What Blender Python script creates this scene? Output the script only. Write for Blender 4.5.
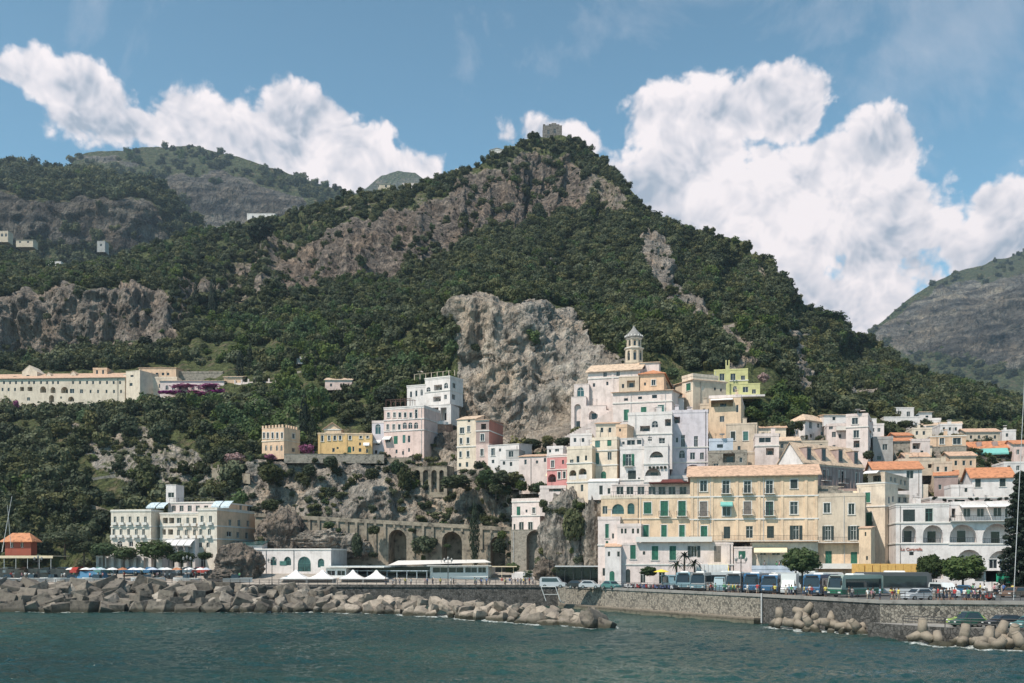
import bpy, bmesh, math, random
import numpy as np
from mathutils import Vector, Matrix
R = math.radians
random.seed(7)
SC = bpy.context.scene
for o in list(bpy.data.objects):
    bpy.data.objects.remove(o, do_unlink=True)
COL = SC.collection
# ------------------------------------------------------------------ camera
F, HZ, CH = 995.0, 562.0, 9.0          # focal length in px, horizon row, eye height in m
cam = bpy.data.cameras.new('camera'); camo = bpy.data.objects.new('camera', cam); COL.objects.link(camo)
camo.location = (0, 0, CH); camo.rotation_euler = (R(90), 0, 0)
cam.sensor_width = 36; cam.lens = F*36/1024; cam.shift_y = (HZ-341.5)/1024
cam.clip_start = 0.5; cam.clip_end = 30000
SC.camera = camo
# ------------------------------------------------------------------ exposure, sun, sky
SC.view_settings.view_transform = 'Standard'; SC.view_settings.look = 'None'
SC.view_settings.exposure = 0.5; SC.view_settings.gamma = 1; SC.view_settings.use_curve_mapping = False
SUN_EL, SUN_AZ = 54.0, -132.0     # azimuth clockwise from +Y (compass style): sun stands to the left behind the camera
sd = Vector((math.sin(R(SUN_AZ))*math.cos(R(SUN_EL)), math.cos(R(SUN_AZ))*math.cos(R(SUN_EL)), math.sin(R(SUN_EL))))
sl = bpy.data.lights.new('sun', 'SUN'); sl.energy = 4.0; sl.angle = R(0.5); sl.color = (1.0, 0.90, 0.79)
so = bpy.data.objects.new('sun', sl); COL.objects.link(so); so.location = (-200, -200, 400)
so.rotation_euler = (-sd).to_track_quat('-Z', 'Y').to_euler()

world = bpy.data.worlds.new('World'); SC.world = world; world.use_nodes = True
world.cycles.sampling_method = 'MANUAL'; world.cycles.sample_map_resolution = 256
def cloud_world():
    nt = world.node_tree; N = nt.nodes; L = nt.links; N.clear()
    def mth(op, a, b=None, c=None, clamp=False):
        n = N.new('ShaderNodeMath'); n.operation = op; n.use_clamp = clamp
        for i, v in enumerate((a, b, c)):
            if v is None: continue
            if isinstance(v, (int, float)): n.inputs[i].default_value = v
            else: L.new(v, n.inputs[i])
        return n.outputs[0]
    sky = N.new('ShaderNodeTexSky'); sky.sky_type = 'NISHITA'; sky.sun_disc = False
    sky.sun_elevation = R(SUN_EL); sky.sun_rotation = R(SUN_AZ); sky.air_density = 1.0; sky.dust_density = 0.6; sky.ozone_density = 1.0
    tc = N.new('ShaderNodeTexCoord'); sep = N.new('ShaderNodeSeparateXYZ'); L.new(tc.outputs['Generated'], sep.inputs[0])
    az = mth('ARCTAN2', sep.outputs[0], sep.outputs[1]); el = mth('ARCSINE', sep.outputs[2])
    def noise(scale, detail, rough=0.55, off=(0,0,0), dist=0.0, src=None):
        n = N.new('ShaderNodeTexNoise'); n.inputs['Scale'].default_value = scale; n.inputs['Detail'].default_value = detail
        n.inputs['Roughness'].default_value = rough; n.inputs['Distortion'].default_value = dist
        mp = N.new('ShaderNodeMapping'); mp.inputs['Location'].default_value = off
        L.new(src or tc.outputs['Generated'], mp.inputs[0]); L.new(mp.outputs[0], n.inputs['Vector'])
        return n
    w1 = noise(16, 2, 0.5, (3.1,2,1))
    wv = N.new('ShaderNodeVectorMath'); wv.operation = 'MULTIPLY_ADD'; L.new(w1.outputs['Color'], wv.inputs[0]); wv.inputs[1].default_value = (.045,.045,.045); L.new(tc.outputs['Generated'], wv.inputs[2])
    w0 = noise(7, 3, 0.55, (5,9,2)); sp = N.new('ShaderNodeSeparateColor'); L.new(w0.outputs['Color'], sp.inputs[0])
    az2 = mth('ADD', az, mth('MULTIPLY', mth('SUBTRACT', sp.outputs[0], .5), .10))
    el2 = mth('ADD', el, mth('MULTIPLY', mth('SUBTRACT', sp.outputs[1], .5), .08))
    blobs = [  # column, row, half sizes of the cumulus bodies, turned into directions of the sky
        (20,66,46,26),(80,92,60,34),(120,118,60,26),(180,112,44,44),(235,145,70,56),(290,125,66,44),(340,155,72,52),(385,170,72,34),(430,182,40,20),(260,185,140,36),
        (562,136,50,28),(700,110,78,44),(770,112,72,44),(775,158,36,26),(700,150,80,50),(850,170,78,56),(660,185,60,44),(760,230,130,70),(880,235,90,66),(840,300,130,56),
        (1010,230,56,50),(960,255,60,34),(1110,180,80,70),(-150,120,90,50),(1230,230,120,80)]
    body = None
    for (x, y, rx, ry) in blobs:
        a = math.atan((x-512)/F); e = math.atan((HZ-y)/F*math.cos(a))
        ra = rx/F*math.cos(a)**2; re = ry/F*.9*math.cos(e)
        d1 = mth('MULTIPLY', mth('SUBTRACT', az2, a), 1/ra); d2 = mth('MULTIPLY', mth('SUBTRACT', el2, e), 1/re)
        v = mth('SUBTRACT', 1.0, mth('SQRT', mth('ADD', mth('MULTIPLY', d1, d1), mth('MULTIPLY', d2, d2))))
        v = mth('MULTIPLY', v, min(1.0, ry/45))
        body = v if body is None else mth('SMOOTH_MAX', body, v, 0.12)
    def billow(off):      # cauliflower relief
        mp = N.new('ShaderNodeMapping'); mp.inputs['Location'].default_value = off; L.new(wv.outputs[0], mp.inputs[0])
        v = N.new('ShaderNodeTexVoronoi'); v.feature = 'F1'; v.inputs['Scale'].default_value = 13; v.inputs['Detail'].default_value = 3.0; v.inputs['Roughness'].default_value = .62; v.inputs['Lacunarity'].default_value = 2.3
        L.new(mp.outputs[0], v.inputs['Vector']); return mth('SUBTRACT', 0.55, v.outputs['Distance'])
    B0 = billow((0,0,0)); so_ = sd*.02; B1 = billow((so_.x, so_.y, so_.z))
    n2 = noise(30, 5, 0.6, (7.7,1,4)); n3 = noise(6, 4, 0.55, (1.9,3,8))
    dens = mth('ADD', mth('ADD', mth('ADD', body, .29), mth('MULTIPLY', B0, .42)), mth('MULTIPLY', mth('SUBTRACT', n2.outputs[0], .5), .9))
    mr = N.new('ShaderNodeMapRange'); mr.interpolation_type = 'SMOOTHSTEP'; mr.clamp = True
    L.new(dens, mr.inputs[0]); mr.inputs[1].default_value = 0.0; mr.inputs[2].default_value = 0.24
    alpha = mr.outputs[0]
    wn = noise(5, 6, 0.64, (12.3,4,4), dist=0.8)       # thin high wisps
    wi = N.new('ShaderNodeMapRange'); wi.clamp = True; L.new(wn.outputs[0], wi.inputs[0]); wi.inputs[1].default_value = 0.53; wi.inputs[2].default_value = 0.85; wi.inputs[4].default_value = 0.38
    alpha = mth('MAXIMUM', alpha, wi.outputs[0])
    relief = mth('MULTIPLY', mth('SUBTRACT', B0, B1), 1.1)      # sunward sides of the billows
    depth = N.new('ShaderNodeMapRange'); depth.clamp = True; L.new(dens, depth.inputs[0]); depth.inputs[1].default_value = .05; depth.inputs[2].default_value = .9; depth.inputs[3].default_value = .30; depth.inputs[4].default_value = -.18
    sh = mth('ADD', mth('ADD', relief, mth('MULTIPLY', mth('SUBTRACT', n3.outputs[0], .47), 2.4)), depth.outputs[0])
    lowg = N.new('ShaderNodeMapRange'); lowg.clamp = True; L.new(el2, lowg.inputs[0]); lowg.inputs[1].default_value = .22; lowg.inputs[2].default_value = .45
    lowg.inputs[3].default_value = -.22; lowg.inputs[4].default_value = .2
    sh = mth('ADD', sh, lowg.outputs[0])
    cr = N.new('ShaderNodeValToRGB'); L.new(mth('ADD', sh, .46), cr.inputs[0])
    cr.color_ramp.elements[0].position = 0.0; cr.color_ramp.elements[0].color = (0.30, 0.34, 0.41, 1)
    cr.color_ramp.elements[1].position = 1.0; cr.color_ramp.elements[1].color = (0.82, 0.74, 0.735, 1)
    e = cr.color_ramp.elements.new(0.5); e.color = (0.60, 0.57, 0.60, 1)
    # sky through a slight teal tint
    tint = N.new('ShaderNodeMixRGB'); tint.blend_type = 'MULTIPLY'; tint.inputs[0].default_value = 1; tint.inputs[2].default_value = (0.66, 0.99, 0.96, 1)
    zen = N.new('ShaderNodeMapRange'); zen.clamp = True; L.new(el, zen.inputs[0]); zen.inputs[1].default_value = .22; zen.inputs[2].default_value = .60; zen.inputs[3].default_value = 1.0; zen.inputs[4].default_value = .70
    zm = N.new('ShaderNodeVectorMath'); zm.operation = 'SCALE'; L.new(sky.outputs[0], zm.inputs[0]); L.new(zen.outputs[0], zm.inputs[3])
    L.new(zm.outputs[0], tint.inputs[1])
    b1 = N.new('ShaderNodeBackground'); b1.inputs[1].default_value = 0.13; L.new(tint.outputs[0], b1.inputs[0])
    b2 = N.new('ShaderNodeBackground'); b2.inputs[1].default_value = 1.0; L.new(cr.outputs[0], b2.inputs[0])
    mx = N.new('ShaderNodeMixShader'); L.new(alpha, mx.inputs[0]); L.new(b1.outputs[0], mx.inputs[1]); L.new(b2.outputs[0], mx.inputs[2])
    out = N.new('ShaderNodeOutputWorld'); L.new(mx.outputs[0], out.inputs[0])
cloud_world()
try:
    SC.cycles.volume_bounces = 0; SC.cycles.max_bounces = 5; SC.cycles.diffuse_bounces = 2; SC.cycles.transparent_max_bounces = 6
except Exception: pass

# ------------------------------------------------------------------ helpers
def P(x, y, D): return Vector(((x-512)/F*D, D, CH+(HZ-y)/F*D))
def GX(x, D): return (x-512)/F*D
def ZY(y, D): return CH+(HZ-y)/F*D

def material(name, col, rough=0.85, var=0.12, scale=1.0, bump=0.0, bscale=None, metal=0.0, spec=None, dark=None, stain=0.0, objvar=0.0, coat=None, wet=False):
    m = bpy.data.materials.new(name); m.use_nodes = True; nt = m.node_tree; N = nt.nodes; L = nt.links
    b = N['Principled BSDF']; b.inputs['Roughness'].default_value = rough; b.inputs['Metallic'].default_value = metal
    if spec is not None: b.inputs['Specular IOR Level'].default_value = spec
    tc = N.new('ShaderNodeTexCoord'); geo = N.new('ShaderNodeNewGeometry')
    n = N.new('ShaderNodeTexNoise'); n.inputs['Scale'].default_value = scale; n.inputs['Detail'].default_value = 6; n.inputs['Roughness'].default_value = .65
    L.new(geo.outputs['Position'], n.inputs['Vector'])
    cr = N.new('ShaderNodeValToRGB'); L.new(n.outputs[0], cr.inputs[0])
    c = col; d = dark or tuple(v*(1-2.6*var) for v in c); h = tuple(min(1, v*(1+var)) for v in c)
    cr.color_ramp.elements[0].position = .3; cr.color_ramp.elements[0].color = (*d, 1)
    cr.color_ramp.elements[1].position = .68; cr.color_ramp.elements[1].color = (*h, 1)
    e = cr.color_ramp.elements.new(.48); e.color = (*c, 1)
    last = cr.outputs[0]
    if stain > 0:   # weathering: vertical runs and patches of old plaster
        mp = N.new('ShaderNodeMapping'); mp.inputs['Scale'].default_value = (1.1, 1.1, .22); L.new(geo.outputs['Position'], mp.inputs[0])
        s = N.new('ShaderNodeTexNoise'); s.inputs['Scale'].default_value = .9; s.inputs['Detail'].default_value = 8; s.inputs['Roughness'].default_value = .78; L.new(mp.outputs[0], s.inputs['Vector'])
        r2 = N.new('ShaderNodeMapRange'); r2.inputs[1].default_value = .47; r2.inputs[2].default_value = .66; r2.inputs[4].default_value = stain; L.new(s.outputs[0], r2.inputs[0])
        mx = N.new('ShaderNodeMixRGB'); L.new(r2.outputs[0], mx.inputs[0]); L.new(last, mx.inputs[1]); mx.inputs[2].default_value = (c[0]*.55+.05, c[1]*.52+.05, c[2]*.5+.05, 1)
        last = mx.outputs[0]
    if objvar > 0:
        oi = N.new('ShaderNodeObjectInfo'); hs = N.new('ShaderNodeHueSaturation'); r3 = N.new('ShaderNodeMapRange')
        r3.inputs[3].default_value = 1-objvar; r3.inputs[4].default_value = 1+objvar; L.new(oi.outputs['Random'], r3.inputs[0]); L.new(r3.outputs[0], hs.inputs['Value']); L.new(last, hs.inputs['Color']); last = hs.outputs[0]
    if wet:   # tide line: weed and wet stone just above the water
        sz = N.new('ShaderNodeSeparateXYZ'); L.new(geo.outputs['Position'], sz.inputs[0]); ad = N.new('ShaderNodeMath'); ad.operation = 'MULTIPLY_ADD'; ad.inputs[1].default_value = -1.2; L.new(n.outputs[0], ad.inputs[0]); L.new(sz.outputs[2], ad.inputs[2])
        r4 = N.new('ShaderNodeMapRange'); r4.inputs[1].default_value = -.35; r4.inputs[2].default_value = .15; r4.inputs[3].default_value = 1; r4.inputs[4].default_value = 0; L.new(ad.outputs[0], r4.inputs[0])
        m5 = N.new('ShaderNodeMixRGB'); L.new(r4.outputs[0], m5.inputs[0]); L.new(last, m5.inputs[1]); m5.inputs[2].default_value = (.035,.032,.018,1); last = m5.outputs[0]
    L.new(last, b.inputs['Base Color'])
    if bump > 0:
        nb = N.new('ShaderNodeTexNoise'); nb.inputs['Scale'].default_value = bscale or scale*3; nb.inputs['Detail'].default_value = 6; L.new(geo.outputs['Position'], nb.inputs['Vector'])
        bp = N.new('ShaderNodeBump'); bp.inputs['Strength'].default_value = 1; bp.inputs['Distance'].default_value = bump; L.new(nb.outputs[0], bp.inputs['Height']); L.new(bp.outputs[0], b.inputs['Normal'])
    return m

def props(o, label=None, cat=None, group=None, kind=None):
    if label: o['label'] = label
    if cat: o['category'] = cat
    if group: o['group'] = group
    if kind: o['kind'] = kind
    return o
def empty(name, loc, rz, label, cat, group=None):
    o = bpy.data.objects.new(name, None); COL.objects.link(o); o.location = loc; o.rotation_euler = (0, 0, rz); o.empty_display_size = .5
    return props(o, label, cat, group)
class MB:
    """collects faces, builds one mesh"""
    def __init__(s): s.v = []; s.f = []; s.m = []
    def face(s, pts, mi=0):
        k = len(s.v); s.v += [tuple(p) for p in pts]; s.f.append(tuple(range(k, k+len(pts)))); s.m.append(mi)
    def box(s, a, b, mi=0, top=None):
        x0, y0, z0 = a; x1, y1, z1 = b
        if x0 > x1: x0, x1 = x1, x0
        if y0 > y1: y0, y1 = y1, y0
        if z0 > z1: z0, z1 = z1, z0
        t = top or 0
        k = len(s.v)
        s.v += [(x0,y0,z0),(x1,y0,z0),(x1,y1,z0),(x0,y1,z0),(x0+t,y0+t,z1),(x1-t,y0+t,z1),(x1-t,y1-t,z1),(x0+t,y1-t,z1)]
        for q in ((0,3,2,1),(4,5,6,7),(0,1,5,4),(1,2,6,5),(2,3,7,6),(3,0,4,7)): s.f.append(tuple(k+i for i in q)); s.m.append(mi)
        return s
    def tube(s, p, q, r0, r1=None, n=8, mi=0, caps=True):
        p = Vector(p); q = Vector(q); r1 = r0 if r1 is None else r1
        d = (q-p).normalized(); a = d.orthogonal().normalized(); b = d.cross(a); k = len(s.v)
        for (c, r) in ((p, r0), (q, r1)):
            for i in range(n):
                t = 2*math.pi*i/n; s.v.append(tuple(c + a*math.cos(t)*r + b*math.sin(t)*r))
        for i in range(n): j = (i+1) % n; s.f.append((k+i, k+j, k+n+j, k+n+i)); s.m.append(mi)
        if caps: s.f.append(tuple(k+i for i in range(n))[::-1]); s.m.append(mi); s.f.append(tuple(k+n+i for i in range(n))); s.m.append(mi)
        return s
    def lathe(s, prof, n=12, c=(0,0,0), mi=0, sx=1, sy=1, ph=0):
        k = len(s.v)
        for (r, z) in prof:
            for i in range(n):
                t = 2*math.pi*i/n+ph; s.v.append((c[0]+r*math.cos(t)*sx, c[1]+r*math.sin(t)*sy, c[2]+z))
        for a in range(len(prof)-1):
            for i in range(n): j = (i+1) % n; s.f.append((k+a*n+i, k+a*n+j, k+(a+1)*n+j, k+(a+1)*n+i)); s.m.append(mi)
        s.f.append(tuple(k+i for i in range(n))[::-1]); s.m.append(mi); kk = k+(len(prof)-1)*n; s.f.append(tuple(kk+i for i in range(n))); s.m.append(mi)
        return s
    def xf(s, M, start=0):
        for i in range(start, len(s.v)): s.v[i] = tuple(M @ Vector(s.v[i]))
        return s
    def mesh(s, name, mats, smooth=False):
        me = bpy.data.meshes.new(name); me.from_pydata(s.v, [], s.f)
        for m in (mats if isinstance(mats, (list, tuple)) else [mats]): me.materials.append(m)
        me.polygons.foreach_set('material_index', s.m)
        if smooth: me.polygons.foreach_set('use_smooth', [True]*len(me.polygons))
        me.update(); return me
    def build(s, name, mats, parent=None, smooth=False):
        o = bpy.data.objects.new(name, s.mesh(name, mats, smooth)); COL.objects.link(o)
        if parent: o.parent = parent
        return o
def copy_tree(o, parent=None):
    c = o.copy(); COL.objects.link(c)
    if parent: c.parent = parent
    for ch in o.children: copy_tree(ch, c)
    return c

# vectorised gradient-free value noise
def _h(ix, iy, iz):
    n = (ix*374761393 + iy*668265263 + iz*2147483647 + 1013904223) & 0xffffffff
    n = ((n ^ (n >> 13))*1274126177) & 0xffffffff
    n = ((n ^ (n >> 16))*2246822519) & 0xffffffff
    return ((n ^ (n >> 15)) & 0xffffff)/float(0xffffff)
def vnoise(p):
    i = np.floor(p).astype(np.int64); f = p-i; f = f*f*f*(f*(f*6-15)+10)
    x, y, z = i[..., 0], i[..., 1], i[..., 2]; u, v, w = f[..., 0], f[..., 1], f[..., 2]
    def L(a, b, t): return a+(b-a)*t
    return L(L(L(_h(x,y,z),_h(x+1,y,z),u), L(_h(x,y+1,z),_h(x+1,y+1,z),u), v), L(L(_h(x,y,z+1),_h(x+1,y,z+1),u), L(_h(x,y+1,z+1),_h(x+1,y+1,z+1),u), v), w)*2-1
def fbm(p, o=5, g=.5, l=2.03, ridged=False):
    s = 0; a = 1; t = 0
    for k in range(o):
        n = vnoise(p+17.3*k); s = s+a*((1-2*np.abs(n)) if ridged else n); t += a; a *= g; p = p*l
    return s/t
def inpoly(X, Y, poly):
    r = np.zeros(X.shape, bool); n = len(poly)
    for i in range(n):
        x0, y0 = poly[i]; x1, y1 = poly[(i+1) % n]
        if y0 == y1: continue
        r ^= ((y0 > Y) != (y1 > Y)) & (X < (x1-x0)*(Y-y0)/(y1-y0)+x0)
    return r
# ------------------------------------------------------------------ terrain
def rock_material(name, light, dark, green, green2, scale=.05, gain=1.0, far=False):
    m = bpy.data.materials.new(name); m.use_nodes = True; nt = m.node_tree; N = nt.nodes; L = nt.links; b = N['Principled BSDF']
    b.inputs['Roughness'].default_value = .95; b.inputs['Specular IOR Level'].default_value = .15
    geo = N.new('ShaderNodeNewGeometry')
    def nz(sc, det, vs=(1,1,1), ro=.6):
        mp = N.new('ShaderNodeMapping'); mp.inputs['Scale'].default_value = vs; L.new(geo.outputs['Position'], mp.inputs[0])
        n = N.new('ShaderNodeTexNoise'); n.inputs['Scale'].default_value = sc; n.inputs['Detail'].default_value = det; n.inputs['Roughness'].default_value = ro; L.new(mp.outputs[0], n.inputs['Vector']); return n.outputs[0]
    def ramp(f, stops):
        c = N.new('ShaderNodeValToRGB'); L.new(f, c.inputs[0]); e = c.color_ramp.elements
        e[0].position, e[0].color = stops[0][0], (*stops[0][1], 1); e[1].position, e[1].color = stops[-1][0], (*stops[-1][1], 1)
        for (p, q) in stops[1:-1]: x = e.new(p); x.color = (*q, 1)
        return c.outputs[0]
    def mix(f, a, c, mode='MIX'):
        x = N.new('ShaderNodeMixRGB'); x.blend_type = mode
        for i, v in enumerate((f, a, c)):
            if isinstance(v, (int, float)): x.inputs[i].default_value = v
            elif isinstance(v, tuple): x.inputs[i].default_value = (*v, 1)
            else: L.new(v, x.inputs[i])
        return x.outputs[0]
    big = nz(scale, 5); streak = nz(scale*4, 8, (1,1,.3), .7); fine = nz(scale*14, 8, (1,1,.7), .75); vert = nz(scale*6, 7, (1,1,.09), .65)
    mid = tuple((a+c)/2 for a, c in zip(light, dark))
    rockc = mix(.5, ramp(streak, [(.38, dark), (.5, mid), (.60, light)]), ramp(fine, [(.3, tuple(v*.5 for v in dark)), (.47, mid), (.7, light)]))
    ochre = ramp(big, [(.45, (.5,.5,.5)), (.62, (.64,.50,.36))])
    rockc = mix(.35, rockc, ochre, 'OVERLAY')
    if far: rockc = mix(1.0, rockc, ramp(nz(scale*2.2, 6, (.22,.22,1.5), .6), [(.38, (.35,.36,.38)), (.5, (.85,.85,.85)), (.62, (1.5,1.45,1.35))]), 'MULTIPLY')
    rockc = mix(.7, rockc, ramp(nz(scale*7, 8, (1,1,.22), .72), [(.40, (.28,.28,.28)), (.485, (.95,.95,.95)), (.62, (1.25,1.22,1.18))]), 'MULTIPLY')
    tone = N.new('ShaderNodeAttribute'); tone.attribute_name = 'tone'
    rockc = mix(tone.outputs['Fac'], rockc, mix(1.0, mix(1.0, rockc, (.45, .42, .415), 'MULTIPLY'), ramp(vert, [(.36, (.35,.34,.34)), (.5, (1,1,1)), (.62, (1.4,1.35,1.3))]), 'MULTIPLY'))
    grc = ramp(nz(scale*9, 8, (1,1,1), .7), [(.32, green), (.5, green2), (.7, tuple(v*1.8 for v in green2))])
    soil = ramp(nz(scale*5, 6), [(.54, (0,0,0)), (.66, (1,1,1))])
    grc = mix(soil, grc, (.17, .14, .085))
    ra = N.new('ShaderNodeAttribute'); ra.attribute_name = 'rock'
    ad = N.new('ShaderNodeMath'); ad.operation = 'ADD'; L.new(ra.outputs['Fac'], ad.inputs[0])
    sb = N.new('ShaderNodeMath'); sb.operation = 'MULTIPLY_ADD'; L.new(nz(scale*8, 8, (1,1,.8), .7), sb.inputs[0]); sb.inputs[1].default_value = 1.4; sb.inputs[2].default_value = -.7; L.new(sb.outputs[0], ad.inputs[1])
    f = N.new('ShaderNodeMapRange'); f.inputs[1].default_value = .42; f.inputs[2].default_value = .58; L.new(ad.outputs[0], f.inputs[0])
    L.new(mix(f.outputs[0], grc, rockc), b.inputs['Base Color'])
    bp = N.new('ShaderNodeBump'); bp.inputs['Distance'].default_value = .12/scale*gain; bp.inputs['Strength'].default_value = 1
    hm = N.new('ShaderNodeMath'); hm.operation = 'ADD'; L.new(streak, hm.inputs[0]); h2 = N.new('ShaderNodeMath'); h2.operation = 'MULTIPLY'; h2.inputs[1].default_value = .55; L.new(fine, h2.inputs[0]); L.new(h2.outputs[0], hm.inputs[1])
    vm = N.new('ShaderNodeMapping'); vm.inputs['Scale'].default_value = (1,1,.55); vm.inputs['Rotation'].default_value = (.35,.3,0); L.new(geo.outputs['Position'], vm.inputs[0])
    vo = N.new('ShaderNodeTexVoronoi'); vo.inputs['Scale'].default_value = scale*5; vo.inputs['Detail'].default_value = 3; vo.inputs['Roughness'].default_value = .6; L.new(vm.outputs[0], vo.inputs['Vector'])
    h3 = N.new('ShaderNodeMath'); h3.operation = 'MULTIPLY_ADD'; L.new(vo.outputs['Distance'], h3.inputs[0]); h3.inputs[1].default_value = 1.0; L.new(hm.outputs[0], h3.inputs[2])
    L.new(h3.outputs[0], bp.inputs['Height']); L.new(bp.outputs[0], b.inputs['Normal'])
    return m
M_ROCK = rock_material('limestone hillside', (.56,.505,.44), (.15,.138,.125), (.03,.042,.017), (.085,.098,.04))
M_FAR = rock_material('far limestone mountain', (.30,.285,.26), (.085,.085,.08), (.035,.048,.022), (.085,.10,.048), scale=.02, gain=1.6, far=True)

def interp_cols(cols, X, Y):
    xs = sorted(cols); D = np.zeros(X.shape)
    tabs = []
    for x in xs:
        t = sorted(cols[x]); tabs.append(np.interp(Y, [a[0] for a in t], [a[1] for a in t]))
    T = np.stack(tabs); k = np.clip(np.searchsorted(xs, X, side='right')-1, 0, len(xs)-2)
    xa = np.array(xs, float); f = np.clip((X-xa[k])/(xa[k+1]-xa[k]), 0, 1); f = f*f*(3-2*f)
    ii = np.indices(X.shape); A = T[(k, *ii)]; B = T[(k+1, *ii)]
    return A*(1-f)+B*f
def blur(a, n):
    for _ in range(n):
        a = (np.roll(a,1,0)+np.roll(a,-1,0)+a*2)/4; a = (np.roll(a,1,1)+np.roll(a,-1,1)+a*2)/4
    return a
def terrain(name, x0, x1, nx, ny, ridge, ybot, cols, rocks, mat, amp=(5, 2.2), fr=(1/45, 1/9), jit=2.0, back=((40,-12),(150,-60),(500,-260)), seed=0, tones=(), gully=0, blk=0):
    xs = np.linspace(x0, x1, nx); rt = np.interp(xs, [a[0] for a in ridge], [a[1] for a in ridge])
    rt = rt + jit*fbm(np.stack([xs/14, xs*0+seed, xs*0], -1), 4)
    t = np.linspace(0, 1, ny)[:, None]; X = np.repeat(xs[None, :], ny, 0); Y = ybot+(rt[None, :]-ybot)*t
    D = interp_cols(cols, X, Y); D = blur(np.pad(D, 4, mode='edge'), 3)[4:-4, 4:-4]
    W = np.stack([(X-512)/F*D, D, CH+(HZ-Y)/F*D], -1)
    rock = np.zeros(X.shape); tone = np.zeros(X.shape)
    wx = X+9*fbm(np.stack([X/22, Y/22, X*0+3+seed], -1), 3); wy = Y+9*fbm(np.stack([X/22, Y/22, X*0+8+seed], -1), 3)
    for poly, val, tn in rocks:
        q = inpoly(wx, wy, poly); rock = np.maximum(rock, q*val); tone = np.where(q, tn, tone)
    rock = blur(rock, 2); tone = blur(tone, 3)
    gx = np.gradient(W, axis=1); gy = np.gradient(W, axis=0); nr = np.cross(gx, gy); nr /= np.linalg.norm(nr, axis=-1, keepdims=True)+1e-9
    S = np.array([1, 1, .55]); Q = W*S+seed*31.7
    d1 = fbm(Q*fr[0], 4); d2 = fbm(Q*fr[1], 4, ridged=True)
    d3 = fbm(W*np.array([1,1,.25])*fr[1]*.8+5, 3, ridged=True); d4 = fbm(W*np.array([1,1,.6])*fr[1]*2.6+9, 4, ridged=True)
    edge = np.clip((t*ny)/10, 0, 1)*np.ones(X.shape)
    edge = edge*np.clip((ny-1-t*(ny-1))/6, 0.35, 1)
    far_ = np.clip((D-300)/250, 0, 1); rd = np.clip((ny-1-t*(ny-1))/26-.12, 0, 1); gul = (fbm(np.stack([X/38+Y/160, Y/210, X*0+seed+2], -1), 4, ridged=True)-.6)*gully*far_*rd
    def blocks(s_, v_):
        q = W*np.array([s_, s_, s_*v_])+1.3*fbm(W*s_*.6+4, 2)[..., None]; q[..., 0] += .35*q[..., 2]; i_ = np.floor(q).astype(np.int64); return _h(i_[..., 0], i_[..., 1], i_[..., 2])-.5
    s0 = fr[1]*9
    bl = (blocks(s0/7, .5)*1.5+blocks(s0/3.2, .55)*.8)*blk*rock
    dd = gul*edge+bl*edge+(d1*amp[0]*(.35+.65*rock)+ (d2*.6+d3*1.0)*amp[1]*(.25+1.2*rock)+d4*amp[1]*.55*rock)*edge
    nr = nr*np.array([1, 1, .3])
    W = W+nr*dd[..., None]*np.sign(-nr[..., 1:2]*1.0+1e-6)
    front = ny
    for (dy, dz) in back:
        last = W[ny-1:ny].copy(); last[..., 1] += dy; last[..., 0] *= 1+dy/np.maximum(last[..., 1], 1); last[..., 2] = np.maximum(last[..., 2]+dz, -1)
        W = np.concatenate([W, last]); rock = np.concatenate([rock, rock[ny-1:ny]]); tone = np.concatenate([tone, tone[ny-1:ny]])
    n2 = W.shape[0]
    me = bpy.data.meshes.new(name); nv = n2*nx; me.vertices.add(nv); me.vertices.foreach_set('co', W.reshape(-1).astype(np.float32))
    idx = np.arange(nv).reshape(n2, nx); q = np.stack([idx[:-1,:-1], idx[:-1,1:], idx[1:,1:], idx[1:,:-1]], -1).reshape(-1, 4)
    me.loops.add(q.size); me.polygons.add(len(q)); me.loops.foreach_set('vertex_index', q.reshape(-1).astype(np.int32)); me.polygons.foreach_set('loop_start', np.arange(0, q.size, 4, dtype=np.int32))
    me.update(calc_edges=True)
    for nm, arr in (('rock', rock), ('tone', tone)):
        a = me.attributes.new(nm, 'FLOAT', 'POINT'); a.data.foreach_set('value', arr.reshape(-1).astype(np.float32))
    me.materials.append(mat); me.polygons.foreach_set('use_smooth', [True]*len(me.polygons)); me.update()
    o = bpy.data.objects.new(name, me); COL.objects.link(o); o['kind'] = 'structure'
    return dict(W=W[:front], rock=rock[:front], X=X, Y=Y, nr=nr, o=o)

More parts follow.
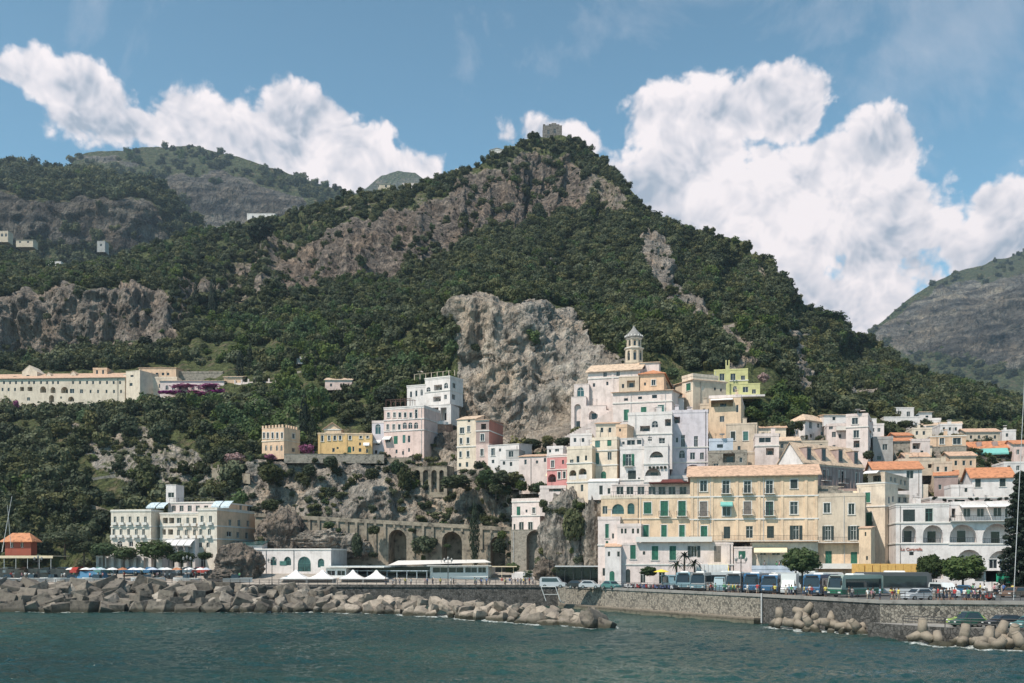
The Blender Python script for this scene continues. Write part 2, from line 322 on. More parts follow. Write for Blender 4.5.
MAIN = {
 -500:[(610,232),(550,240),(470,280),(425,320),(375,350),(300,410),(255,700)],
 0:[(610,232),(550,238),(520,246),(470,275),(425,318),(410,338),(375,350),(362,400),(300,408),(288,430),(270,540),(240,700)],
 100:[(610,234),(555,240),(520,250),(470,272),(430,300),(404,335),(372,350),(355,400),(290,410),(275,470),(262,600)],
 180:[(610,235),(555,240),(515,252),(470,268),(420,295),(403,330),(372,352),(330,400),(290,425),(232,620)],
 260:[(610,236),(548,243),(513,246),(465,256),(458,264),(420,292),(380,330),(330,390),(290,450),(280,470),(250,560),(222,640)],
 350:[(610,238),(560,242),(515,245),(462,254),(453,268),(420,288),(380,320),(330,380),(275,480),(240,510),(190,600)],
 430:[(610,238),(530,243),(470,252),(455,268),(430,284),(378,300),(330,350),(280,440),(230,500),(180,600)],
 460:[(610,238),(530,242),(470,252),(445,266),(420,290),(300,302),(280,380),(215,500),(170,610)],
 520:[(610,236),(527,241),(475,246),(450,262),(430,285),(305,300),(285,360),(205,520),(150,610),(138,630)],
 600:[(610,220),(575,222),(500,228),(440,250),(420,270),(350,300),(320,340),(240,480),(160,620)],
 650:[(610,222),(575,222),(490,232),(420,256),(380,272),(345,295),(270,400),(212,540)],
 700:[(610,222),(500,230),(440,250),(380,282),(350,305),(300,380),(228,520)],
 760:[(610,217),(480,232),(440,252),(400,272),(370,295),(300,390),(262,480)],
 820:[(610,217),(480,232),(440,258),(410,288),(390,320),(315,480)],
 880:[(610,217),(490,235),(440,268),(410,310),(390,350),(352,500)],
 950:[(610,217),(490,235),(450,270),(430,300),(400,380),(380,520)],
 1024:[(610,217),(500,232),(460,270),(440,310),(400,520)],
 1500:[(610,217),(500,232),(470,270),(440,310),(420,520)]}
RIDGE = [(-500,262),(0,248),(30,258),(60,270),(95,262),(120,258),(150,244),(190,232),(230,228),(250,220),(290,214),(320,206),(345,198),(375,192),(410,188),(440,180),(470,168),(490,158),(510,148),(525,140),(540,136),(562,136),(580,142),(600,158),(615,170),(628,186),(640,200),(650,212),(668,222),(700,232),(728,236),(747,243),(753,258),(770,264),(779,280),(794,290),(802,303),(818,310),(835,326),(860,338),(880,352),(900,366),(940,380),(980,392),(1024,402),(1100,412),(1500,420)]
ROCKS = [
 ([(455,445),(456,300),(475,288),(500,296),(520,304),(545,296),(562,306),(586,325),(590,345),(602,352),(602,425),(560,452),(500,448)], 1.0, 0.0),
 ([(-500,300),(0,298),(60,285),(120,290),(160,285),(172,300),(178,345),(150,357),(100,352),(0,372),(-500,380)], 1.0, .75),
 ([(405,205),(440,192),(490,166),(530,150),(575,153),(592,178),(582,205),(525,210),(470,226),(430,246),(395,270),(340,282),(270,300),(262,268),(300,246),(340,226)], .76, 1.0),
 ([(215,262),(262,236),(290,235),(275,300),(215,300),(175,330),(172,290)], .62, .8),
 ([(590,170),(612,178),(640,215),(620,222),(596,205)], .6, .6), ([(430,196),(300,232),(296,214),(420,190)], .45, .6), ([(760,262),(800,300),(790,315),(755,280)], .55, .5),
 ([(642,232),(665,246),(690,288),(708,318),(690,322),(662,290),(640,262)], .8, .5),
 ([(712,308),(742,322),(752,372),(735,382),(712,340)], .75, .5),
 ([(250,462),(330,455),(400,455),(455,470),(515,472),(530,500),(512,530),(250,516)], .85, .15),
 ([(425,432),(458,436),(470,470),(430,470)], 1.0, .1),
 ([(60,418),(150,430),(255,490),(240,520),(150,500),(90,470)], .58, .1),
 ([(250,515),(520,527),(520,580),(250,580)], .8, .1),
 ([(536,470),(575,495),(602,500),(602,580),(540,580),(530,540)], .62, .1),
 ([(784,330),(806,338),(814,392),(800,408),(788,380)], 1.0, .4),
 ([(843,378),(900,386),(908,404),(858,400)], .8, .2),
 ([(545,252),(568,250),(568,266),(548,268)], .8, .3),
 ([(500,440),(600,425),(600,470),(540,470)], .6, .0),
 ([(600,345),(760,440),(1100,440),(1100,620),(560,620),(560,480)], .75, .35),
]
TM = terrain('hillside', -500, 1500, 1300, 330, RIDGE, 606, MAIN, ROCKS, M_ROCK, amp=(6, 3.0), gully=34, blk=1.7, jit=3.5)
# further ridges and mountains
T2 = terrain('ridge', -700, 215, 420, 90, [(-700,150),(-100,160),(0,165),(60,168),(110,178),(150,186),(178,198),(200,225),(215,250)], 330,
   {-700:[(330,900),(240,1000),(195,1010),(150,1150)], 0:[(330,860),(262,930),(196,945),(185,1000),(160,1200)], 120:[(330,860),(240,930),(205,945),(192,1000),(170,1150)], 215:[(330,900),(220,1020)]},
   [([(-700,190),(0,196),(60,200),(155,206),(165,250),(120,258),(60,246),(0,244),(-700,250)], .85, .55)], M_FAR, blk=6, amp=(14, 7), fr=(1/110, 1/30), seed=3)
T3 = terrain('mountain', -700, 460, 520, 150, [(-700,190),(0,176),(60,170),(70,166),(76,156),(92,152),(140,149),(190,145),(225,153),(260,164),(300,178),(340,190),(380,200),(460,215)], 330,
   {-700:[(330,1300),(180,1900)], 60:[(330,1300),(230,1500),(190,1560),(150,1800)], 190:[(330,1300),(235,1500),(185,1560),(172,1650),(145,1850)], 300:[(330,1300),(240,1500),(200,1560),(178,1700)], 460:[(330,1300),(215,1750)]},
   [([(165,178),(215,172),(250,182),(290,196),(320,212),(320,235),(200,230),(165,215)], .78, .5), ([(75,160),(150,160),(140,167),(85,168)], .7, .3)], M_FAR, blk=8, amp=(22, 8), fr=(1/200, 1/55), seed=5)
T4 = terrain('mountain', 340, 470, 120, 40, [(340,200),(365,188),(382,176),(398,170),(415,172),(428,182),(450,192),(470,200)], 240,
   {340:[(240,2300),(170,2700)], 470:[(240,2300),(170,2700)]}, [([(360,180),(420,176),(430,200),(360,200)], .5, .3)], M_FAR, amp=(20, 10), fr=(1/200, 1/55), seed=6)
T5 = terrain('mountain', 800, 1700, 520, 190, [(800,372),(866,334),(885,318),(905,302),(930,284),(955,272),(985,264),(1024,252),(1100,225),(1250,190),(1700,170)], 440,
   {800:[(440,1500),(330,2200)], 900:[(440,1450),(350,1800),(330,1900),(300,2050)], 960:[(440,1400),(365,1700),(340,1750),(310,1850),(270,2200)], 1024:[(440,1400),(370,1600),(340,1680),(300,1750),(285,1900),(250,2400)], 1700:[(440,1400),(300,1700),(170,2400)]},
   [([(870,335),(900,312),(950,285),(1024,275),(1500,240),(1500,400),(1024,372),(960,368),(900,350)], .8, .45), ([(860,345),(930,290),(1024,262),(1500,200),(1500,240),(1024,285),(940,312),(880,345)], .35, 0)], M_FAR, blk=8, amp=(40, 22), fr=(1/210, 1/60), seed=9)

# ------------------------------------------------------------------ water
def water():
    m = bpy.data.materials.new('sea water'); m.use_nodes = True; nt = m.node_tree; N = nt.nodes; L = nt.links; b = N['Principled BSDF']
    b.inputs['Roughness'].default_value = .10; b.inputs['IOR'].default_value = 1.33
    geo = N.new('ShaderNodeNewGeometry')
    n0 = N.new('ShaderNodeTexNoise'); n0.inputs['Scale'].default_value = .018; n0.inputs['Detail'].default_value = 4; L.new(geo.outputs['Position'], n0.inputs['Vector'])
    cr = N.new('ShaderNodeValToRGB'); L.new(n0.outputs[0], cr.inputs[0]); cr.color_ramp.elements[0].position = .35; cr.color_ramp.elements[0].color = (.006,.032,.033,1); cr.color_ramp.elements[1].position = .65; cr.color_ramp.elements[1].color = (.020,.062,.050,1)
    L.new(cr.outputs[0], b.inputs['Base Color'])
    def nz(sc, vs, det=5, ro=.6):
        mp = N.new('ShaderNodeMapping'); mp.inputs['Scale'].default_value = vs; mp.inputs['Rotation'].default_value = (0,0,.3); L.new(geo.outputs['Position'], mp.inputs[0])
        n = N.new('ShaderNodeTexNoise'); n.inputs['Scale'].default_value = sc; n.inputs['Detail'].default_value = det; n.inputs['Roughness'].default_value = ro; n.inputs['Distortion'].default_value = .4; L.new(mp.outputs[0], n.inputs['Vector']); return n.outputs[0]
    b1 = N.new('ShaderNodeBump'); b1.inputs['Distance'].default_value = .35; L.new(nz(.45, (1,.8,1), 5, .62), b1.inputs['Height'])
    b2 = N.new('ShaderNodeBump'); b2.inputs['Distance'].default_value = .30; L.new(nz(2.1, (1,.7,1), 3), b2.inputs['Height']); L.new(b1.outputs[0], b2.inputs['Normal'])
    L.new(b2.outputs[0], b.inputs['Normal'])
    fa = N.new('ShaderNodeAttribute'); fa.attribute_name = 'foam'; fm = N.new('ShaderNodeMath'); fm.operation = 'MULTIPLY_ADD'; L.new(nz(1.6, (1,1,1), 6, .75), fm.inputs[0]); fm.inputs[1].default_value = 2.2; L.new(fa.outputs['Fac'], fm.inputs[2])
    fr = N.new('ShaderNodeMapRange'); fr.inputs[1].default_value = 1.9; fr.inputs[2].default_value = 2.15; L.new(fm.outputs[0], fr.inputs[0]); wf = N.new('ShaderNodeMixRGB'); L.new(fr.outputs[0], wf.inputs[0]); L.new(cr.outputs[0], wf.inputs[1]); wf.inputs[2].default_value = (.55,.58,.56,1); L.new(wf.outputs[0], b.inputs['Base Color'])
    rr = N.new('ShaderNodeMapRange'); rr.inputs[1].default_value = .38; rr.inputs[2].default_value = .62; rr.inputs[3].default_value = .05; rr.inputs[4].default_value = .24; L.new(nz(.035, (.6,1.6,1), 4), rr.inputs[0]); L.new(rr.outputs[0], b.inputs['Roughness'])
    xs = np.linspace(-.75, .85, 900); ds = np.concatenate([[-600], np.geomspace(52, 215, 420), [12000]]); X, D = np.meshgrid(xs, ds)
    W = np.stack([X*np.abs(D), D, D*0], -1); W[0,:,0] = X[0]*12000; W[-1,:,0] = X[-1]*12000
    q = W*np.array([.30,.42,1]); h = .16*fbm(q, 2)+(.20+.10*fbm(W*.03+2, 2))*fbm(W*np.array([.75,1.05,1])+7, 3)+.06*fbm(W*np.array([2.0,2.6,1])+3, 2); h = h-.12; h[0] = -.1; h[-1] = -.1; h[1] = -.1; h[-2] = -.1
    W[...,2] = h; n2, nx = X.shape; me = bpy.data.meshes.new('sea'); me.vertices.add(n2*nx); me.vertices.foreach_set('co', W.reshape(-1).astype(np.float32)); idx = np.arange(n2*nx).reshape(n2, nx); qd = np.stack([idx[:-1,:-1], idx[:-1,1:], idx[1:,1:], idx[1:,:-1]], -1).reshape(-1, 4)
    me.loops.add(qd.size); me.polygons.add(len(qd)); me.loops.foreach_set('vertex_index', qd.reshape(-1).astype(np.int32)); me.polygons.foreach_set('loop_start', np.arange(0, qd.size, 4, dtype=np.int32)); me.update(calc_edges=True)
    me.materials.append(m); me.polygons.foreach_set('use_smooth', [True]*len(me.polygons)); o = bpy.data.objects.new('sea', me); COL.objects.link(o); o['kind'] = 'structure'
water()
# ------------------------------------------------------------------ foliage
def leaf_material(name, c0, c1, c2, trans=.25):
    m = bpy.data.materials.new(name); m.use_nodes = True; nt = m.node_tree; N = nt.nodes; L = nt.links; b = N['Principled BSDF']
    b.inputs['Roughness'].default_value = .7; b.inputs['Specular IOR Level'].default_value = .25
    oi = N.new('ShaderNodeObjectInfo'); geo = N.new('ShaderNodeNewGeometry')
    n = N.new('ShaderNodeTexNoise'); n.inputs['Scale'].default_value = .7; n.inputs['Detail'].default_value = 4; L.new(geo.outputs['Position'], n.inputs['Vector'])
    ad = N.new('ShaderNodeMath'); ad.operation = 'MULTIPLY_ADD'; L.new(oi.outputs['Random'], ad.inputs[0]); ad.inputs[1].default_value = .55; ma = N.new('ShaderNodeMath'); ma.operation = 'MULTIPLY'; ma.inputs[1].default_value = .5; L.new(n.outputs[0], ma.inputs[0]); L.new(ma.outputs[0], ad.inputs[2])
    cr = N.new('ShaderNodeValToRGB'); L.new(ad.outputs[0], cr.inputs[0]); e = cr.color_ramp.elements
    e[0].position = .2; e[0].color = (*c0, 1); e[1].position = .8; e[1].color = (*c2, 1); x = e.new(.5); x.color = (*c1, 1)
    fr_ = N.new('ShaderNodeMath'); fr_.operation = 'MULTIPLY'; fr_.inputs[1].default_value = 7.31; L.new(oi.outputs['Random'], fr_.inputs[0]); f2 = N.new('ShaderNodeMath'); f2.operation = 'FRACT'; L.new(fr_.outputs[0], f2.inputs[0])
    hm_ = N.new('ShaderNodeMapRange'); hm_.inputs[3].default_value = .465; hm_.inputs[4].default_value = .525; L.new(f2.outputs[0], hm_.inputs[0]); hs = N.new('ShaderNodeHueSaturation'); L.new(hm_.outputs[0], hs.inputs['Hue']); L.new(cr.outputs[0], hs.inputs['Color'])
    sm_ = N.new('ShaderNodeMapRange'); sm_.inputs[3].default_value = 1.1; sm_.inputs[4].default_value = .72; L.new(f2.outputs[0], sm_.inputs[0]); L.new(sm_.outputs[0], hs.inputs['Saturation'])
    L.new(hs.outputs[0], b.inputs['Base Color'])
    tr = N.new('ShaderNodeBsdfTranslucent'); L.new(hs.outputs[0], tr.inputs[0]); mx = N.new('ShaderNodeMixShader'); mx.inputs[0].default_value = trans
    L.new(b.outputs[0], mx.inputs[1]); L.new(tr.outputs[0], mx.inputs[2]); L.new(mx.outputs[0], N['Material Output'].inputs[0])
    return m
M_LEAF = leaf_material('evergreen foliage', (.024,.034,.015), (.060,.076,.029), (.14,.15,.066))
M_LEAFB = leaf_material('bright foliage', (.045,.08,.02), (.07,.115,.028), (.10,.15,.04), .3)
M_LEAFM = leaf_material('garden foliage', (.03,.055,.018), (.05,.085,.026), (.085,.125,.04), .3)
M_LEAFD = leaf_material('dark conifer foliage', (.009,.017,.010), (.014,.025,.013), (.022,.036,.017), .1)
M_PURP = leaf_material('bougainvillea flowers', (.20,.035,.12), (.28,.05,.16), (.34,.07,.2), .2)
M_PINKF = leaf_material('pink blossom', (.25,.12,.13), (.32,.16,.17), (.36,.2,.2), .2)
M_BARK = material('bark', (.10,.075,.055), var=.2, scale=2, bump=.05)
def leaf_cloud(blobs, nleaf, size, seed, mat, name='crown', flat=.0, jitter=.33):
    """leaf-clump quads through the shells of a few overlapping lumps"""
    rg = np.random.default_rng(seed); B = np.array(blobs, float); vol = (B[:,3]*B[:,4])
    k = rg.choice(len(B), nleaf, p=vol/vol.sum()); d = rg.normal(size=(nleaf,3)); d /= np.linalg.norm(d,axis=1,keepdims=True)
    r = rg.uniform(.62, 1.08, nleaf)[:,None]; c = B[k,:3]+d*r*np.stack([B[k,3],B[k,3],B[k,4]],-1)
    nn = d/np.stack([B[k,3],B[k,3],B[k,4]],-1); nn /= np.linalg.norm(nn,axis=1,keepdims=True); nn = nn+jitter*rg.normal(size=(nleaf,3)); nn[:,2]+=flat; nn /= np.linalg.norm(nn,axis=1,keepdims=True)
    a = np.cross(nn, rg.normal(size=(nleaf,3))); a /= np.linalg.norm(a,axis=1,keepdims=True); b = np.cross(nn,a)
    s = size*rg.uniform(.6,1.35,nleaf)[:,None]; s2 = s*rg.uniform(.55,1,nleaf)[:,None]
    V = np.stack([c-a*s-b*s2*.4, c+a*s*.3-b*s2, c+a*s+b*s2*.4, c-a*s*.3+b*s2],1).reshape(-1,3)
    me = bpy.data.meshes.new(name); me.vertices.add(len(V)); me.vertices.foreach_set('co', V.reshape(-1).astype(np.float32))
    me.loops.add(len(V)); me.polygons.add(nleaf); me.loops.foreach_set('vertex_index', np.arange(len(V),dtype=np.int32)); me.polygons.foreach_set('loop_start', np.arange(0,len(V),4,dtype=np.int32))
    me.update(calc_edges=True); me.materials.append(mat); return me
def round_blobs(seed, n=9, r=1.0, h=1.0):
    rg = random.Random(seed); out = [(0,0,h*1.0,r*.62,h*.6)]
    for i in range(n):
        a = rg.uniform(0, 6.28); q = rg.uniform(.25,.72)*r; z = rg.uniform(.45,1.5)*h
        k = rg.uniform(.28,.46); out.append((math.cos(a)*q, math.sin(a)*q, z, k*r, k*h*1.05))
    return out
PROTO = [leaf_cloud(round_blobs(i, 9), 620, .12, i, M_LEAF) for i in range(6)]          # unit crowns: radius 1, height 2
PROTOL = [leaf_cloud(round_blobs(30+i, 9), 620, .12, 30+i, M_LEAFB) for i in range(2)]
protos = bpy.data.collections.new('tree kinds')       # not linked: only a source for the woods
for i, me in enumerate(PROTO+PROTOL):
    protos.objects.link(bpy.data.objects.new('crown_kind', me))
def scatter(name, pts, scl, rot, kind, label_kind='stuff'):
    me = bpy.data.meshes.new(name); me.vertices.add(len(pts)); me.vertices.foreach_set('co', np.asarray(pts, np.float32).reshape(-1))
    for nm, arr, ty in (('sc', scl, 'FLOAT_VECTOR'), ('rz', rot, 'FLOAT'), ('kd', kind, 'INT')):
        a = me.attributes.new(nm, ty, 'POINT'); a.data.foreach_set('vector' if ty == 'FLOAT_VECTOR' else 'value', np.asarray(arr, np.int32 if ty == 'INT' else np.float32).reshape(-1))
    me.update(); o = bpy.data.objects.new(name, me); COL.objects.link(o); o['kind'] = 'stuff'
    ng = bpy.data.node_groups.new(name, 'GeometryNodeTree'); ng.interface.new_socket('Geometry', in_out='INPUT', socket_type='NodeSocketGeometry'); ng.interface.new_socket('Geometry', in_out='OUTPUT', socket_type='NodeSocketGeometry')
    N = ng.nodes; L = ng.links; gi = N.new('NodeGroupInput'); go = N.new('NodeGroupOutput')
    mp = N.new('GeometryNodeMeshToPoints'); ip = N.new('GeometryNodeInstanceOnPoints'); ci = N.new('GeometryNodeCollectionInfo')
    ci.inputs['Collection'].default_value = protos; ci.inputs['Separate Children'].default_value = True; ci.inputs['Reset Children'].default_value = True
    def att(nm, ty):
        a = N.new('GeometryNodeInputNamedAttribute'); a.data_type = ty; a.inputs['Name'].default_value = nm; return a.outputs['Attribute']
    cx = N.new('ShaderNodeCombineXYZ'); L.new(att('rz', 'FLOAT'), cx.inputs[2])
    L.new(gi.outputs[0], mp.inputs[0]); L.new(mp.outputs[0], ip.inputs['Points']); L.new(ci.outputs[0], ip.inputs['Instance']); ip.inputs['Pick Instance'].default_value = True
    L.new(att('kd', 'INT'), ip.inputs['Instance Index']); L.new(cx.outputs[0], ip.inputs['Rotation']); L.new(att('sc', 'FLOAT_VECTOR'), ip.inputs['Scale']); L.new(ip.outputs[0], go.inputs[0])
    md = o.modifiers.new('woods', 'NODES'); md.node_group = ng
    return o
NTREE = [0]
def trees_on(T, spacing, rmin, rmax, dens, bright, seed, name, xr=None, yr=None, thr=.45, hs=(.75,1.15)):
    rg = np.random.default_rng(seed); W = T['W']; a = W[:-1,:-1]; b = W[:-1,1:]; c = W[1:,1:]; d = W[1:,:-1]
    area = .5*np.linalg.norm(np.cross(c-a, d-b), axis=-1); X = T['X'][:-1,:-1]; Y = T['Y'][:-1,:-1]; rock = T['rock'][:-1,:-1]
    clump = fbm(np.stack([a[...,0], a[...,1], a[...,2]], -1)/ (rmax*5.5)+seed, 3)
    fine = fbm(np.stack([a[...,0], a[...,1], a[...,2]], -1)/(rmax*1.8)+seed+4, 2)
    w = area*dens(X, Y)*(rock+.45*clump+.55*fine < thr+.08)*np.clip(1+1.3*clump,.1,2)
    n = int(w.sum()/spacing**2); p = (w/w.sum()).reshape(-1); k = rg.choice(p.size, n, p=p); i, j = np.unravel_index(k, w.shape)
    u = rg.random(n)[:,None]; v = rg.random(n)[:,None]; pt = a[i,j]*(1-u)*(1-v)+b[i,j]*u*(1-v)+c[i,j]*u*v+d[i,j]*(1-u)*v
    r = (rmin+(rmax-rmin)*rg.random(n)**1.6)*np.where((Y[i,j] < 320) & (rmax < 4.5), .78, 1.0); h = r*rg.uniform(hs[0], hs[1], n)
    pt[:,2] -= h*.35; sc = np.stack([r*rg.uniform(.85,1.15,n), r, h], -1)
    br = bright(X[i,j], Y[i,j]) > rg.random(n)
    kd = np.where(br, 6+rg.integers(0,2,n), rg.integers(0,6,n)); rz = rg.random(n)*6.28
    return dict(pt=pt, sc=sc, kd=kd, rz=rz, X=X[i,j], Y=Y[i,j], r=r, name=name)
def boxd(regs, base):
    def f(X, Y):
        o = np.full(X.shape, float(base))
        for (x0,y0,x1,y1,v) in regs: o = np.where((X>x0)&(X<x1)&(Y>y0)&(Y<y1), v, o)
        return o
    return f
main_d = boxd([(560,420,1100,620,0),(600,372,770,440,0),(770,428,1030,520,0.12),(540,100,565,143,0),(175,330,335,440,.5),(330,340,400,380,.5),(0,225,330,290,.6),(50,410,260,500,.45),(-500,570,1500,620,0),(250,455,540,575,.12),(540,480,600,575,.5),(-60,372,140,412,0),(140,366,245,405,0),(505,440,600,480,.3),(313,425,520,466,.05),(300,550,560,620,0)], 1.0)
main_b = boxd([(200,320,335,440,.7),(400,270,640,340,.25),(640,260,760,330,.22),(330,270,640,460,.2),(700,300,1024,430,.14),(140,370,270,420,.25),(0,225,330,290,.18),(740,395,800,440,.9),(500,250,640,330,.1)], .04)
WD = trees_on(TM, 2.5, 1.1, 4.1, main_d, main_b, 1, 'woodland')
# ------------------------------------------------------------------ building kit
def PL(n, c, st=.35, **k): return material(n, c, rough=.9, var=.10, scale=.5, stain=min(.75, st*1.7), bump=.03, bscale=2.5, **k)
WHITE = PL('white plaster', (.71,.655,.63), .3); PWHITE = PL('pinkish white plaster', (.72,.61,.57), .35); CREAM = PL('cream plaster', (.72,.61,.49), .4)
OCHRE = PL('ochre plaster', (.72,.535,.37), .45); YELLOW = PL('yellow plaster', (.72,.48,.22), .3); PINK = PL('pink plaster', (.70,.53,.48), .35); ROSE = PL('rose plaster', (.58,.25,.24), .3)
LILAC = PL('lilac white plaster', (.65,.59,.62), .25); LEMON = PL('lemon plaster', (.56,.54,.26), .25); BEIGE = PL('beige plaster', (.58,.48,.375), .45); MAUVE = PL('mauve brown plaster', (.36,.27,.25), .4)
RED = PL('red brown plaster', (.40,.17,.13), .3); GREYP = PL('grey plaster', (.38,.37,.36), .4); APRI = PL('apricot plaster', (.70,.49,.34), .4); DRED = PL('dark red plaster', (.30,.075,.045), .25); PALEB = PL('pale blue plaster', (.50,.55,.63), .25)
STONE = material('rubble stone', (.27,.24,.20), var=.28, scale=1.6, bump=.12, bscale=2.2, stain=.3); TRIM = material('pale trim', (.66,.63,.59), var=.06, scale=1); BRICK = material('brick', (.36,.20,.14), var=.25, scale=1.5, bump=.06)
TILE = material('old terracotta tiles', (.50,.33,.23), var=.3, scale=1.3, bump=.12, bscale=3.5, dark=(.26,.17,.12)); TILEO = material('orange terracotta tiles', (.47,.20,.10), var=.22, scale=1.2, bump=.1, bscale=3.5); TILEP = material('pale sun bleached tiles', (.54,.40,.29), var=.22, scale=1.2, bump=.1, bscale=3.5)
DECK = material('roof terrace paving', (.42,.36,.32), var=.15, scale=1); DKROOF = material('dark red canopy', (.12,.03,.025), var=.2, scale=2)
GLASS = material('window glass', (.022,.026,.03), rough=.12, var=.3, scale=.6, objvar=.6); GLASSB = material('teal glass', (.03,.08,.085), rough=.15, var=.3, scale=.6)
SHG = material('green shutter paint', (.025,.135,.085), rough=.6, var=.2, scale=2, objvar=.25); SHK = material('dark green shutter paint', (.03,.045,.042), rough=.6, var=.2, scale=2); SHB = material('brown shutter paint', (.11,.05,.035), rough=.6, var=.2, scale=2); SHT = material('teal shutter paint', (.06,.17,.15), rough=.6, var=.2, scale=2); SHGR = material('grey shutter paint', (.20,.17,.15), rough=.6, var=.2, scale=2)
FRW = material('white window frame', (.6,.6,.58), rough=.6, var=.05); IRON = material('dark iron', (.035,.035,.038), rough=.5, var=.2); PALEMET = material('pale painted metal', (.5,.5,.5), rough=.5, var=.05)
AWT = material('turquoise awning', (.16,.42,.38), rough=.8, var=.08); AWW = material('white awning', (.72,.70,.68), rough=.8, var=.05); AWC = material('cream awning', (.72,.60,.42), rough=.8, var=.05); AWY = material('yellow awning', (.75,.55,.06), rough=.8, var=.08); AWB = material('blue white awning', (.46,.54,.58), rough=.8, var=.3, scale=3)
AWO = material('amber awning', (.72,.43,.13), rough=.8, var=.1, scale=2)
SHC = {'G': SHG, 'K': SHK, 'B': SHB, 'T': SHT, 'R': SHGR}
AWCOL = {'t': AWT, 'w': AWW, 'c': AWC, 'y': AWY, 'b': AWB, 'o': AWO}

class Face:
    def __init__(s, org, d, inw, length):   # wing-local 2D
        s.o = Vector(org); s.d = Vector(d); s.n = Vector(inw); s.L = length
    def p(s, u, z, q=0.0):
        v = s.o + s.d*u + s.n*q; return (v.x, v.y, z)
def strip_wall(mb, fc, z0, z1, opens, mi=0):
    us = sorted(set([0, fc.L]+[v for o in opens for v in (o[0], o[1])])); zs = sorted(set([z0, z1]+[v for o in opens for v in (o[2], o[3])]))
    for i in range(len(us)-1):
        for j in range(len(zs)-1):
            if us[i+1]-us[i] < 1e-5 or zs[j+1]-zs[j] < 1e-5: continue
            cu = (us[i]+us[i+1])/2; cz = (zs[j]+zs[j+1])/2
            if any(o[0] < cu < o[1] and o[2] < cz < o[3] for o in opens): continue
            mb.face([fc.p(us[i],zs[j]), fc.p(us[i+1],zs[j]), fc.p(us[i+1],zs[j+1]), fc.p(us[i],zs[j+1])], mi)
    for (a, b, c, d, arch, dep) in opens:
        if arch:
            r = (b-a)/2; zc = max(c, d-r); rz = d-zc; K = 8
            arc = [(a+r-r*math.cos(math.pi*k/K), zc+rz*math.sin(math.pi*k/K)) for k in range(K+1)]
            for side in (0, 1):
                pts = arc[:K//2+1] if side == 0 else arc[K//2:][::-1]
                cn = (a, d) if side == 0 else (b, d)
                for q in range(len(pts)-1): mb.face([fc.p(*cn), fc.p(*pts[q]), fc.p(*pts[q+1])], mi)
            ring = [(a, c)]+arc+[(b, c)]
        else: ring = [(a, c), (a, d), (b, d), (b, c)]
        for q in range(len(ring)):
            p, r_ = ring[q], ring[(q+1) % len(ring)]
            if abs(p[0]-r_[0])+abs(p[1]-r_[1]) < 1e-6: continue
            mb.face([fc.p(*p), fc.p(*p, dep), fc.p(*r_, dep), fc.p(*r_)], mi)
        mb.face([fc.p(*p, dep) for p in ring], mi)
def fbox(mb, fc, u0, u1, z0, z1, q0, q1, mi=0):
    a = fc.p(u0, z0, q0); b = fc.p(u1, z1, q1); mb.box(a, b, mi)

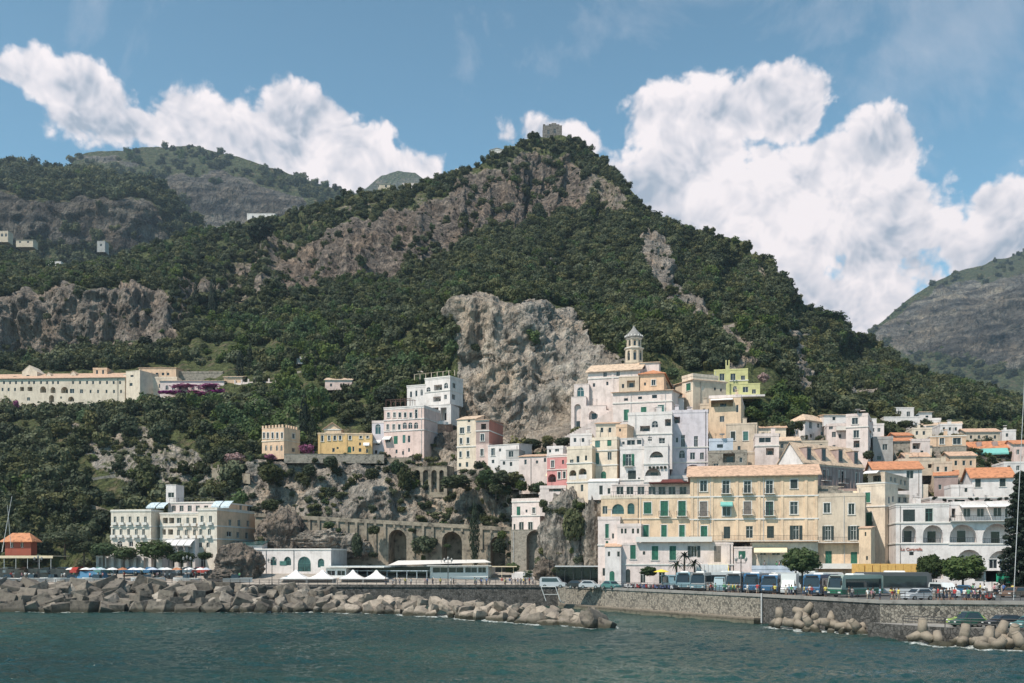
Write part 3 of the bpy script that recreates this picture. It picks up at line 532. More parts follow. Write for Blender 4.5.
class Bld:
    def __init__(s, name, label, x0, D0, x1, D1, yb, cat='house', group=None):
        A = Vector((GX(x0, D0), D0, 0)); B = Vector((GX(x1, D1), D1, 0)); s.rz = math.atan2(B.y-A.y, B.x-A.x)
        s.root = empty(name, (A.x, A.y, ZY(yb, D0)), s.rz, label, cat, group)
        s.inv = (Matrix.Translation((A.x, A.y, ZY(yb, D0))) @ Matrix.Rotation(s.rz, 4, 'Z')).inverted()
        s.args = (x0, D0, x1, D1, yb)
    def part(s, name, mb, mat, lab=None, parent=None, smooth=False):
        mb.xf(s.M); o = mb.build(name, mat, parent or s.root, smooth)
        if lab: o['label'] = lab
        return o
    def wing(s, yt, mat, x0=None, D0=None, x1=None, D1=None, yb=None, depth=10, left=None, right=None, roof='flat', rh=1.6, rmat=None, over=.4, wins=(), lwins=(), rwins=(), cornice=(), pil=(), balc=(), ztop=None, parapet=.7, sidemat=None, trim=None, base=None, wname='wall', clutter=0):
        a = s.args; x0 = a[0] if x0 is None else x0; D0 = a[1] if D0 is None else D0; x1 = a[2] if x1 is None else x1; D1 = a[3] if D1 is None else D1; yb = a[4] if yb is None else yb
        A = Vector((GX(x0, D0), D0)); B = Vector((GX(x1, D1), D1)); W = (B-A).length; e = (B-A)/W; n = Vector((-e.y, e.x))
        zb = ZY(yb, D0); zt = ZY(yt, D0)-zb
        rz = math.atan2(e.y, e.x); s.M = s.inv @ (Matrix.Translation((A.x, A.y, zb)) @ Matrix.Rotation(rz, 4, 'Z'))
        # depth from the pixel where a visible side ends
        if right is not None: k = (right-512)/F; depth = abs((B.x-k*B.y)/(n.x-k*n.y)) if abs(n.x-k*n.y) > 1e-6 else depth
        if left is not None: k = (left-512)/F; depth = abs((A.x-k*A.y)/(n.x-k*n.y))
        depth = min(max(depth, 1.0), 45)
        fcs = {'F': Face((0,0), (1,0), (0,1), W), 'L': Face((0,depth), (0,-1), (1,0), depth), 'R': Face((W,0), (0,1), (-1,0), depth), 'B': Face((W,depth), (-1,0), (0,-1), W)}
        def hit(x, y, fk):
            fc = fcs[fk]; O = A+e*fc.o.x+n*fc.o.y; d = e*fc.d.x+n*fc.d.y; k = (x-512)/F
            u = (k*O.y-O.x)/(d.x-k*d.y); Dh = O.y+u*d.y; return u, ZY(y, Dh)-zb
        mb = MB(); made = []
        for fk, lst in (('F', wins), ('L', lwins), ('R', rwins), ('B', ())):
            fc = fcs[fk]; ops = []
            for (x, y, w, h, t) in lst:
                u0, z = hit(x-w/2, y, fk); u1, _ = hit(x+w/2, y, fk); _, z1 = hit(x, y-h/2, fk); _, z0 = hit(x, y+h/2, fk)
                if u0 > u1: u0, u1 = u1, u0
                u0 = max(u0, .12); u1 = min(u1, fc.L-.12); z0 = max(z0, .03); z1 = min(z1, zt-.1)
                if u1-u0 < .15 or z1-z0 < .2: continue
                if any(not (u1 <= o[0]+.02 or u0 >= o[1]-.02 or z1 <= o[2]+.02 or z0 >= o[3]-.02) for o in ops): continue
                deep = t[0] in 'AL'; arch = t[0] in 'aAn'
                ops.append((u0, u1, z0, z1, arch, min(2.2, depth*.3) if deep else .28)); made.append((fc, ops[-1], t))
            mt = 1 if (fk in 'LR' and sidemat) else 0
            strip_wall(mb, fc, 0, zt, ops, mt)
        # gables
        if roof == 'tile_p':
            for q, y in ((0, 0), (1, depth)): mb.face([(0,y,zt), (W,y,zt), (W/2,y,zt+rh)] if q == 0 else [(W,y,zt), (0,y,zt), (W/2,y,zt+rh)])
        if roof == 'tile_l':
            mi = 1 if sidemat else 0
            mb.face([(0,depth,zt),(0,0,zt),(0,depth/2,zt+rh)], mi); mb.face([(W,0,zt),(W,depth,zt),(W,depth/2,zt+rh)], mi)
        if roof == 'shed':
            mb.face([(0,depth,zt),(0,0,zt),(0,depth,zt+rh)]); mb.face([(W,0,zt),(W,depth,zt),(W,depth,zt+rh)]); mb.face([(W,depth,zt),(0,depth,zt),(0,depth,zt+rh),(W,depth,zt+rh)])
        s.part(wname, mb, [mat, sidemat or mat])
        # roof
        rb = MB(); o = over; rm = rmat or (DECK if roof == 'flat' else TILE)
        if roof == 'flat':
            rb.box((.24,.24,zt-parapet),(W-.24,depth-.24,zt-parapet+.02)); t = .3
            for (p, q) in (((-.06,-.06),(W+.06,t)), ((-.06,depth-t),(W+.06,depth+.06)), ((-.06,t),(t,depth-t)), ((W-t,t),(W+.06,depth-t))):
                rb.box((p[0],p[1],zt-parapet+.1), (q[0],q[1],zt+.08), 1)
            s.part('roof', rb, [rm, trim or mat])
        else:
            def slab(pts, th=.16):
                up = [Vector(p) for p in pts]; dn = [p-Vector((0,0,th)) for p in up]; rb.face(up); rb.face(dn[::-1])
                for i in range(len(up)): j = (i+1) % len(up); rb.face([up[i], dn[i], dn[j], up[j]])
            z = zt+.17; k = rh/(depth/2); k2 = rh/(W/2)
            if roof == 'tile_l':
                slab([(-o,-o,z-k*o),(W+o,-o,z-k*o),(W+o,depth/2,z+rh),(-o,depth/2,z+rh)]); slab([(W+o,depth+o,z-k*o),(-o,depth+o,z-k*o),(-o,depth/2,z+rh),(W+o,depth/2,z+rh)])
            elif roof == 'tile_p':
                slab([(-o,-o,z-k2*o),(W/2,-o,z+rh),(W/2,depth+o,z+rh),(-o,depth+o,z-k2*o)]); slab([(W/2,-o,z+rh),(W+o,-o,z-k2*o),(W+o,depth+o,z-k2*o),(W/2,depth+o,z+rh)])
            elif roof == 'shed':
                k = rh/depth; slab([(-o,-o,z-k*o),(W+o,-o,z-k*o),(W+o,depth+o,z+rh+k*o),(-o,depth+o,z+rh+k*o)])
            elif roof == 'hip':
                r = min(W, depth)/2; zz = z-rh/r*o
                if W >= depth: p, q = (r,depth/2,z+rh), (W-r,depth/2,z+rh)
                else: p, q = (W/2,r,z+rh), (W/2,depth-r,z+rh)
                a_, b_, c_, d_ = (-o,-o,zz),(W+o,-o,zz),(W+o,depth+o,zz),(-o,depth+o,zz)
                if W >= depth:
                    if abs(p[0]-q[0]) < .02:
                        for f in ([a_,b_,p],[b_,c_,p],[c_,d_,p],[d_,a_,p]): slab(f)
                    else:
                        for f in ([a_,b_,q,p],[b_,c_,q],[c_,d_,p,q],[d_,a_,p]): slab(f)
                else:
                    for f in ([a_,b_,p],[b_,c_,q,p],[c_,d_,q],[d_,a_,p,q]): slab(f)
            s.part('roof', rb, rm)
        # cornices / pilasters / balconies, y given in photo rows
        if cornice or (roof != 'flat' and over > .2):
            cb = MB()
            for y in cornice:
                z = ZY(y, D0)-zb
                cb.box((-.12,-.14,z-.13),(W+.12,-.003,z+.13)); cb.box((-.12,-.003,z-.13),(-.003,depth,z+.13)); cb.box((W+.003,-.003,z-.13),(W+.12,depth,z+.13))
            if roof != 'flat' and over > .2: cb.box((-.1,-.12,zt-.3),(W+.1,-.003,zt-.02))
            s.part('cornice', cb, trim or TRIM)
        for x in pil:
            u, _ = hit(x, yb, 'F'); pb = MB(); pb.box((u-.28,-.12,.0),(u+.28,-.003,zt-.32)); s.part('pilaster', pb, mat)
        for (y, xa, xb, dp, solid) in balc:
            ua, z = hit(xa, y, 'F'); ub, _ = hit(xb, y, 'F'); s.balcony(fcs['F'], ua, ub, z, dp, solid)
        for (fc, op, t) in made: s.window(fc, op, t)
        if W > 7 and zt > 7 and wins:
            for k_ in range(1+int(W > 14)+int(W > 24)):
                for _try in range(8):
                    u = random.uniform(.4, W-.4)
                    if all(not (o_[0]-.3 < u < o_[1]+.3) for f_, o_, t_ in made if f_ is fcs['F']): break
                else: continue
                pb = MB(); pb.tube((u,-.09,.2),(u,-.09,zt-.35),.055,n=6); s.part('drainpipe', pb, random.choice([SHGR, IRON, PALEMET]))
        if roof == 'flat' and W > 5:
            for q in range(random.randrange(1, 3)):
                ab = MB(); ax = random.uniform(.8, W-.8); ay = random.uniform(.8, max(1, depth-1)); hh = random.uniform(1.4, 2.6); ab.tube((ax,ay,zt-.4),(ax,ay,zt+hh),.035,n=5)
                for kk in range(4): ab.tube((ax-.35+.04*kk,ay,zt+hh-.18*kk),(ax+.35-.04*kk,ay,zt+hh-.18*kk),.02,n=4)
                s.part('antenna', ab, IRON)
        for q in range(clutter):
            hx = random.uniform(1, max(1.2, W-1)); hy = random.uniform(1, max(1.2, depth*.6)); z0 = zt-.3
            cb = MB(); w = random.uniform(.35, .6); cb.box((hx-w,hy-w*.7,z0),(hx+w,hy+w*.7,z0+random.uniform(1.2,1.9))); cb.box((hx-w-.08,hy-w*.7-.08,z0+1.9),(hx+w+.08,hy+w*.7+.08,z0+2.02)); s.part('chimney', cb, mat)
        s.last = (W, depth, zt, fcs, hit)
        return s
    def balcony(s, fc, ua, ub, z, dp=.9, solid=False):
        b = MB(); fbox(b, fc, ua, ub, z-.12, z, -dp, -.003)
        if solid:
            hh = .9 if solid == 1 and dp > .95 else .5
            fbox(b, fc, ua, ub, z, z+hh, -dp, -dp+.12); fbox(b, fc, ua, ua+.12, z, z+hh, -dp+.12, -.003); fbox(b, fc, ub-.12, ub, z, z+hh, -dp+.12, -.003)
        o = s.part('balcony', b, TRIM if solid != 2 else WHITE)
        if not solid:
            r = MB(); n = max(2, int((ub-ua)/.28))
            for i in range(n+1):
                u = ua+.03+(ub-ua-.06)*i/n; fbox(r, fc, u-.018, u+.018, z, z+.95, -dp+.02, -dp+.055)
            fbox(r, fc, ua, ub, z+.95, z+1.0, -dp, -dp+.07)
            for u in (ua, ub-.04):
                for k in range(3): fbox(r, fc, u, u+.04, z, z+.95, -dp+.1+k*(dp-.15)/3, -dp+.135+k*(dp-.15)/3)
                fbox(r, fc, u, u+.05, z+.95, z+1.0, -dp+.07, -.004)
            s.part('railing', r, IRON, parent=o)
    def window(s, fc, op, t):
        a, b, c, d, arch, dep = op; k = t[0]; W = b-a; H = d-c; col = next((SHC[q] for q in t[1:] if q in SHC), SHG)
        big = H > 1.0 and W > .5
        if k in 'AL':   # loggia: a door or window in its back wall
            m = (a+b)/2; w = min(W*.36, 1.0); o = MB(); fbox(o, fc, m-w*.6, m+w*.9, c+.02, c+min(H*.7, 2.3), dep-.06, dep-.003); s.part('window', o, GLASS)
            if 'r' in t:
                r = MB(); n = max(2, int(W/.3))
                for i in range(n+1): u = a+.03+(W-.06)*i/n; fbox(r, fc, u-.02, u+.02, c, c+.9, .05, .09)
                fbox(r, fc, a, b, c+.9, c+.96, .04, .1); s.part('railing', r, IRON)
            if 'v' in t: # solid parapet
                r = MB(); fbox(r, fc, a+.01, b-.01, c, c+.9, .04, .2); s.part('parapet', r, WHITE)
        elif not big:
            o = MB(); fbox(o, fc, a+.01, b-.01, c+.01, d-.01, .16, .24); s.part('window', o, GLASS)
        elif k in 'cn':
            o = MB(); f = .07
            fbox(o, fc, a+.005, a+f, c, d-.005, .02, .14); fbox(o, fc, b-f, b-.005, c, d-.005, .02, .14); fbox(o, fc, a+f, b-f, d-f, d-.005, .02, .14)
            w = s.part('window', o, col)
            m = (a+b)/2
            for (p, q) in ((a+f, m-.015), (m+.015, b-f)):
                x = MB(); fbox(x, fc, p, q, c+.02, d-f, .05, .10)
                for z in np.arange(c+.15, d-.2, .17): fbox(x, fc, p+.06, q-.06, z, z+.05, .03, .05)
                s.part('shutter', x, col, parent=w)
        else:
            o = MB(); f = .055; m = (a+b)/2
            if arch:
                r = W/2; zc = max(c, d-r); K = 8; rz = d-zc
                arc = [(a+r-r*math.cos(math.pi*q/K), zc+rz*math.sin(math.pi*q/K)) for q in range(K+1)]
                for q in range(K):
                    p0, p1 = arc[q], arc[q+1]; i0 = (m+(p0[0]-m)*.86, zc+(p0[1]-zc)*.86); i1 = (m+(p1[0]-m)*.86, zc+(p1[1]-zc)*.86)
                    o.face([fc.p(*p0,.12), fc.p(*i0,.12), fc.p(*i1,.12), fc.p(*p1,.12)]); o.face([fc.p(*i0,.12), fc.p(*i0,.2), fc.p(*i1,.2), fc.p(*i1,.12)])
                fbox(o, fc, a, a+f, c, zc, .12, .2); fbox(o, fc, b-f, b, c, zc, .12, .2); fbox(o, fc, m-.04, m+.04, c, d-.05, .13, .2); fbox(o, fc, a+f, b-f, zc-.04, zc+.04, .13, .2)
            else:
                fbox(o, fc, a, a+f, c, d, .12, .2); fbox(o, fc, b-f, b, c, d, .12, .2); fbox(o, fc, a+f, b-f, d-f, d, .12, .2); fbox(o, fc, a+f, b-f, c, c+f, .12, .2)
                if W > .7: fbox(o, fc, m-.035, m+.035, c+f, d-f, .13, .2)
                if H > 2.2: fbox(o, fc, a+f, b-f, c+H*.68, c+H*.68+.05, .13, .2)
            w = s.part('window', o, (FRW if 'k' not in t else col))
            g = MB()
            if arch: g.face([fc.p(*p, .21) for p in [(a+.01,c+.01)]+[(m+(p[0]-m)*.99, c+(p[1]-c)*.995) for p in arc]+[(b-.01,c+.01)]]); 
            else: fbox(g, fc, a+.01, b-.01, c+.01, d-.01, .205, .24)
            s.part('pane', g, GLASSB if 'p' in t else GLASS, parent=w)
            if k == 'o':
                sw = W*.5
                for (p, q) in ((a-sw-.04, a-.04), (b+.04, b+sw+.04)):
                    x = MB(); fbox(x, fc, p, q, c, d, -.07, -.02)
                    for z in np.arange(c+.12, d-.15, .17): fbox(x, fc, p+.06, q-.06, z, z+.05, -.09, -.07)
                    s.part('shutter', x, col, parent=w)
        if 's' in t:   # pale raised surround
            o = MB(); g = .16; fbox(o, fc, a-g, a-.01, c, d+g, -.05, -.002); fbox(o, fc, b+.01, b+g, c, d+g, -.05, -.002); fbox(o, fc, a-.01, b+.01, d+.01, d+g, -.05, -.002); fbox(o, fc, a-g-.06, b+g+.06, c-.12, c-.002, -.14, -.002)
            s.part('surround', o, TRIM)
        if 'b' in t: s.balcony(fc, a-.35, b+.35, c-.02, .8)
        for q in 'twcyb':
            if '*'+q in t:
                o = MB(); z = d+.25; o.face([fc.p(a-.4,z,-.02), fc.p(b+.4,z,-.02), fc.p(b+.4,z-.7,-1.3), fc.p(a-.4,z-.7,-1.3)]); o.face([fc.p(a-.4,z-.7,-1.3), fc.p(b+.4,z-.7,-1.3), fc.p(b+.4,z-1.0,-1.3), fc.p(a-.4,z-1.0,-1.3)])
                o.face([fc.p(a-.4,z,-.02), fc.p(a-.4,z-.7,-1.3), fc.p(a-.4,z-1.,-1.3)]); o.face([fc.p(b+.4,z,-.02), fc.p(b+.4,z-.7,-1.3), fc.p(b+.4,z-1.,-1.3)]); s.part('awning', o, AWCOL[q])
    def awning(s, x0, x1, y0, y1, dp, col, D=None):
        """a cloth awning on the last wing's front, drop from row y0 to y1"""
        W, depth, zt, fcs, hit = s.last; fc = fcs['F']; ua, z0 = hit(x0, y0, 'F'); ub, _ = hit(x1, y0, 'F')
        z1 = hit(x0, y1, 'F')[1]; o = MB(); n = 6
        for i in range(n):
            p = i/n; q = (i+1)/n; f = lambda v: (z0-(z0-z1)*.8*v**1.4, -.02-dp*v)
            (za, qa), (zb, qb) = f(p), f(q); o.face([fc.p(ua,za,qa), fc.p(ub,za,qa), fc.p(ub,zb,qb), fc.p(ua,zb,qb)]); o.face([fc.p(ua,za-.05,qa), fc.p(ua,zb-.05,qb), fc.p(ub,zb-.05,qb), fc.p(ub,za-.05,qa)])
        o.face([fc.p(ua,zb,-dp-.02), fc.p(ub,zb,-dp-.02), fc.p(ub,z1,-dp-.02), fc.p(ua,z1,-dp-.02)])
        o.face([fc.p(ua,z0,-.02), fc.p(ua,zb,-dp-.02), fc.p(ua,z1,-dp-.02)])
        s.part('awning', o, AWCOL[col]); return s
    def raw(s, name, fn, mat, lab=None):
        """fn(mb, fcs, hit, (W, depth, zt)) in the last wing's space"""
        W, depth, zt, fcs, hit = s.last; o = MB(); fn(o, fcs, hit, (W, depth, zt)); return s.part(name, o, mat, lab)
def row(xs, y, w, h, t): return [(x, y, w, h, t) for x in xs]
# ------------------------------------------------------------------ the town
# 1. long ochre palazzo on the seafront
b = Bld('palazzo', 'long ochre palazzo with tiled roof and green shutters facing the bus terminal', 690, 200, 818, 195, 590)
b.wing(476, OCHRE, yb=542, depth=11, roof='tile_l', rh=2.3, rmat=TILE, over=.7, cornice=[497,519.5],
  wins=[(703.6,486,7,11,'gKs'),(726,487,7,13,'gKsb'),(747.5,487,7,12,'gKsb'),(769.5,487,7,13,'gKsb'),(794,484,7,9,'cKs'),
        (703.6,509,7.5,15,'cRsb'),(726.5,509.5,8,13,'gKs*t'),(747.5,508,7.5,13,'cRsb'),(769.5,508.5,7.5,14,'gGksb'),(794,508,7.5,12.5,'gKs'),
        (704,532,6.5,12,'cGs'),(727,532.5,6.5,12,'cK'),(749.5,532,7,12,'gK'),(770.5,532,7,12,'gKk'),(796,532.5,6,14,'oK')], pil=[692,712,737,759,782,806,816])
b.wing(543, CREAM, x0=752, D0=196.6, x1=818, D1=193.5, yb=590, depth=8, parapet=.3, wins=[(763,551,6,8,'dG'),(776,551,8,8,'g'),(800,557,6,12,'g')], balc=[(541,690,818,1.5,False)])
b.awning(754,787,547,553,2.2,'c')
b.wing(566, PALEB, x0=752, D0=191, x1=800, D1=189, yb=590, depth=4.6, parapet=.75, wins=row([760,770,780,790],578,6,9,'gK'))
b.wing(543, OCHRE, x0=818, D0=195, x1=865, D1=192, yb=590, depth=9, parapet=.3, wins=[(828.5,558,6.5,14,'cG'),(854,559,6.5,14,'cG')], balc=[(542.5,818,864,1.4,False),(568,800,864,2.6,1)])
b.wing(494, BEIGE, x0=818, D0=195, x1=865, D1=192, yb=544, depth=9, roof='flat', wins=[(827,508,6.5,10,'gKs'),(851.5,509,6,11,'gKs'),(828,533,5.5,14,'oKs'),(853.5,533,5.5,14,'oKs')], clutter=2)
b.raw('terrace wall', lambda m, f, h, s_: [m.box((0, .4+i*1.6, s_[2]), (s_[0]*.75-i*2, .7+i*1.6, s_[2]+.5+i*.35)) for i in range(3)], STONE)
# 2. ochre west half
b = Bld('palazzo', 'lower ochre house with dark red canopy terrace, left of the long tiled palazzo', 601, 204, 690, 200.3, 590)
b.wing(496, OCHRE, yb=545, depth=9, wins=[(605,510,5,8,'gR'),(618,509,12,10,'akTp'),(631,508.5,7,11,'akTp'),(647.6,508,7.5,11.5,'cGs'),(664.3,508.5,7.5,15,'cGsb'),(682,508.5,7.5,15,'cGsb'),
        (646,531,5.5,12,'cGs'),(664,531,5.5,12,'cGs'),(682,531,5.5,12,'cGs')], cornice=[519,541.5], trim=CREAM)
b.wing(485, PWHITE, x0=612, D0=206, x1=690, D1=203, yb=497, depth=5, parapet=.2, wins=row([620,630,641,652,662,672,683],490.5,7,8,'g'))
b.raw('canopy', lambda m, f, h, s_: (m.box((s_[0]*.48,-2.2,s_[2]+.12),(s_[0],3.0,s_[2]+.3)), m.box((s_[0]*.62,-.6,s_[2]+.31),(s_[0]*.93,3.2,s_[2]+1.0), top=.5)), DKROOF)
b.raw('railing', lambda m, f, h, s_: [m.box((i*.5,-2.6,-.2),(i*.5+.05,-2.55,.85)) for i in range(int(s_[0]*2))]+[m.box((0,-2.62,.85),(s_[0],-2.54,.92))], IRON)
b.wing(543, PWHITE, x0=620, D0=200.5, x1=733, D1=196.3, yb=591, depth=4.5, parapet=.5, cornice=[564.5], wins=[(633,552,5.5,14,'cGs'),(644,553,2.5,3.5,'d'),(655,553,6.5,14,'cGs'),(672.8,553,6.5,14,'cGs'),(694,551.5,6,11,'oK'),(717.5,554,7,16,'cR'),
        (628,576,4.5,14,'nK'),(643,577,5,12,'gK'),(662,578,6,12,'gK'),(684,578,6,12,'gB'),(708,578,6,12,'gK'),(724,578,6,12,'gK')], balc=[(541.5,636,712,1.0,1)])
b.wing(547, PWHITE, x0=734, D0=196, x1=752, D1=195.4, yb=591, depth=4, parapet=.3, wins=[(742,555,7,8,'cG')], rmat=PALEB)
b.awning(708,728,564,573,4.0,'y')
# 3. tall narrow pinkish house on the crag edge
b = Bld('house', 'narrow pinkish white house beside the rocky crag above the bus shelter', 598, 202.5, 620, 201.5, 592)
b.wing(517, PWHITE, yb=592, depth=9, wins=[(607,531,3.5,14,'cGs'),(607,544,2.5,6,'cG'),(613,536,2,5,'d'),(609.3,553,2.6,6,'gG'),(619,553,2.4,6,'gB'),(604,572,3,8,'g'),(614,577,3.5,13,'gK')], cornice=[545], clutter=1)
b.wing(524, PWHITE, x0=617, D0=201, x1=641, D1=200, yb=546, depth=4, wins=row([622,625.5,633,638],531,2.2,5,'d'))
b.wing(547, WHITE, x0=605, D0=199.8, x1=621, D1=199.2, yb=592, depth=2.4, roof='shed', rh=.6, rmat=TILE, over=.1, wins=[(609,554,2.5,5,'g'),(618.5,554,2.5,5,'g'),(612,577,5,12,'n')])
# 4. white loggia houses above the palazzo
b = Bld('house', 'white house with large open green shutters behind the red canopy terrace', 620, 214, 645, 213, 497)
b.wing(447, WHITE, yb=497, depth=9, wins=[(628.5,460,5.5,12,'oGb'),(632,475.5,8,10,'cK'),(639,479,2,3,'d')], cornice=[480,487], clutter=1)
b.wing(438.5, WHITE, x0=620, D0=217, x1=642, D1=216, yb=448, depth=6, parapet=.2, wins=[(623.4,443,2.5,3,'d'),(631,442.5,8,5,'g'),(639.5,442,5,4.5,'gT')])
b = Bld('house', 'white house with two stacked arched loggias and plants beside the green shutters', 644, 212, 668, 211, 497)
b.wing(444, WHITE, yb=497, depth=8, wins=[(656.5,456.5,14,10.5,'Av'),(653,474,16,12,'Av')], cornice=[464,482], clutter=1)
b.raw('planter', lambda m, f, h, s_: [m.box((1+i*.8,-.35,s_[2]*.53),(1.5+i*.8,-.02,s_[2]*.53+.5)) for i in range(5)], M_LEAFD)
b = Bld('house', 'large white house with terrace openings and a small arched window below the peach tiled house', 628, 224, 672, 222, 470)
b.wing(413, WHITE, yb=470, depth=10, wins=[(645,428.5,10,5.5,'L'),(655,424,6.5,6.5,'a'),(668,422.5,6,7,'L'),(627.5,431,2.5,4,'d'),(662,443,6,10,'gR'),(650,440,4,6,'g')], cornice=[434.5], clutter=2)
b = Bld('house', 'tall blank lilac white house front in the middle of the old town', 671, 226, 708, 225, 480)
b.wing(410.5, LILAC, yb=480, left=668, depth=10, wins=[(677,420,6,6.5,'L'),(683,441,4.2,12,'gR'),(696,441.5,4,11,'gR'),(677,440,2.5,5,'d'),(682,454,6,8,'a'),(692.6,456,5,7,'gT'),(702,456,4,7,'g'),(693,469,18,9,'AGr')], cornice=[447.5,462.5], clutter=2)
b.wing(476, WHITE, x0=668, D0=219, x1=714, D1=217, yb=497, depth=6, wins=row([674,685,697,706],484,4,7,'g'))
b = Bld('house', 'pale blue plastered hut standing on a rubble stone wall with a satellite dish', 708, 223, 747, 221, 482)
b.wing(451, STONE, yb=482, depth=6, wins=[(716,467,5,7,'gK'),(729,458,12,9,'LK'),(741,460,3,5,'g')])
b.wing(439, PALEB, x0=709, D0=223.5, x1=733, D1=222.5, yb=452, depth=6, wins=[(720,446,6,3.5,'dW')])
def dish(m, f, h, s_): m.lathe([(.05,0),(.4,.08),(.62,.26),(.66,.34)], 12, (s_[0]*.55,-.5,s_[2]+.7)); m.tube((s_[0]*.55,-.5,s_[2]-.2),(s_[0]*.55,-.5,s_[2]+.7),.05)
b.raw('satellite dish', dish, PALEMET)
# 5. peach house and church
b = Bld('house', 'pinkish white house with faded orange tiled roof and three green windows below the church', 613, 238, 672, 234, 440)
b.wing(393, PWHITE, yb=440, right=682, roof='shed', rh=2.0, rmat=TILE, over=.5, cornice=[403.5], wins=[(626.4,415,5,11,'cGs'),(643.7,411,5.5,8,'cGs'),(661,409,6,8,'cTs'),(626,399.5,4,2.6,'d'),(640,397.8,4,2.6,'d'),(654.5,396.5,5,3.4,'d')], rwins=[(675.6,408,2.4,5,'d'),(679,400,2,4,'d')])
b = Bld('church', 'white church with arched side buttresses, tiled roof and staircase above the town', 588, 252, 640, 248, 430, 'church')
b.wing(372, PWHITE, yb=430, depth=12, roof='tile_l', rh=2.6, rmat=TILEP, over=.6, wins=[(605,374.5,3.6,4.6,'d'),(618,373.8,3.6,4.6,'d'),(594,385,2.2,3.6,'d'),(607.3,383.4,2.2,3.6,'d'),(622,388,2,3,'d')], cornice=[379], pil=[612.7])
b.wing(384.5, PWHITE, x0=574, D0=251.5, x1=589, D1=250.8, yb=430, depth=8, wins=[(580.6,393,7,12,'aKp')], parapet=.2)
b.wing(397, PWHITE, x0=571, D0=249.5, x1=586, D1=248.8, yb=445, depth=2.2, parapet=.1, wins=[(577.6,417,6.5,26,'A')])
b.wing(406, PWHITE, x0=586, D0=248.8, x1=606, D1=247.8, yb=445, depth=2.4, parapet=.1, wins=[(593.4,415,9,9,'A')])
b.raw('sloping buttress', lambda m, f, h, s_: (m.face([(-.02,-.01,s_[2]),(-3.8,-.01,s_[2]+2.3),(-3.8,2.2,s_[2]+2.3),(-.02,2.2,s_[2])]), m.face([(0,-.02,s_[2]),(s_[0]+2.2,-.02,s_[2]-1.6),(s_[0]+2.2,-.02,s_[2]-5),(0,-.02,s_[2]-.3)])), PWHITE)
b.wing(377, BEIGE, x0=619, D0=247.6, x1=639, D1=246.8, yb=398, depth=3, parapet=.2, wins=[(623,386,2.4,4,'d'),(631,384,8,7,'L')])
b.wing(374, APRI, x0=640, D0=247, x1=664, D1=245.6, yb=400, right=671, roof='hip', rh=1.2, rmat=TILEO, over=.5, wins=[(653.6,382.5,4,5.5,'gKs'),(645,384,2,3,'d')], rwins=[(667,384,2,4,'d')])
b.wing(363, PWHITE, x0=640, D0=252, x1=659, D1=251, yb=385, depth=6, roof='shed', rh=.8, rmat=TILEP, over=.3, wins=[(644,367.5,2,2.4,'d')])
TW = Bld('bell_tower', 'octagonal stone bell tower with grey cone dome above the church roof', 626, 254, 644, 254, 372, 'bell tower')
TW.wing(363, BEIGE, x0=624.5, x1=645.5, D0=254, D1=254, yb=378, depth=4.8, parapet=.05)
mpx = 254/F; c0 = (2.7, 2.7, 0); base = ZY(363,254)-ZY(378,254)
def stage(r, y0, y1, mat, arches):
    z0 = ZY(y0,254)-ZY(378,254); z1 = ZY(y1,254)-ZY(378,254)
    for i in range(8):
        a0 = 2*math.pi*(i+.5)/8; a1 = 2*math.pi*(i-.5)/8; p = Vector((2.7+r*math.cos(a0), 2.4+r*math.sin(a0))); q = Vector((2.7+r*math.cos(a1), 2.4+r*math.sin(a1)))
        L_ = (q-p).length; e = (q-p)/L_
        fc = Face(p, e, (-e.y, e.x) if (-e.y*(2.7-p.x)+e.x*(2.4-p.y)) > 0 else (e.y, -e.x), L_)
        m = MB(); h = z1-z0; strip_wall(m, fc, z0, z1, [(L_*.28,L_*.72,z0+h*.22,z0+h*.86,True,.35)] if arches else [])
        TW.part('wall', m, mat)
        w = MB(); fbox(w, fc, L_*.3, L_*.7, z0+h*.24, z0+h*.7, .30, .34); 
        if arches: TW.part('opening', w, GLASS)
    m = MB(); m.lathe([(r*1.0,z1-.1),(r*1.13,z1+.06),(r*1.13,z1+.2),(r*1.0,z1+.3)], 8, (2.7,2.4,0), ph=math.pi/8); TW.part('cornice', m, TRIM if mat is BEIGE else TRIM)
TW.M = TW.inv @ Matrix.Translation((GX(624.5,254),254,ZY(378,254)))
stage(2.35, 363, 347.5, BEIGE, True); stage(1.95, 347, 337.5, BEIGE, True)
m = MB(); z = ZY(337,254)-ZY(378,254); m.lathe([(2.0,z),(2.3,z+.1),(2.35,z+.45),(2.15,z+.8),(1.7,z+1.35),(1.1,z+1.9),(.6,z+2.5),(.25,z+3.1),(.02,z+3.6)], 16, (2.7,2.4,0)); TW.part('dome', m, material('grey dome tiles', (.24,.23,.22), var=.25, scale=3), smooth=True)
m = MB()
for i in range(16): a = i*math.pi/8; m.lathe([(.16,0),(.2,.18),(.02,.5)], 6, (2.7+2.25*math.cos(a),2.4+2.25*math.sin(a),z+.4))
TW.part('ornament ring', m, TRIM)
# stair ramp up to the church
m = MB(); n = 26
for i in range(n):
    t0, t1 = i/n, (i+1)/n; p = P(553+t0*60, 447-t0*34, 247-t0*1); q = P(553+t1*60, 447-t1*34, 247-t1*1); m.box((p.x,p.y-1.4,p.z-6),(q.x,p.y+1.6,p.z)); m.box((p.x,p.y-1.7,p.z-6),(q.x,p.y-1.401,p.z+.9))
o = m.build('stairway', PWHITE); props(o, 'long white stairway climbing right to the church arches', 'stairway')
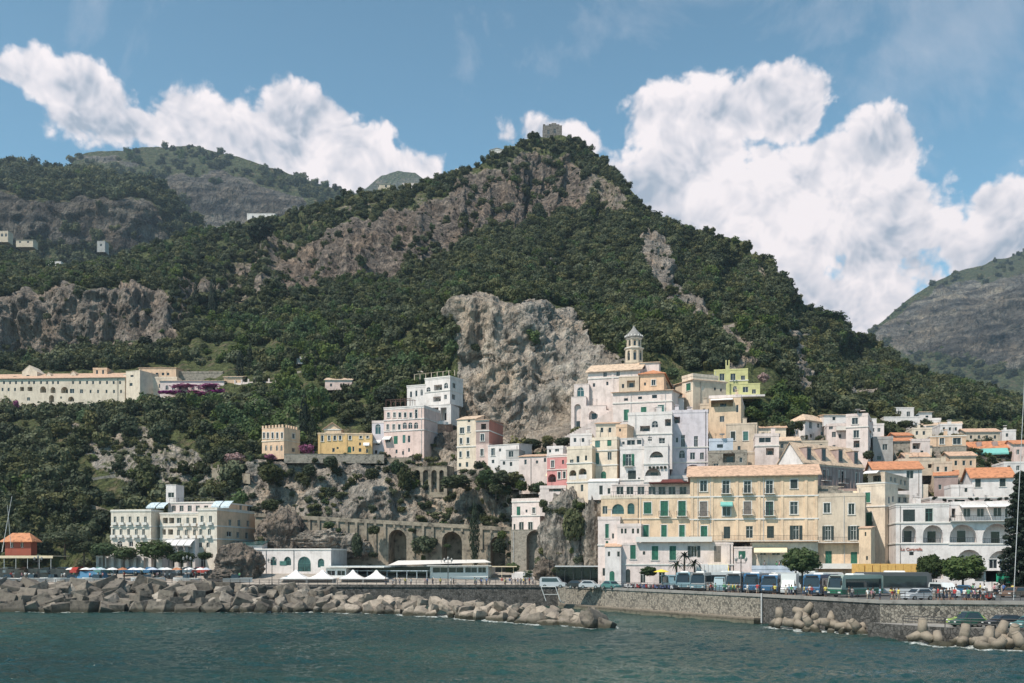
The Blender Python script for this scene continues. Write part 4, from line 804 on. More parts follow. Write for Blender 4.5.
# 6. upper houses right of the church
b = Bld('house', 'cream house with one green window high up, between the church and the lemon villa', 682, 252, 693, 248, 420)
b.wing(376.5, CREAM, yb=420, depth=8, roof='flat', wins=[(688.5,387,4.5,7.5,'cGs')])
b.wing(379.5, BEIGE, x0=693, D0=248, x1=726, D1=252, yb=420, depth=8, roof='hip', rh=1.2, rmat=TILEP, over=.4, wins=[(703,388,3,5,'dR'),(715,389,2,3,'d'),(721,390,2,3,'d')])
b = Bld('house', 'yellow beige house with a long shaded terrace opening under an awning', 709, 240, 741, 238, 446)
b.wing(396, OCHRE, yb=446, left=687, depth=9, wins=[(722,403.5,22,6.5,'L'),(722,419,4.5,6,'gK'),(737.3,408.5,2.4,7.5,'gK')], lwins=[(693,404,2.5,5,'d'),(698,405,2.5,4,'d')], trim=PWHITE, clutter=2)
b.awning(711,733,399,401.5,1.6,'w')
b = Bld('villa', 'lemon yellow villa with terraces below the wooded cliff', 714, 266, 748, 264, 400)
b.wing(370, LEMON, yb=400, depth=7, wins=[(722,377,5,7,'gG'),(733,377,5,7,'gG'),(743,378,4,5,'g')], clutter=0, parapet=.4, cornice=[381.5])
b.wing(384, LEMON, x0=729, D0=262, x1=760, D1=261, yb=399, depth=6, wins=[(735,389,4,6,'aK'),(745.5,389.5,5.5,5.5,'g'),(754,391.5,4,4.5,'g')], parapet=.3)
b.raw('terrace slab', lambda m, f, h, s_: m.box((-1,-2.2,.2),(s_[0]+1.0,0,.7)), WHITE)
b.raw('chimney tower', lambda m, f, h, s_: (m.box((-.9,-.6,0),(.1,.4,s_[2]+4.8)), m.box((-.9,-.6,s_[2]+4.8),(-.65,.4,s_[2]+6.2)), m.box((-.15,-.6,s_[2]+4.8),(.1,.4,s_[2]+6.2))), LEMON)
b = Bld('house', 'beige flat roofed house with two windows below the bright green trees', 726, 236, 757, 234, 462)
b.wing(424, BEIGE, yb=462, depth=9, wins=[(733,436,4.5,9,'cKs'),(745.6,436,5,9,'cTs'),(739,448,3,4,'d')], clutter=1, parapet=.4)
b = Bld('house', 'pinkish low house with a shaded arch and blue parasols on its terrace', 755, 226, 779, 225, 466)
b.wing(434, PWHITE, yb=466, depth=8, wins=[(770,451.5,8,7,'L'),(765,440,12,5,'dR')], cornice=[446], clutter=1, rmat=TILE)
# 7. mauve-brown palazzo with dormers
b = Bld('palazzo', 'mauve brown house with pale tiled roof, dormer windows and white gable end', 803, 214, 863, 226, 492)
b.wing(461.5, MAUVE, yb=492, left=778, roof='tile_l', rh=4.4, rmat=TILEP, over=.35, sidemat=WHITE, cornice=[464], wins=[(825,475,5.5,11,'gKsb'),(842,477,5.5,12,'gKsb'),(857.5,479,3.2,12,'gKs'),(811,478,4,8,'gK')])
W_, dp_, zt_, fcs_, hit_ = b.last
for x, yc in ((810,454),(824.7,455),(841.5,456.3),(857,458)):
    u, z = hit_(x, yc, 'F'); fc = fcs_['F']; m = MB(); fbox(m, fc, u-.75, u+.75, zt_-.5, z+1.5, .25, 3.2); o = b.part('dormer', m, MAUVE); m = MB(); fbox(m, fc, u-.5, u+.5, z-1.1, z+1.2, .19, .246); b.part('window', m, GLASS, parent=o); m = MB(); fbox(m, fc, u-.9, u+.9, z+1.5, z+1.62, .1, 3.4); b.part('roof', m, TILEP, parent=o)
b.raw('pilasters', lambda m, f, h, s_: [m.box((i*1.25,-.1,0),(i*1.25+.5,-.003,s_[2]-.6)) for i in range(int(s_[0]/1.25))], MAUVE)
b = Bld('house', 'small brown house with cream canopy wedged between the mauve and the ochre palazzi', 836, 200, 866, 199, 545)
b.wing(500, OCHRE, yb=545, depth=8, wins=[(851,509.5,5,10,'gKs')], roof='flat', clutter=0)
b.wing(486, STONE, x0=806, D0=206, x1=838, D1=206, yb=510, depth=5, wins=[(815,491,5,4,'L')])
b.wing(489, MAUVE, x0=838, D0=206, x1=858, D1=206, yb=505, depth=5)
b.awning(842,856,491,495,2.2,'c')
# 8. white hip house, tower block and neighbours
b = Bld('house', 'white house with pale hipped roof at the edge of the bright green trees', 805, 254, 829, 260, 446)
b.wing(419, WHITE, yb=446, left=790, roof='hip', rh=1.6, rmat=TILEP, over=.6, wins=[(810.6,425,3,7,'gK'),(818.3,425.5,2.6,4.5,'gK'),(824.5,427,1.8,7,'gK'),(822,433.5,2.4,3.5,'d'),(811,436,2.4,3.5,'d')])
b = Bld('house', 'small pinkish house with a red edged balcony, left of the tall cream block', 827, 250, 847, 249, 460)
b.wing(424, PWHITE, yb=460, depth=8, wins=[(831,427,4,5,'gT'),(840,427,4,4,'gR'),(834,434.5,4,5.5,'gK'),(840,436,2.8,4,'gK'),(834,447,3,4,'d')], balc=[(430.5,836,847,1.2,1)])
b.wing(415, WHITE, x0=824, D0=256, x1=846, D1=256, yb=426, depth=6, wins=[(834,418.5,3,3.5,'dB')], roof='shed', rh=.5, rmat=TILEP, over=.3)
b = Bld('house', 'tall plain cream tower house rising above the mauve palazzo', 846, 240, 868, 238, 490)
b.wing(414.5, PWHITE, yb=490, right=873, wins=[(855,421,6,6.5,'gKs'),(856.3,434,5.5,7.5,'gRs'),(856.5,444,6,7,'LKr')], rwins=[(870.3,420,1.4,4,'d'),(870.3,434,1.4,7,'d'),(870.3,450,1.4,6,'d')], clutter=1, cornice=[427.5])
b.raw('satellite dish', dish, PALEMET)
b = Bld('house', 'grey retaining house front with shaded niche right of the cream tower house', 873, 246, 893, 245, 470)
b.wing(437, GREYP, yb=470, depth=6, wins=[(885,447,5,6,'dT'),(879,458,4,4,'d')])
# 9. tall cream corner building
b = Bld('apartment_building', 'tall cream corner building with green shutters, left of the white arcaded building', 857, 204, 885, 200, 592, 'apartment building')
b.wing(484, CREAM, yb=592, right=898, depth=12, wins=[(867,497.5,6.5,10,'cGs'),(869,519.5,6,14,'cGsb'),(868,545,5,10,'g'),(882,572,4,10,'gK')], rwins=[(889,500,2.2,7,'gK'),(893,499,2.2,6,'gK'),(890,525,2,8,'gK'),(890,548,2,8,'gK')], cornice=[484,507])
b.wing(473, BEIGE, x0=868, D0=206, x1=885, D1=204, yb=486, right=909, depth=9, wins=[(877,478.5,8,6,'Lr')], rwins=[(891,479,2,5,'gB'),(895,480,2,5,'gB'),(901,482,2,5,'gB'),(905,483,2,5,'gB')], parapet=.2)
b.awning(866,880,471,474.5,2,'w')
b.wing(494, BEIGE, x0=886, D0=212, x1=909, D1=215, yb=520, depth=6, wins=row([892,899,905],499,3,7,'gK'))
b = Bld('hut', 'small yellow hut with slit windows behind the amber awning', 859, 186, 871, 185, 590, 'hut')
b.wing(528.5, OCHRE, yb=590, depth=5, wins=[(865.5,534,1.6,4,'d'),(867,558,1.8,4,'d')], rmat=TILE, roof='shed', rh=.4, over=.15)
# 10. white arcaded building
b = Bld('arcade_building', 'white building with tall arched loggias on two floors, right of the plaza', 896, 193, 949, 191, 592, 'building')
b.wing(504, WHITE, yb=592, depth=11, wins=[(909,515.5,12,12,'cK'),(929,515,7.5,13,'gTks'),(909,534,14,16.5,'Ar'),(933,534,20,18,'Ar'),(911.5,553.5,4.5,3.5,'dB'),(911,573,8,12,'gK'),(935,570,16,18,'A')], cornice=[504.5,523,543.5], clutter=2)
b.wing(522, WHITE, x0=949, D0=191, x1=1034, D1=188, yb=592, depth=12, wins=[(963,533.5,27,18,'Ar'),(997.5,533.5,30,20,'Ar'),(969.5,562,25,25,'A'),(1002,563,28,25,'A')], cornice=[522.5,544], parapet=.1, balc=[(521,950,1020,1.0,False)])
b.wing(502, WHITE, x0=951, D0=195, x1=1012, D1=193, yb=522, depth=8, wins=[(953,513,5,9,'LK'),(967,512.5,7,8.5,'gK'),(980.5,512.5,7,8.5,'gK'),(997.5,512,8,9,'gK'),(1006.5,513,3,9,'gK')])
b.awning(959,985,505,508,2.2,'w'); b.awning(986,1010,504.5,507.5,2.2,'w')
def text(body, size, loc, rz, mat, name, parent=None, bold=0):
    cu = bpy.data.curves.new(name, 'FONT'); cu.body = body; cu.size = size; cu.extrude = .02; cu.offset = bold; cu.align_x = 'CENTER'
    t = bpy.data.objects.new(name, cu); me = bpy.data.meshes.new_from_object(t); bpy.data.objects.remove(t); me.materials.append(mat)
    o = bpy.data.objects.new(name, me); COL.objects.link(o); o.rotation_euler = (R(90), 0, rz); o.location = loc
    if parent: o.parent = parent; o.matrix_parent_inverse = (Matrix.Translation(parent.location) @ Matrix.Rotation(parent.rotation_euler.z, 4, 'Z')).inverted()
    return o
text('La Caravella', .8, P(911.5, 550.6, 192.39)-Vector((0,.06,0)), b.rz, RED, 'sign', b.root, .02)
# 11. houses right, upper rows
b = Bld('house', 'white house with orange tiled roof and one dark green window above the arcaded building', 874, 226, 922, 224, 506)
b.wing(469.5, WHITE, yb=506, right=934, roof='tile_l', rh=2.2, rmat=TILEO, over=.5, wins=[(910,474.5,7,8,'gK'),(895,487,3,5,'d')], rwins=[(928.5,476,4,6,'LK')])
b.raw('bay', lambda m, f, h, s_: m.box((s_[0]+.003,.5,1),(s_[0]+1.4,3.2,s_[2]-3.5)), CREAM)
b = Bld('house', 'white house with broad orange tiled roof, behind the dark conifer at the right edge', 972, 216, 1014, 214, 508)
b.wing(477.5, WHITE, yb=508, depth=10, roof='tile_l', rh=2.4, rmat=TILEO, over=.5, wins=[(978,483,5.5,8,'cKs'),(1002.6,482.5,6,8,'cKs')])
b.wing(485, WHITE, x0=951, D0=214, x1=973, D1=213.4, yb=508, depth=5, wins=[(966,490,3,4,'d')])
b.wing(497, PWHITE, x0=930, D0=206, x1=1016, D1=204, yb=522, depth=7, wins=[(945,505,4,5,'g'),(960,500,10,3,'g'),(995,499,14,3,'g')], cornice=[498])
b = Bld('house', 'ochre stone house with four dark windows and a roof terrace, left of the turquoise awning', 930, 262, 966, 260, 480)
b.wing(436, APRI, yb=480, depth=9, wins=[(942,441,4.5,6.5,'gKs'),(957,441,8,6.5,'gKs'),(943,457,4,6,'gTs'),(958,457,5,8,'gTs')], cornice=[436.5], clutter=1)
b.wing(447, STONE, x0=929.5, D0=261.7, x1=966.5, D1=259.7, yb=480, depth=2, wins=[(943,457,4,6,'gTs'),(958,457,5,8,'gTs'),(938,470,5,5,'L'),(955,471,8,5,'g')], parapet=.1)
b = Bld('house', 'house with orange roof, two small dormers and long turquoise awning at the far right', 966, 262, 1012, 259, 484)
b.wing(449, APRI, yb=484, depth=9, roof='tile_l', rh=2.2, rmat=TILEO, over=.4, wins=[(979,459,9,7,'L'),(992,459,9,7,'L'),(1003,459,6,7,'L')])
b.awning(972,1007,448.5,456,2.4,'t')
b.raw('dormer', lambda m, f, h, s_: (m.box((s_[0]*.25,1.0,s_[2]),(s_[0]*.25+1.2,3.5,s_[2]+1.9)), m.box((s_[0]*.6,1.0,s_[2]),(s_[0]*.6+1.2,3.5,s_[2]+1.9))), MAUVE)
b.wing(463, BEIGE, x0=970, D0=257, x1=1020, D1=255, yb=484, depth=4, wins=[(985,470,4,5,'g'),(1000,470,4,5,'g')])
b = Bld('house', 'grey stone house with two stepped orange roofs in the right part of town', 894, 252, 913, 251, 470)
b.wing(441, STONE, yb=470, depth=8, roof='tile_l', rh=1.1, rmat=TILEO, over=.4, wins=[(900,452,3,5,'d')])
b.wing(435.5, STONE, x0=896, D0=256, x1=912, D1=256, yb=445, depth=6, roof='tile_l', rh=1.0, rmat=TILEO, over=.4)
b = Bld('house', 'whitewashed house with wide dark terrace opening beside the grey stone house', 912, 250, 930, 250, 472)
b.wing(439, PWHITE, yb=472, depth=8, wins=[(916.5,446,8,6,'LT'),(922,452,3,3,'d'),(920,462,3,4,'d')], roof='flat')
b = Bld('villa', 'white flat roofed villa with two dark windows highest on the right slope', 893, 302, 914, 302, 426)
b.wing(407.5, WHITE, yb=426, left=881, depth=9, wins=[(899.5,413.5,3.5,5,'gK'),(908.5,414,3.5,5,'gK')], trim=WHITE, parapet=.3)
b.wing(417, WHITE, x0=884, D0=294, x1=920, D1=293, yb=432, depth=7, wins=row([892,903.5,910.5,916],425,2.8,4.8,'gK'), parapet=.3)
b = Bld('house', 'white stepped houses group with small windows right of the flat roofed villa', 914, 300, 941, 298, 436)
b.wing(419, WHITE, yb=436, depth=8, wins=[(929,422,3,3.5,'d'),(920,424,2.4,3,'d'),(937,424,2.4,3,'d')])
b.wing(412, WHITE, x0=914, D0=306, x1=932, D1=306, yb=424, depth=7, roof='shed', rh=.8, rmat=TILEP, wins=[(917,416,3,2,'d'),(927,416.5,3,2,'d')])
b.wing(426, PWHITE, x0=922, D0=292, x1=962, D1=288, yb=442, depth=7, wins=row([930,938,946,955],430,2.4,3,'d'), roof='shed', rh=1.5, rmat=TILEP, over=.3)
b.wing(427, WHITE, x0=906, D0=286, x1=926, D1=284, yb=440, depth=7, wins=[(912,431,2.4,3,'d')])
b = Bld('house', 'low brown house with cluttered terrace between the cream tower and the white orange roofed house', 898, 236, 940, 234, 476)
b.wing(459, BEIGE, yb=476, depth=7, wins=[(905,466,4,4,'L'),(930,466,4,4,'L')], clutter=2)
b = Bld('house', 'brown house with curved orange roof piece behind the arcaded building', 934, 228, 958, 226, 506)
b.wing(476, MAUVE, yb=506, depth=7, roof='shed', rh=1.6, rmat=TILEO, over=.3, wins=[(940,487,3,5,'d'),(950,488,3,4,'d')])
# 12. left shoulder of the old town
b = Bld('house', 'beige pink house with pale green shutters on three floors left of the white loggias', 592, 217, 617, 215, 500)
b.wing(438, CREAM, yb=500, depth=9, wins=[(597.5,443,5,9,'cT'),(609.3,441.5,4.2,9,'cG'),(597,458.5,4.2,11.5,'cT'),(609.6,456,4,8,'gK'),(603.6,476,5,9.5,'nG'),(599,488,4,6,'g')], cornice=[451,465.5], sidemat=OCHRE, clutter=1)
b.wing(425, APRI, x0=616, D0=220, x1=627, D1=219, yb=442, depth=6, wins=[(620,430,2,3,'d')])
b.wing(482, WHITE, x0=588, D0=208, x1=618, D1=207, yb=500, depth=6, wins=[(601,490,3.4,9,'cK'),(609,491,3,6,'g'),(614,491,3,6,'g')], roof='shed', rh=1.0, rmat=WHITE, over=.1)
b = Bld('house', 'cream house with two white arched loggias above the rocky crag', 567, 216, 592, 214, 520)
b.wing(447, CREAM, yb=520, depth=9, wins=[(571.7,462,3.5,5,'gK'),(578,459.5,3,7,'gT'),(572.8,475,7,10,'Av'),(582.6,473.5,8,10.5,'Av'),(572.6,489.5,2.6,6.5,'gK'),(582,488,2.6,7,'gT'),(586,458,2.2,5,'d')], cornice=[463.5,482.5], sidemat=OCHRE, clutter=1)
b = Bld('house', 'rose red and pink house with small arched balcony above the wooded gully', 547, 221, 567, 219, 500)
b.wing(455, ROSE, yb=500, depth=8, wins=[(552.6,464,3,7,'gKs'),(552,478,8,8,'Ar'),(559.2,475.5,2.8,7,'gKs'),(564.3,475,2.6,7,'gTs'),(563,462,2,4,'d')], cornice=[455.5,470], trim=PWHITE)
b.wing(446.5, WHITE, x0=547, D0=226, x1=563, D1=225, yb=458, depth=6, wins=[(557,449.5,4,4.5,'gK'),(550,451,2.2,3,'d')])
b.awning(547,556,473,477,1.4,'c')
b.wing(486, PWHITE, x0=540, D0=218, x1=566, D1=217, yb=516, depth=4, wins=[(556,489,14,5,'L'),(563,489,3,5,'g')])
b = Bld('house', 'row of low white houses with terracotta roof patches above the gully trees', 519, 234, 548, 232, 494)
b.wing(457, PWHITE, yb=494, depth=6, roof='shed', rh=1.0, rmat=TILE, over=.2, wins=[(525.5,462,2.4,5,'g'),(537,462,2.2,3,'d'),(545,460,2.4,4,'g')])
b = Bld('house', 'small white house with dark upper veranda beside the red brown house', 488, 246, 519, 242, 486)
b.wing(446, WHITE, yb=486, depth=7, wins=[(493,452,3.6,7.5,'gKs'),(493,461.5,2.6,3.4,'d'),(500,450,2,3,'d')], roof='shed', rh=.5, rmat=WHITE, over=.1)
b.wing(450, GREYP, x0=506, D0=240, x1=519, D1=239, yb=488, depth=5, wins=[(511,454,4.5,6,'gK'),(504,457,3,3,'d')], parapet=.2)
b.wing(460, WHITE, x0=500, D0=238, x1=520, D1=237, yb=490, depth=4, wins=[(504,463,2.4,3.5,'d'),(511,464,2.4,4,'d')], parapet=.2)
b = Bld('house', 'narrow cream and yellow gabled house at the foot of the white cliff', 457, 252, 476, 250, 470)
b.wing(420, CREAM, yb=470, right=484, roof='shed', rh=1.4, rmat=TILEP, over=.2, sidemat=OCHRE, wins=[(462,430.5,4.2,6,'gKs'),(468.6,429,2.6,6,'gTs'),(461,441,2.4,6,'gTs'),(468,440.5,2.4,6,'gTs'),(460.5,454.5,2.2,6,'gTs'),(468,454,2.4,6,'gKs'),(460,465,2.4,4,'d'),(467,464.5,2.4,5,'g'),(469,420.8,2.4,2.6,'d')], cornice=[447])
b = Bld('house', 'red brown and pink house attached to the narrow gabled house', 476, 249, 489, 248, 470)
b.wing(420.5, MAUVE, yb=444, right=503, roof='shed', rh=.6, rmat=TILE, over=.3, sidemat=RED, wins=[(483.5,426.5,5,5.5,'Lr'),(482.4,437.5,3.6,7,'gKs')], cornice=[431])
b.wing(444, PINK, yb=470, depth=5, wins=[(482,452.5,3,7,'gKs'),(481.6,464,3,4,'g')], parapet=.1)
b = Bld('house', 'little pale house perched on the arched rock above the coast road end', 512, 226, 540, 223, 532)
b.wing(499, PWHITE, yb=532, right=546, depth=8, wins=[(518.5,511,3.6,9,'cG'),(526.5,511,2,3,'d'),(533.8,510.5,3,6,'gKs'),(514.5,527,1.8,6,'d'),(521.4,526,4.4,8,'gT'),(530.4,526,4.4,8,'gTs')], cornice=[502,516], rmat=TILE)
b.wing(492.5, PWHITE, x0=539, D0=230, x1=563, D1=228, yb=516, depth=6, wins=[(548,502.5,3.4,5,'gK'),(556.6,501.5,2.6,4.6,'gK')], cornice=[494], rmat=TILE)
# 13. pink and white hotel group under the cliff
b = Bld('palazzo', 'long pink palazzo with three rows of green windows and a terrace on top', 384, 262, 424, 258, 466)
b.wing(408, PINK, yb=466, depth=10, trim=WHITE, cornice=[408,420.5,431.5], wins=row([388.5,394.5,399.8,405.2,410.7],415,2.4,5,'gTs')+[(416.2,414,2.4,9,'gTs')]+row([387.7,393.7,399.3],427,2.4,5.4,'gTs')+row([404.7,410.3,416],425.5,4,6.4,'aK')+[(395.7,440,4,8,'cG'),(404,439,2.8,8,'cT'),(409,439,2.4,7,'gT'),(396.5,451.5,2,4,'g'),(403,453,2,4,'g'),(409,450,1.8,4,'g'),(388,440,5,5,'gK*w')])
b.raw('pergola', lambda m, f, h, s_: [m.box((i*1.4,1+j*3,s_[2]),(i*1.4+.1,1.1+j*3,s_[2]+2.2)) for i in range(6) for j in (0,1)]+[m.box((0,1+j*3,s_[2]+2.2),(7.4,1.1+j*3,s_[2]+2.28)) for j in (0,1)]+[m.box((i*.7,.8,s_[2]+2.28),(i*.7+.07,4.3,s_[2]+2.34)) for i in range(11)], SHB)
b.wing(421, LILAC, x0=372, D0=262.5, x1=384, D1=262.2, yb=460, depth=8, wins=[(378,429,5.4,10,'aTp'),(377.5,443,4.5,4,'gK*w'),(376,452,2.4,3.6,'d')], trim=PWHITE)
b = Bld('hotel', 'white terraced hotel with roof pergola and round loggia terrace under the cliff', 407, 277, 425, 275, 425, 'hotel')
b.wing(386, WHITE, yb=410, depth=9, wins=[(411,394.5,2,6,'gK'),(416.3,393.5,2,6,'gK'),(421.7,392.5,2.4,6,'aK')], cornice=[386])
b.wing(378.5, WHITE, x0=425, D0=275, x1=450, D1=271, yb=406, right=463, depth=10, wins=[(428.5,390,4,6,'aK'),(438,387.5,8,5.6,'L'),(446,385.5,4,5.6,'aK'),(437,399,7.6,5,'L'),(445.5,397,2.6,4.6,'gK')], rwins=[(454,385.5,3,5,'gKs'),(453.7,397,3,5.4,'gK')], cornice=[379,392.5])
b.raw('pergola', lambda m, f, h, s_: [m.box((-4+i*1.9,.5,s_[2]),(-3.86+i*1.9,.64,s_[2]+1.5)) for i in range(int(s_[0]/1.9)+4)]+[m.box((-4,.5,s_[2]+1.5),(s_[0],.6,s_[2]+1.56))], BEIGE)
b.wing(405.5, WHITE, x0=424, D0=269, x1=451, D1=267, yb=425, depth=7, wins=[(428,414,5,13,'L'),(435.5,414,6,13,'L'),(443.5,414,6,13,'L')], parapet=.2)
m = MB(); b.M = b.inv @ Matrix.Translation(P(437,438,266)+Vector((0,4,0))); m.lathe([(4.2,0),(4.0,3.7),(4.0,3.71)], 20, sx=1.0); b.part('curved terrace base', m, BRICK); m = MB(); m.lathe([(4.1,3.72),(4.1,4.5),(3.9,4.5),(3.9,3.8)], 20); b.part('parapet', m, WHITE)
# 14. yellow house, crenellated tower
b = Bld('house', 'long yellow house with brown windows on the cliff edge road', 318, 258, 372, 259, 457)
b.wing(433, YELLOW, yb=457, depth=8, trim=OCHRE, cornice=[433.5], wins=[(322.3,438,2.2,7,'gBs'),(329,438,2,5,'gBs'),(334.8,437.5,2.6,5.4,'gBs'),(340.2,437.5,2.4,5,'gBs'),(350,437,2.4,5.4,'gBs'),(360.8,436,2.4,5,'gBs'),(367.5,435.5,2.4,5,'gBs'),(333.5,450,2.6,4,'gK'),(349.5,449.5,3.4,6.4,'nG'),(353.4,449,2,5,'gK'),(337.6,448,2,2,'d'),(360,444,2,3,'d'),(366.5,445,3,3,'gK*w'),(360,450,2.6,3.6,'d'),(367,451,2,4,'d')], pil=[319.5,346,371])
b.wing(429, OCHRE, x0=324, D0=262, x1=341, D1=262, yb=434, depth=5, roof='tile_p', rh=1.6, rmat=TILE, over=.4)
b = Bld('house', 'square ochre house with battlements at the left end of the cliff road', 262, 258, 284, 255, 460)
b.wing(429, APRI, yb=460, right=300, depth=9, parapet=.1, sidemat=OCHRE, wins=row([264,268,272.6,277.3,282],435.5,1.9,6,'gBs')+row([266,271,277,281.5],448,2,5.4,'aK'), rwins=[(293.5,436,2.6,5,'gBs'),(293.5,450,3,4,'g')], cornice=[441.5], trim=CREAM)
b.raw('battlements', lambda m, f, h, s_: [m.box((i*1.05,-.05,s_[2]+.08),(i*1.05+.5,.3,s_[2]+.8)) for i in range(int(s_[0]/1.05)+1)]+[m.box((s_[0]-.3,1+i*1.05,s_[2]+.08),(s_[0]+.05,1.5+i*1.05,s_[2]+.8)) for i in range(int(s_[1]/1.05)-1)], APRI)
HOTW = PL('cream white plaster', (.70,.63,.54), .35)
# 15. seafront hotel on the left
b = Bld('hotel', 'large cream and white seafront hotel with rows of balconies and blue white awnings', 111, 229, 151, 227, 580, 'hotel')
def bal(xs, y): return [(y+.6, x-2.4, x+2.4, .6, 1) for x in xs]
b.wing(510, HOTW, yb=580, right=163, sidemat=CREAM, wins=row([115,122.4,130,138,145.4],519.5,2.8,6,'gB')+row([113.9,121,128.6,136.3,143.5],532,2.8,6,'gB')+[(143.5,544,4,4,'gB'),(119.7,544,5,6,'aK'),(131,544,4,5,'g')]+row([115,124,134,144],566,3.6,16,'gK'), cornice=[511,526.5,539,555], balc=bal([115,122.4,130,138,145.4],524)+bal([113.9,121,128.6,136.3,143.5],536.6))
b.wing(513, HOTW, x0=160, D0=229, x1=198, D1=227, yb=580, depth=10, wins=[(165.3,520.5,5,5.6,'L'),(171.6,520.5,5,5.6,'L'),(179,520.5,4.4,5.4,'gB'),(187.7,520.5,2.8,6,'gB'),(194.7,520.5,3.6,5.6,'gB'),(164,532,3.6,5.4,'L'),(170.5,532,5,5.4,'L'),(178.4,532.5,2.8,6,'gB'),(186.3,532.5,2.8,6,'gB'),(194.4,532.5,2.8,6,'gB'),(176,560,5,14,'gK'),(188,560,5,14,'gK')], cornice=[513.5,526,539], balc=bal([179,187.7,194.7],525)+bal([178.4,186.3,194.4],537))
b.wing(508, HOTW, x0=198, D0=225, x1=217, D1=224, yb=580, right=255, sidemat=APRI, wins=row([202,210.5],519,3,6.4,'gB')+row([200.8,209.3],532,3,6,'gB')+[(199.3,545,5.4,5,'gB'),(208,545,3,5,'gB'),(203,563,5,12,'gK')], cornice=[510,526,539], balc=bal([202,210.5],524)+bal([200.8,209.3],537),
   rwins=[(230,522.6,2.8,6.4,'gB'),(239,523,2.8,6.4,'gB'),(248,523.5,2.4,6,'gB'),(229.2,534,5,5,'gB'),(238,535,2.8,6,'gB'),(246.8,535.5,2.8,6,'gB')])
b.wing(502.5, PWHITE, x0=168, D0=232, x1=218, D1=229, yb=516, right=256, depth=9, sidemat=APRI, wins=row([173.7,181.5,189.7,197.7,206,213.6],508.5,4,6,'gB'), rwins=[(240.8,508,2.6,6,'gB'),(249.7,509,4.6,6,'gB')], cornice=[503], parapet=.3)
b.awning(152,161,502.5,509,2.4,'b'); b.awning(162,170,502.5,509,2.4,'b')
b.awning(216,224,501,508.5,2.2,'b'); b.awning(225,234,501,508.5,2.2,'b')
b.raw('railing', lambda m, f, h, s_: [m.box((i*1.2,.5,s_[2]),(i*1.2+.05,.55,s_[2]+1)) for i in range(int(s_[0]/1.2)+1)]+[m.box((0,.48,s_[2]+1),(s_[0],.55,s_[2]+1.06))], IRON)
b.wing(485, WHITE, x0=166, D0=236, x1=176, D1=235.6, yb=504, right=184, depth=6, wins=[(171,495,6,5,'gB')], parapet=.2)
b.wing(539, WHITE, x0=168, D0=224, x1=195, D1=223, yb=580, depth=3, wins=[(172,557,5,20,'L'),(181,557,5,20,'L'),(190,557,5,20,'L')], parapet=.1)
for x in (167,174,181,188): b.awning(x+.3,x+6.6,540,546,2.0,'w')
b.wing(556, WHITE, x0=96, D0=223, x1=162, D1=221, yb=582, depth=3, wins=row([101,108.5,116,123.5,131,138.5,146,153.5],568,4.6,20,'L'), parapet=.1)
b.wing(545, WHITE, x0=228, D0=226, x1=262, D1=226, yb=582, depth=5, roof='shed', rh=.8, rmat=GLASSB, over=.3, wins=[(236,565,5,14,'A'),(246,565,5,14,'A')])
# 16. arcaded hall by the rock
b = Bld('hall', 'long low white hall with teal arched doors behind the white tents', 255, 222, 331, 219, 583, 'hall')
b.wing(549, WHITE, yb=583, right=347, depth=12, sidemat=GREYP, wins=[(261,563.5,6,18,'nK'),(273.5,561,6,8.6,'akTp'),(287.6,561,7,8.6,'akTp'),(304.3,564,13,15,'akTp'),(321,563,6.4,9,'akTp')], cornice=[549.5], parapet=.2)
b.raw('sign board', lambda m, f, h, s_: m.box((s_[0]*.33,-.12,s_[2]-3.6),(s_[0]*.42,-.02,s_[2]-2.7)), SHT)
# 17. old convent hotel high on the left
b = Bld('hotel', 'long white convent hotel with tiled roof and arched windows on the left slope', -60, 334, 125, 330, 415, 'hotel')
b.wing(379.5, CREAM, yb=415, depth=12, roof='shed', rh=3.6, rmat=TILE, over=.5, wins=row([-40,-30,-20,-10,-3,4,10,16,22,29,34,41,47,53,58,73,80,87,93,100,107,113.6,120],382.6,1.9,3.2,'d')+row([2.5,8.6,15],389.5,1.9,3.4,'d')+row([-40,-30,-20,-10],390,2.2,4,'d')+[(22,389,4,4,'L'),(30,389,5,4,'L'),(43,389.5,6,6.4,'A'),(53,390,5,6,'A'),(64.5,390,7,6.4,'A'),(72,391,4.4,4.4,'g'),(81.5,391.3,3,4,'g')]+row([90.5,98,106.5,114,121],391.5,1.8,3.4,'d')+[(28.5,399,3,3.4,'g'),(51.5,398.5,5,7,'A'),(50.5,405,3,3,'g'),(40,406,5,3,'a'),(71,399,6,5,'A'),(61,397.5,1.6,2.2,'d')], clutter=3)
b.wing(372, CREAM, x0=22, D0=338, x1=37, D1=338, yb=380, depth=7, roof='tile_p', rh=2.2, rmat=CREAM, over=.05, wins=[(28,376,3,2,'d')])
b.wing(368, APRI, x0=93, D0=340, x1=107, D1=340, yb=382, depth=6, wins=[(97,372,2,4,'d'),(103,372,2,4,'d')])
b.wing(374, CREAM, x0=70, D0=337, x1=76, D1=337, yb=382, depth=3, wins=[(73,376.5,2.2,3,'a')], roof='tile_p', rh=1, rmat=TILEP, over=.1)
b.wing(375, CREAM, x0=46, D0=337, x1=51, D1=337, yb=382, depth=3, wins=[(48.5,377,1.8,2.4,'a')], roof='tile_p', rh=.8, rmat=TILEP, over=.1)
b.wing(371.5, CREAM, x0=126, D0=329, x1=140, D1=327, yb=415, depth=9, wins=[(132,376,3,2,'d'),(131,384.5,3,3,'d')], parapet=.2)
b = Bld('house', 'long salmon terrace house on the slope right of the white convent hotel', 139, 338, 176, 338, 396)
b.wing(368, APRI, yb=396, depth=8, roof='shed', rh=.8, rmat=TILE, over=.2, wins=row([146,151,157,163,168],374,2.4,2.6,'d'))
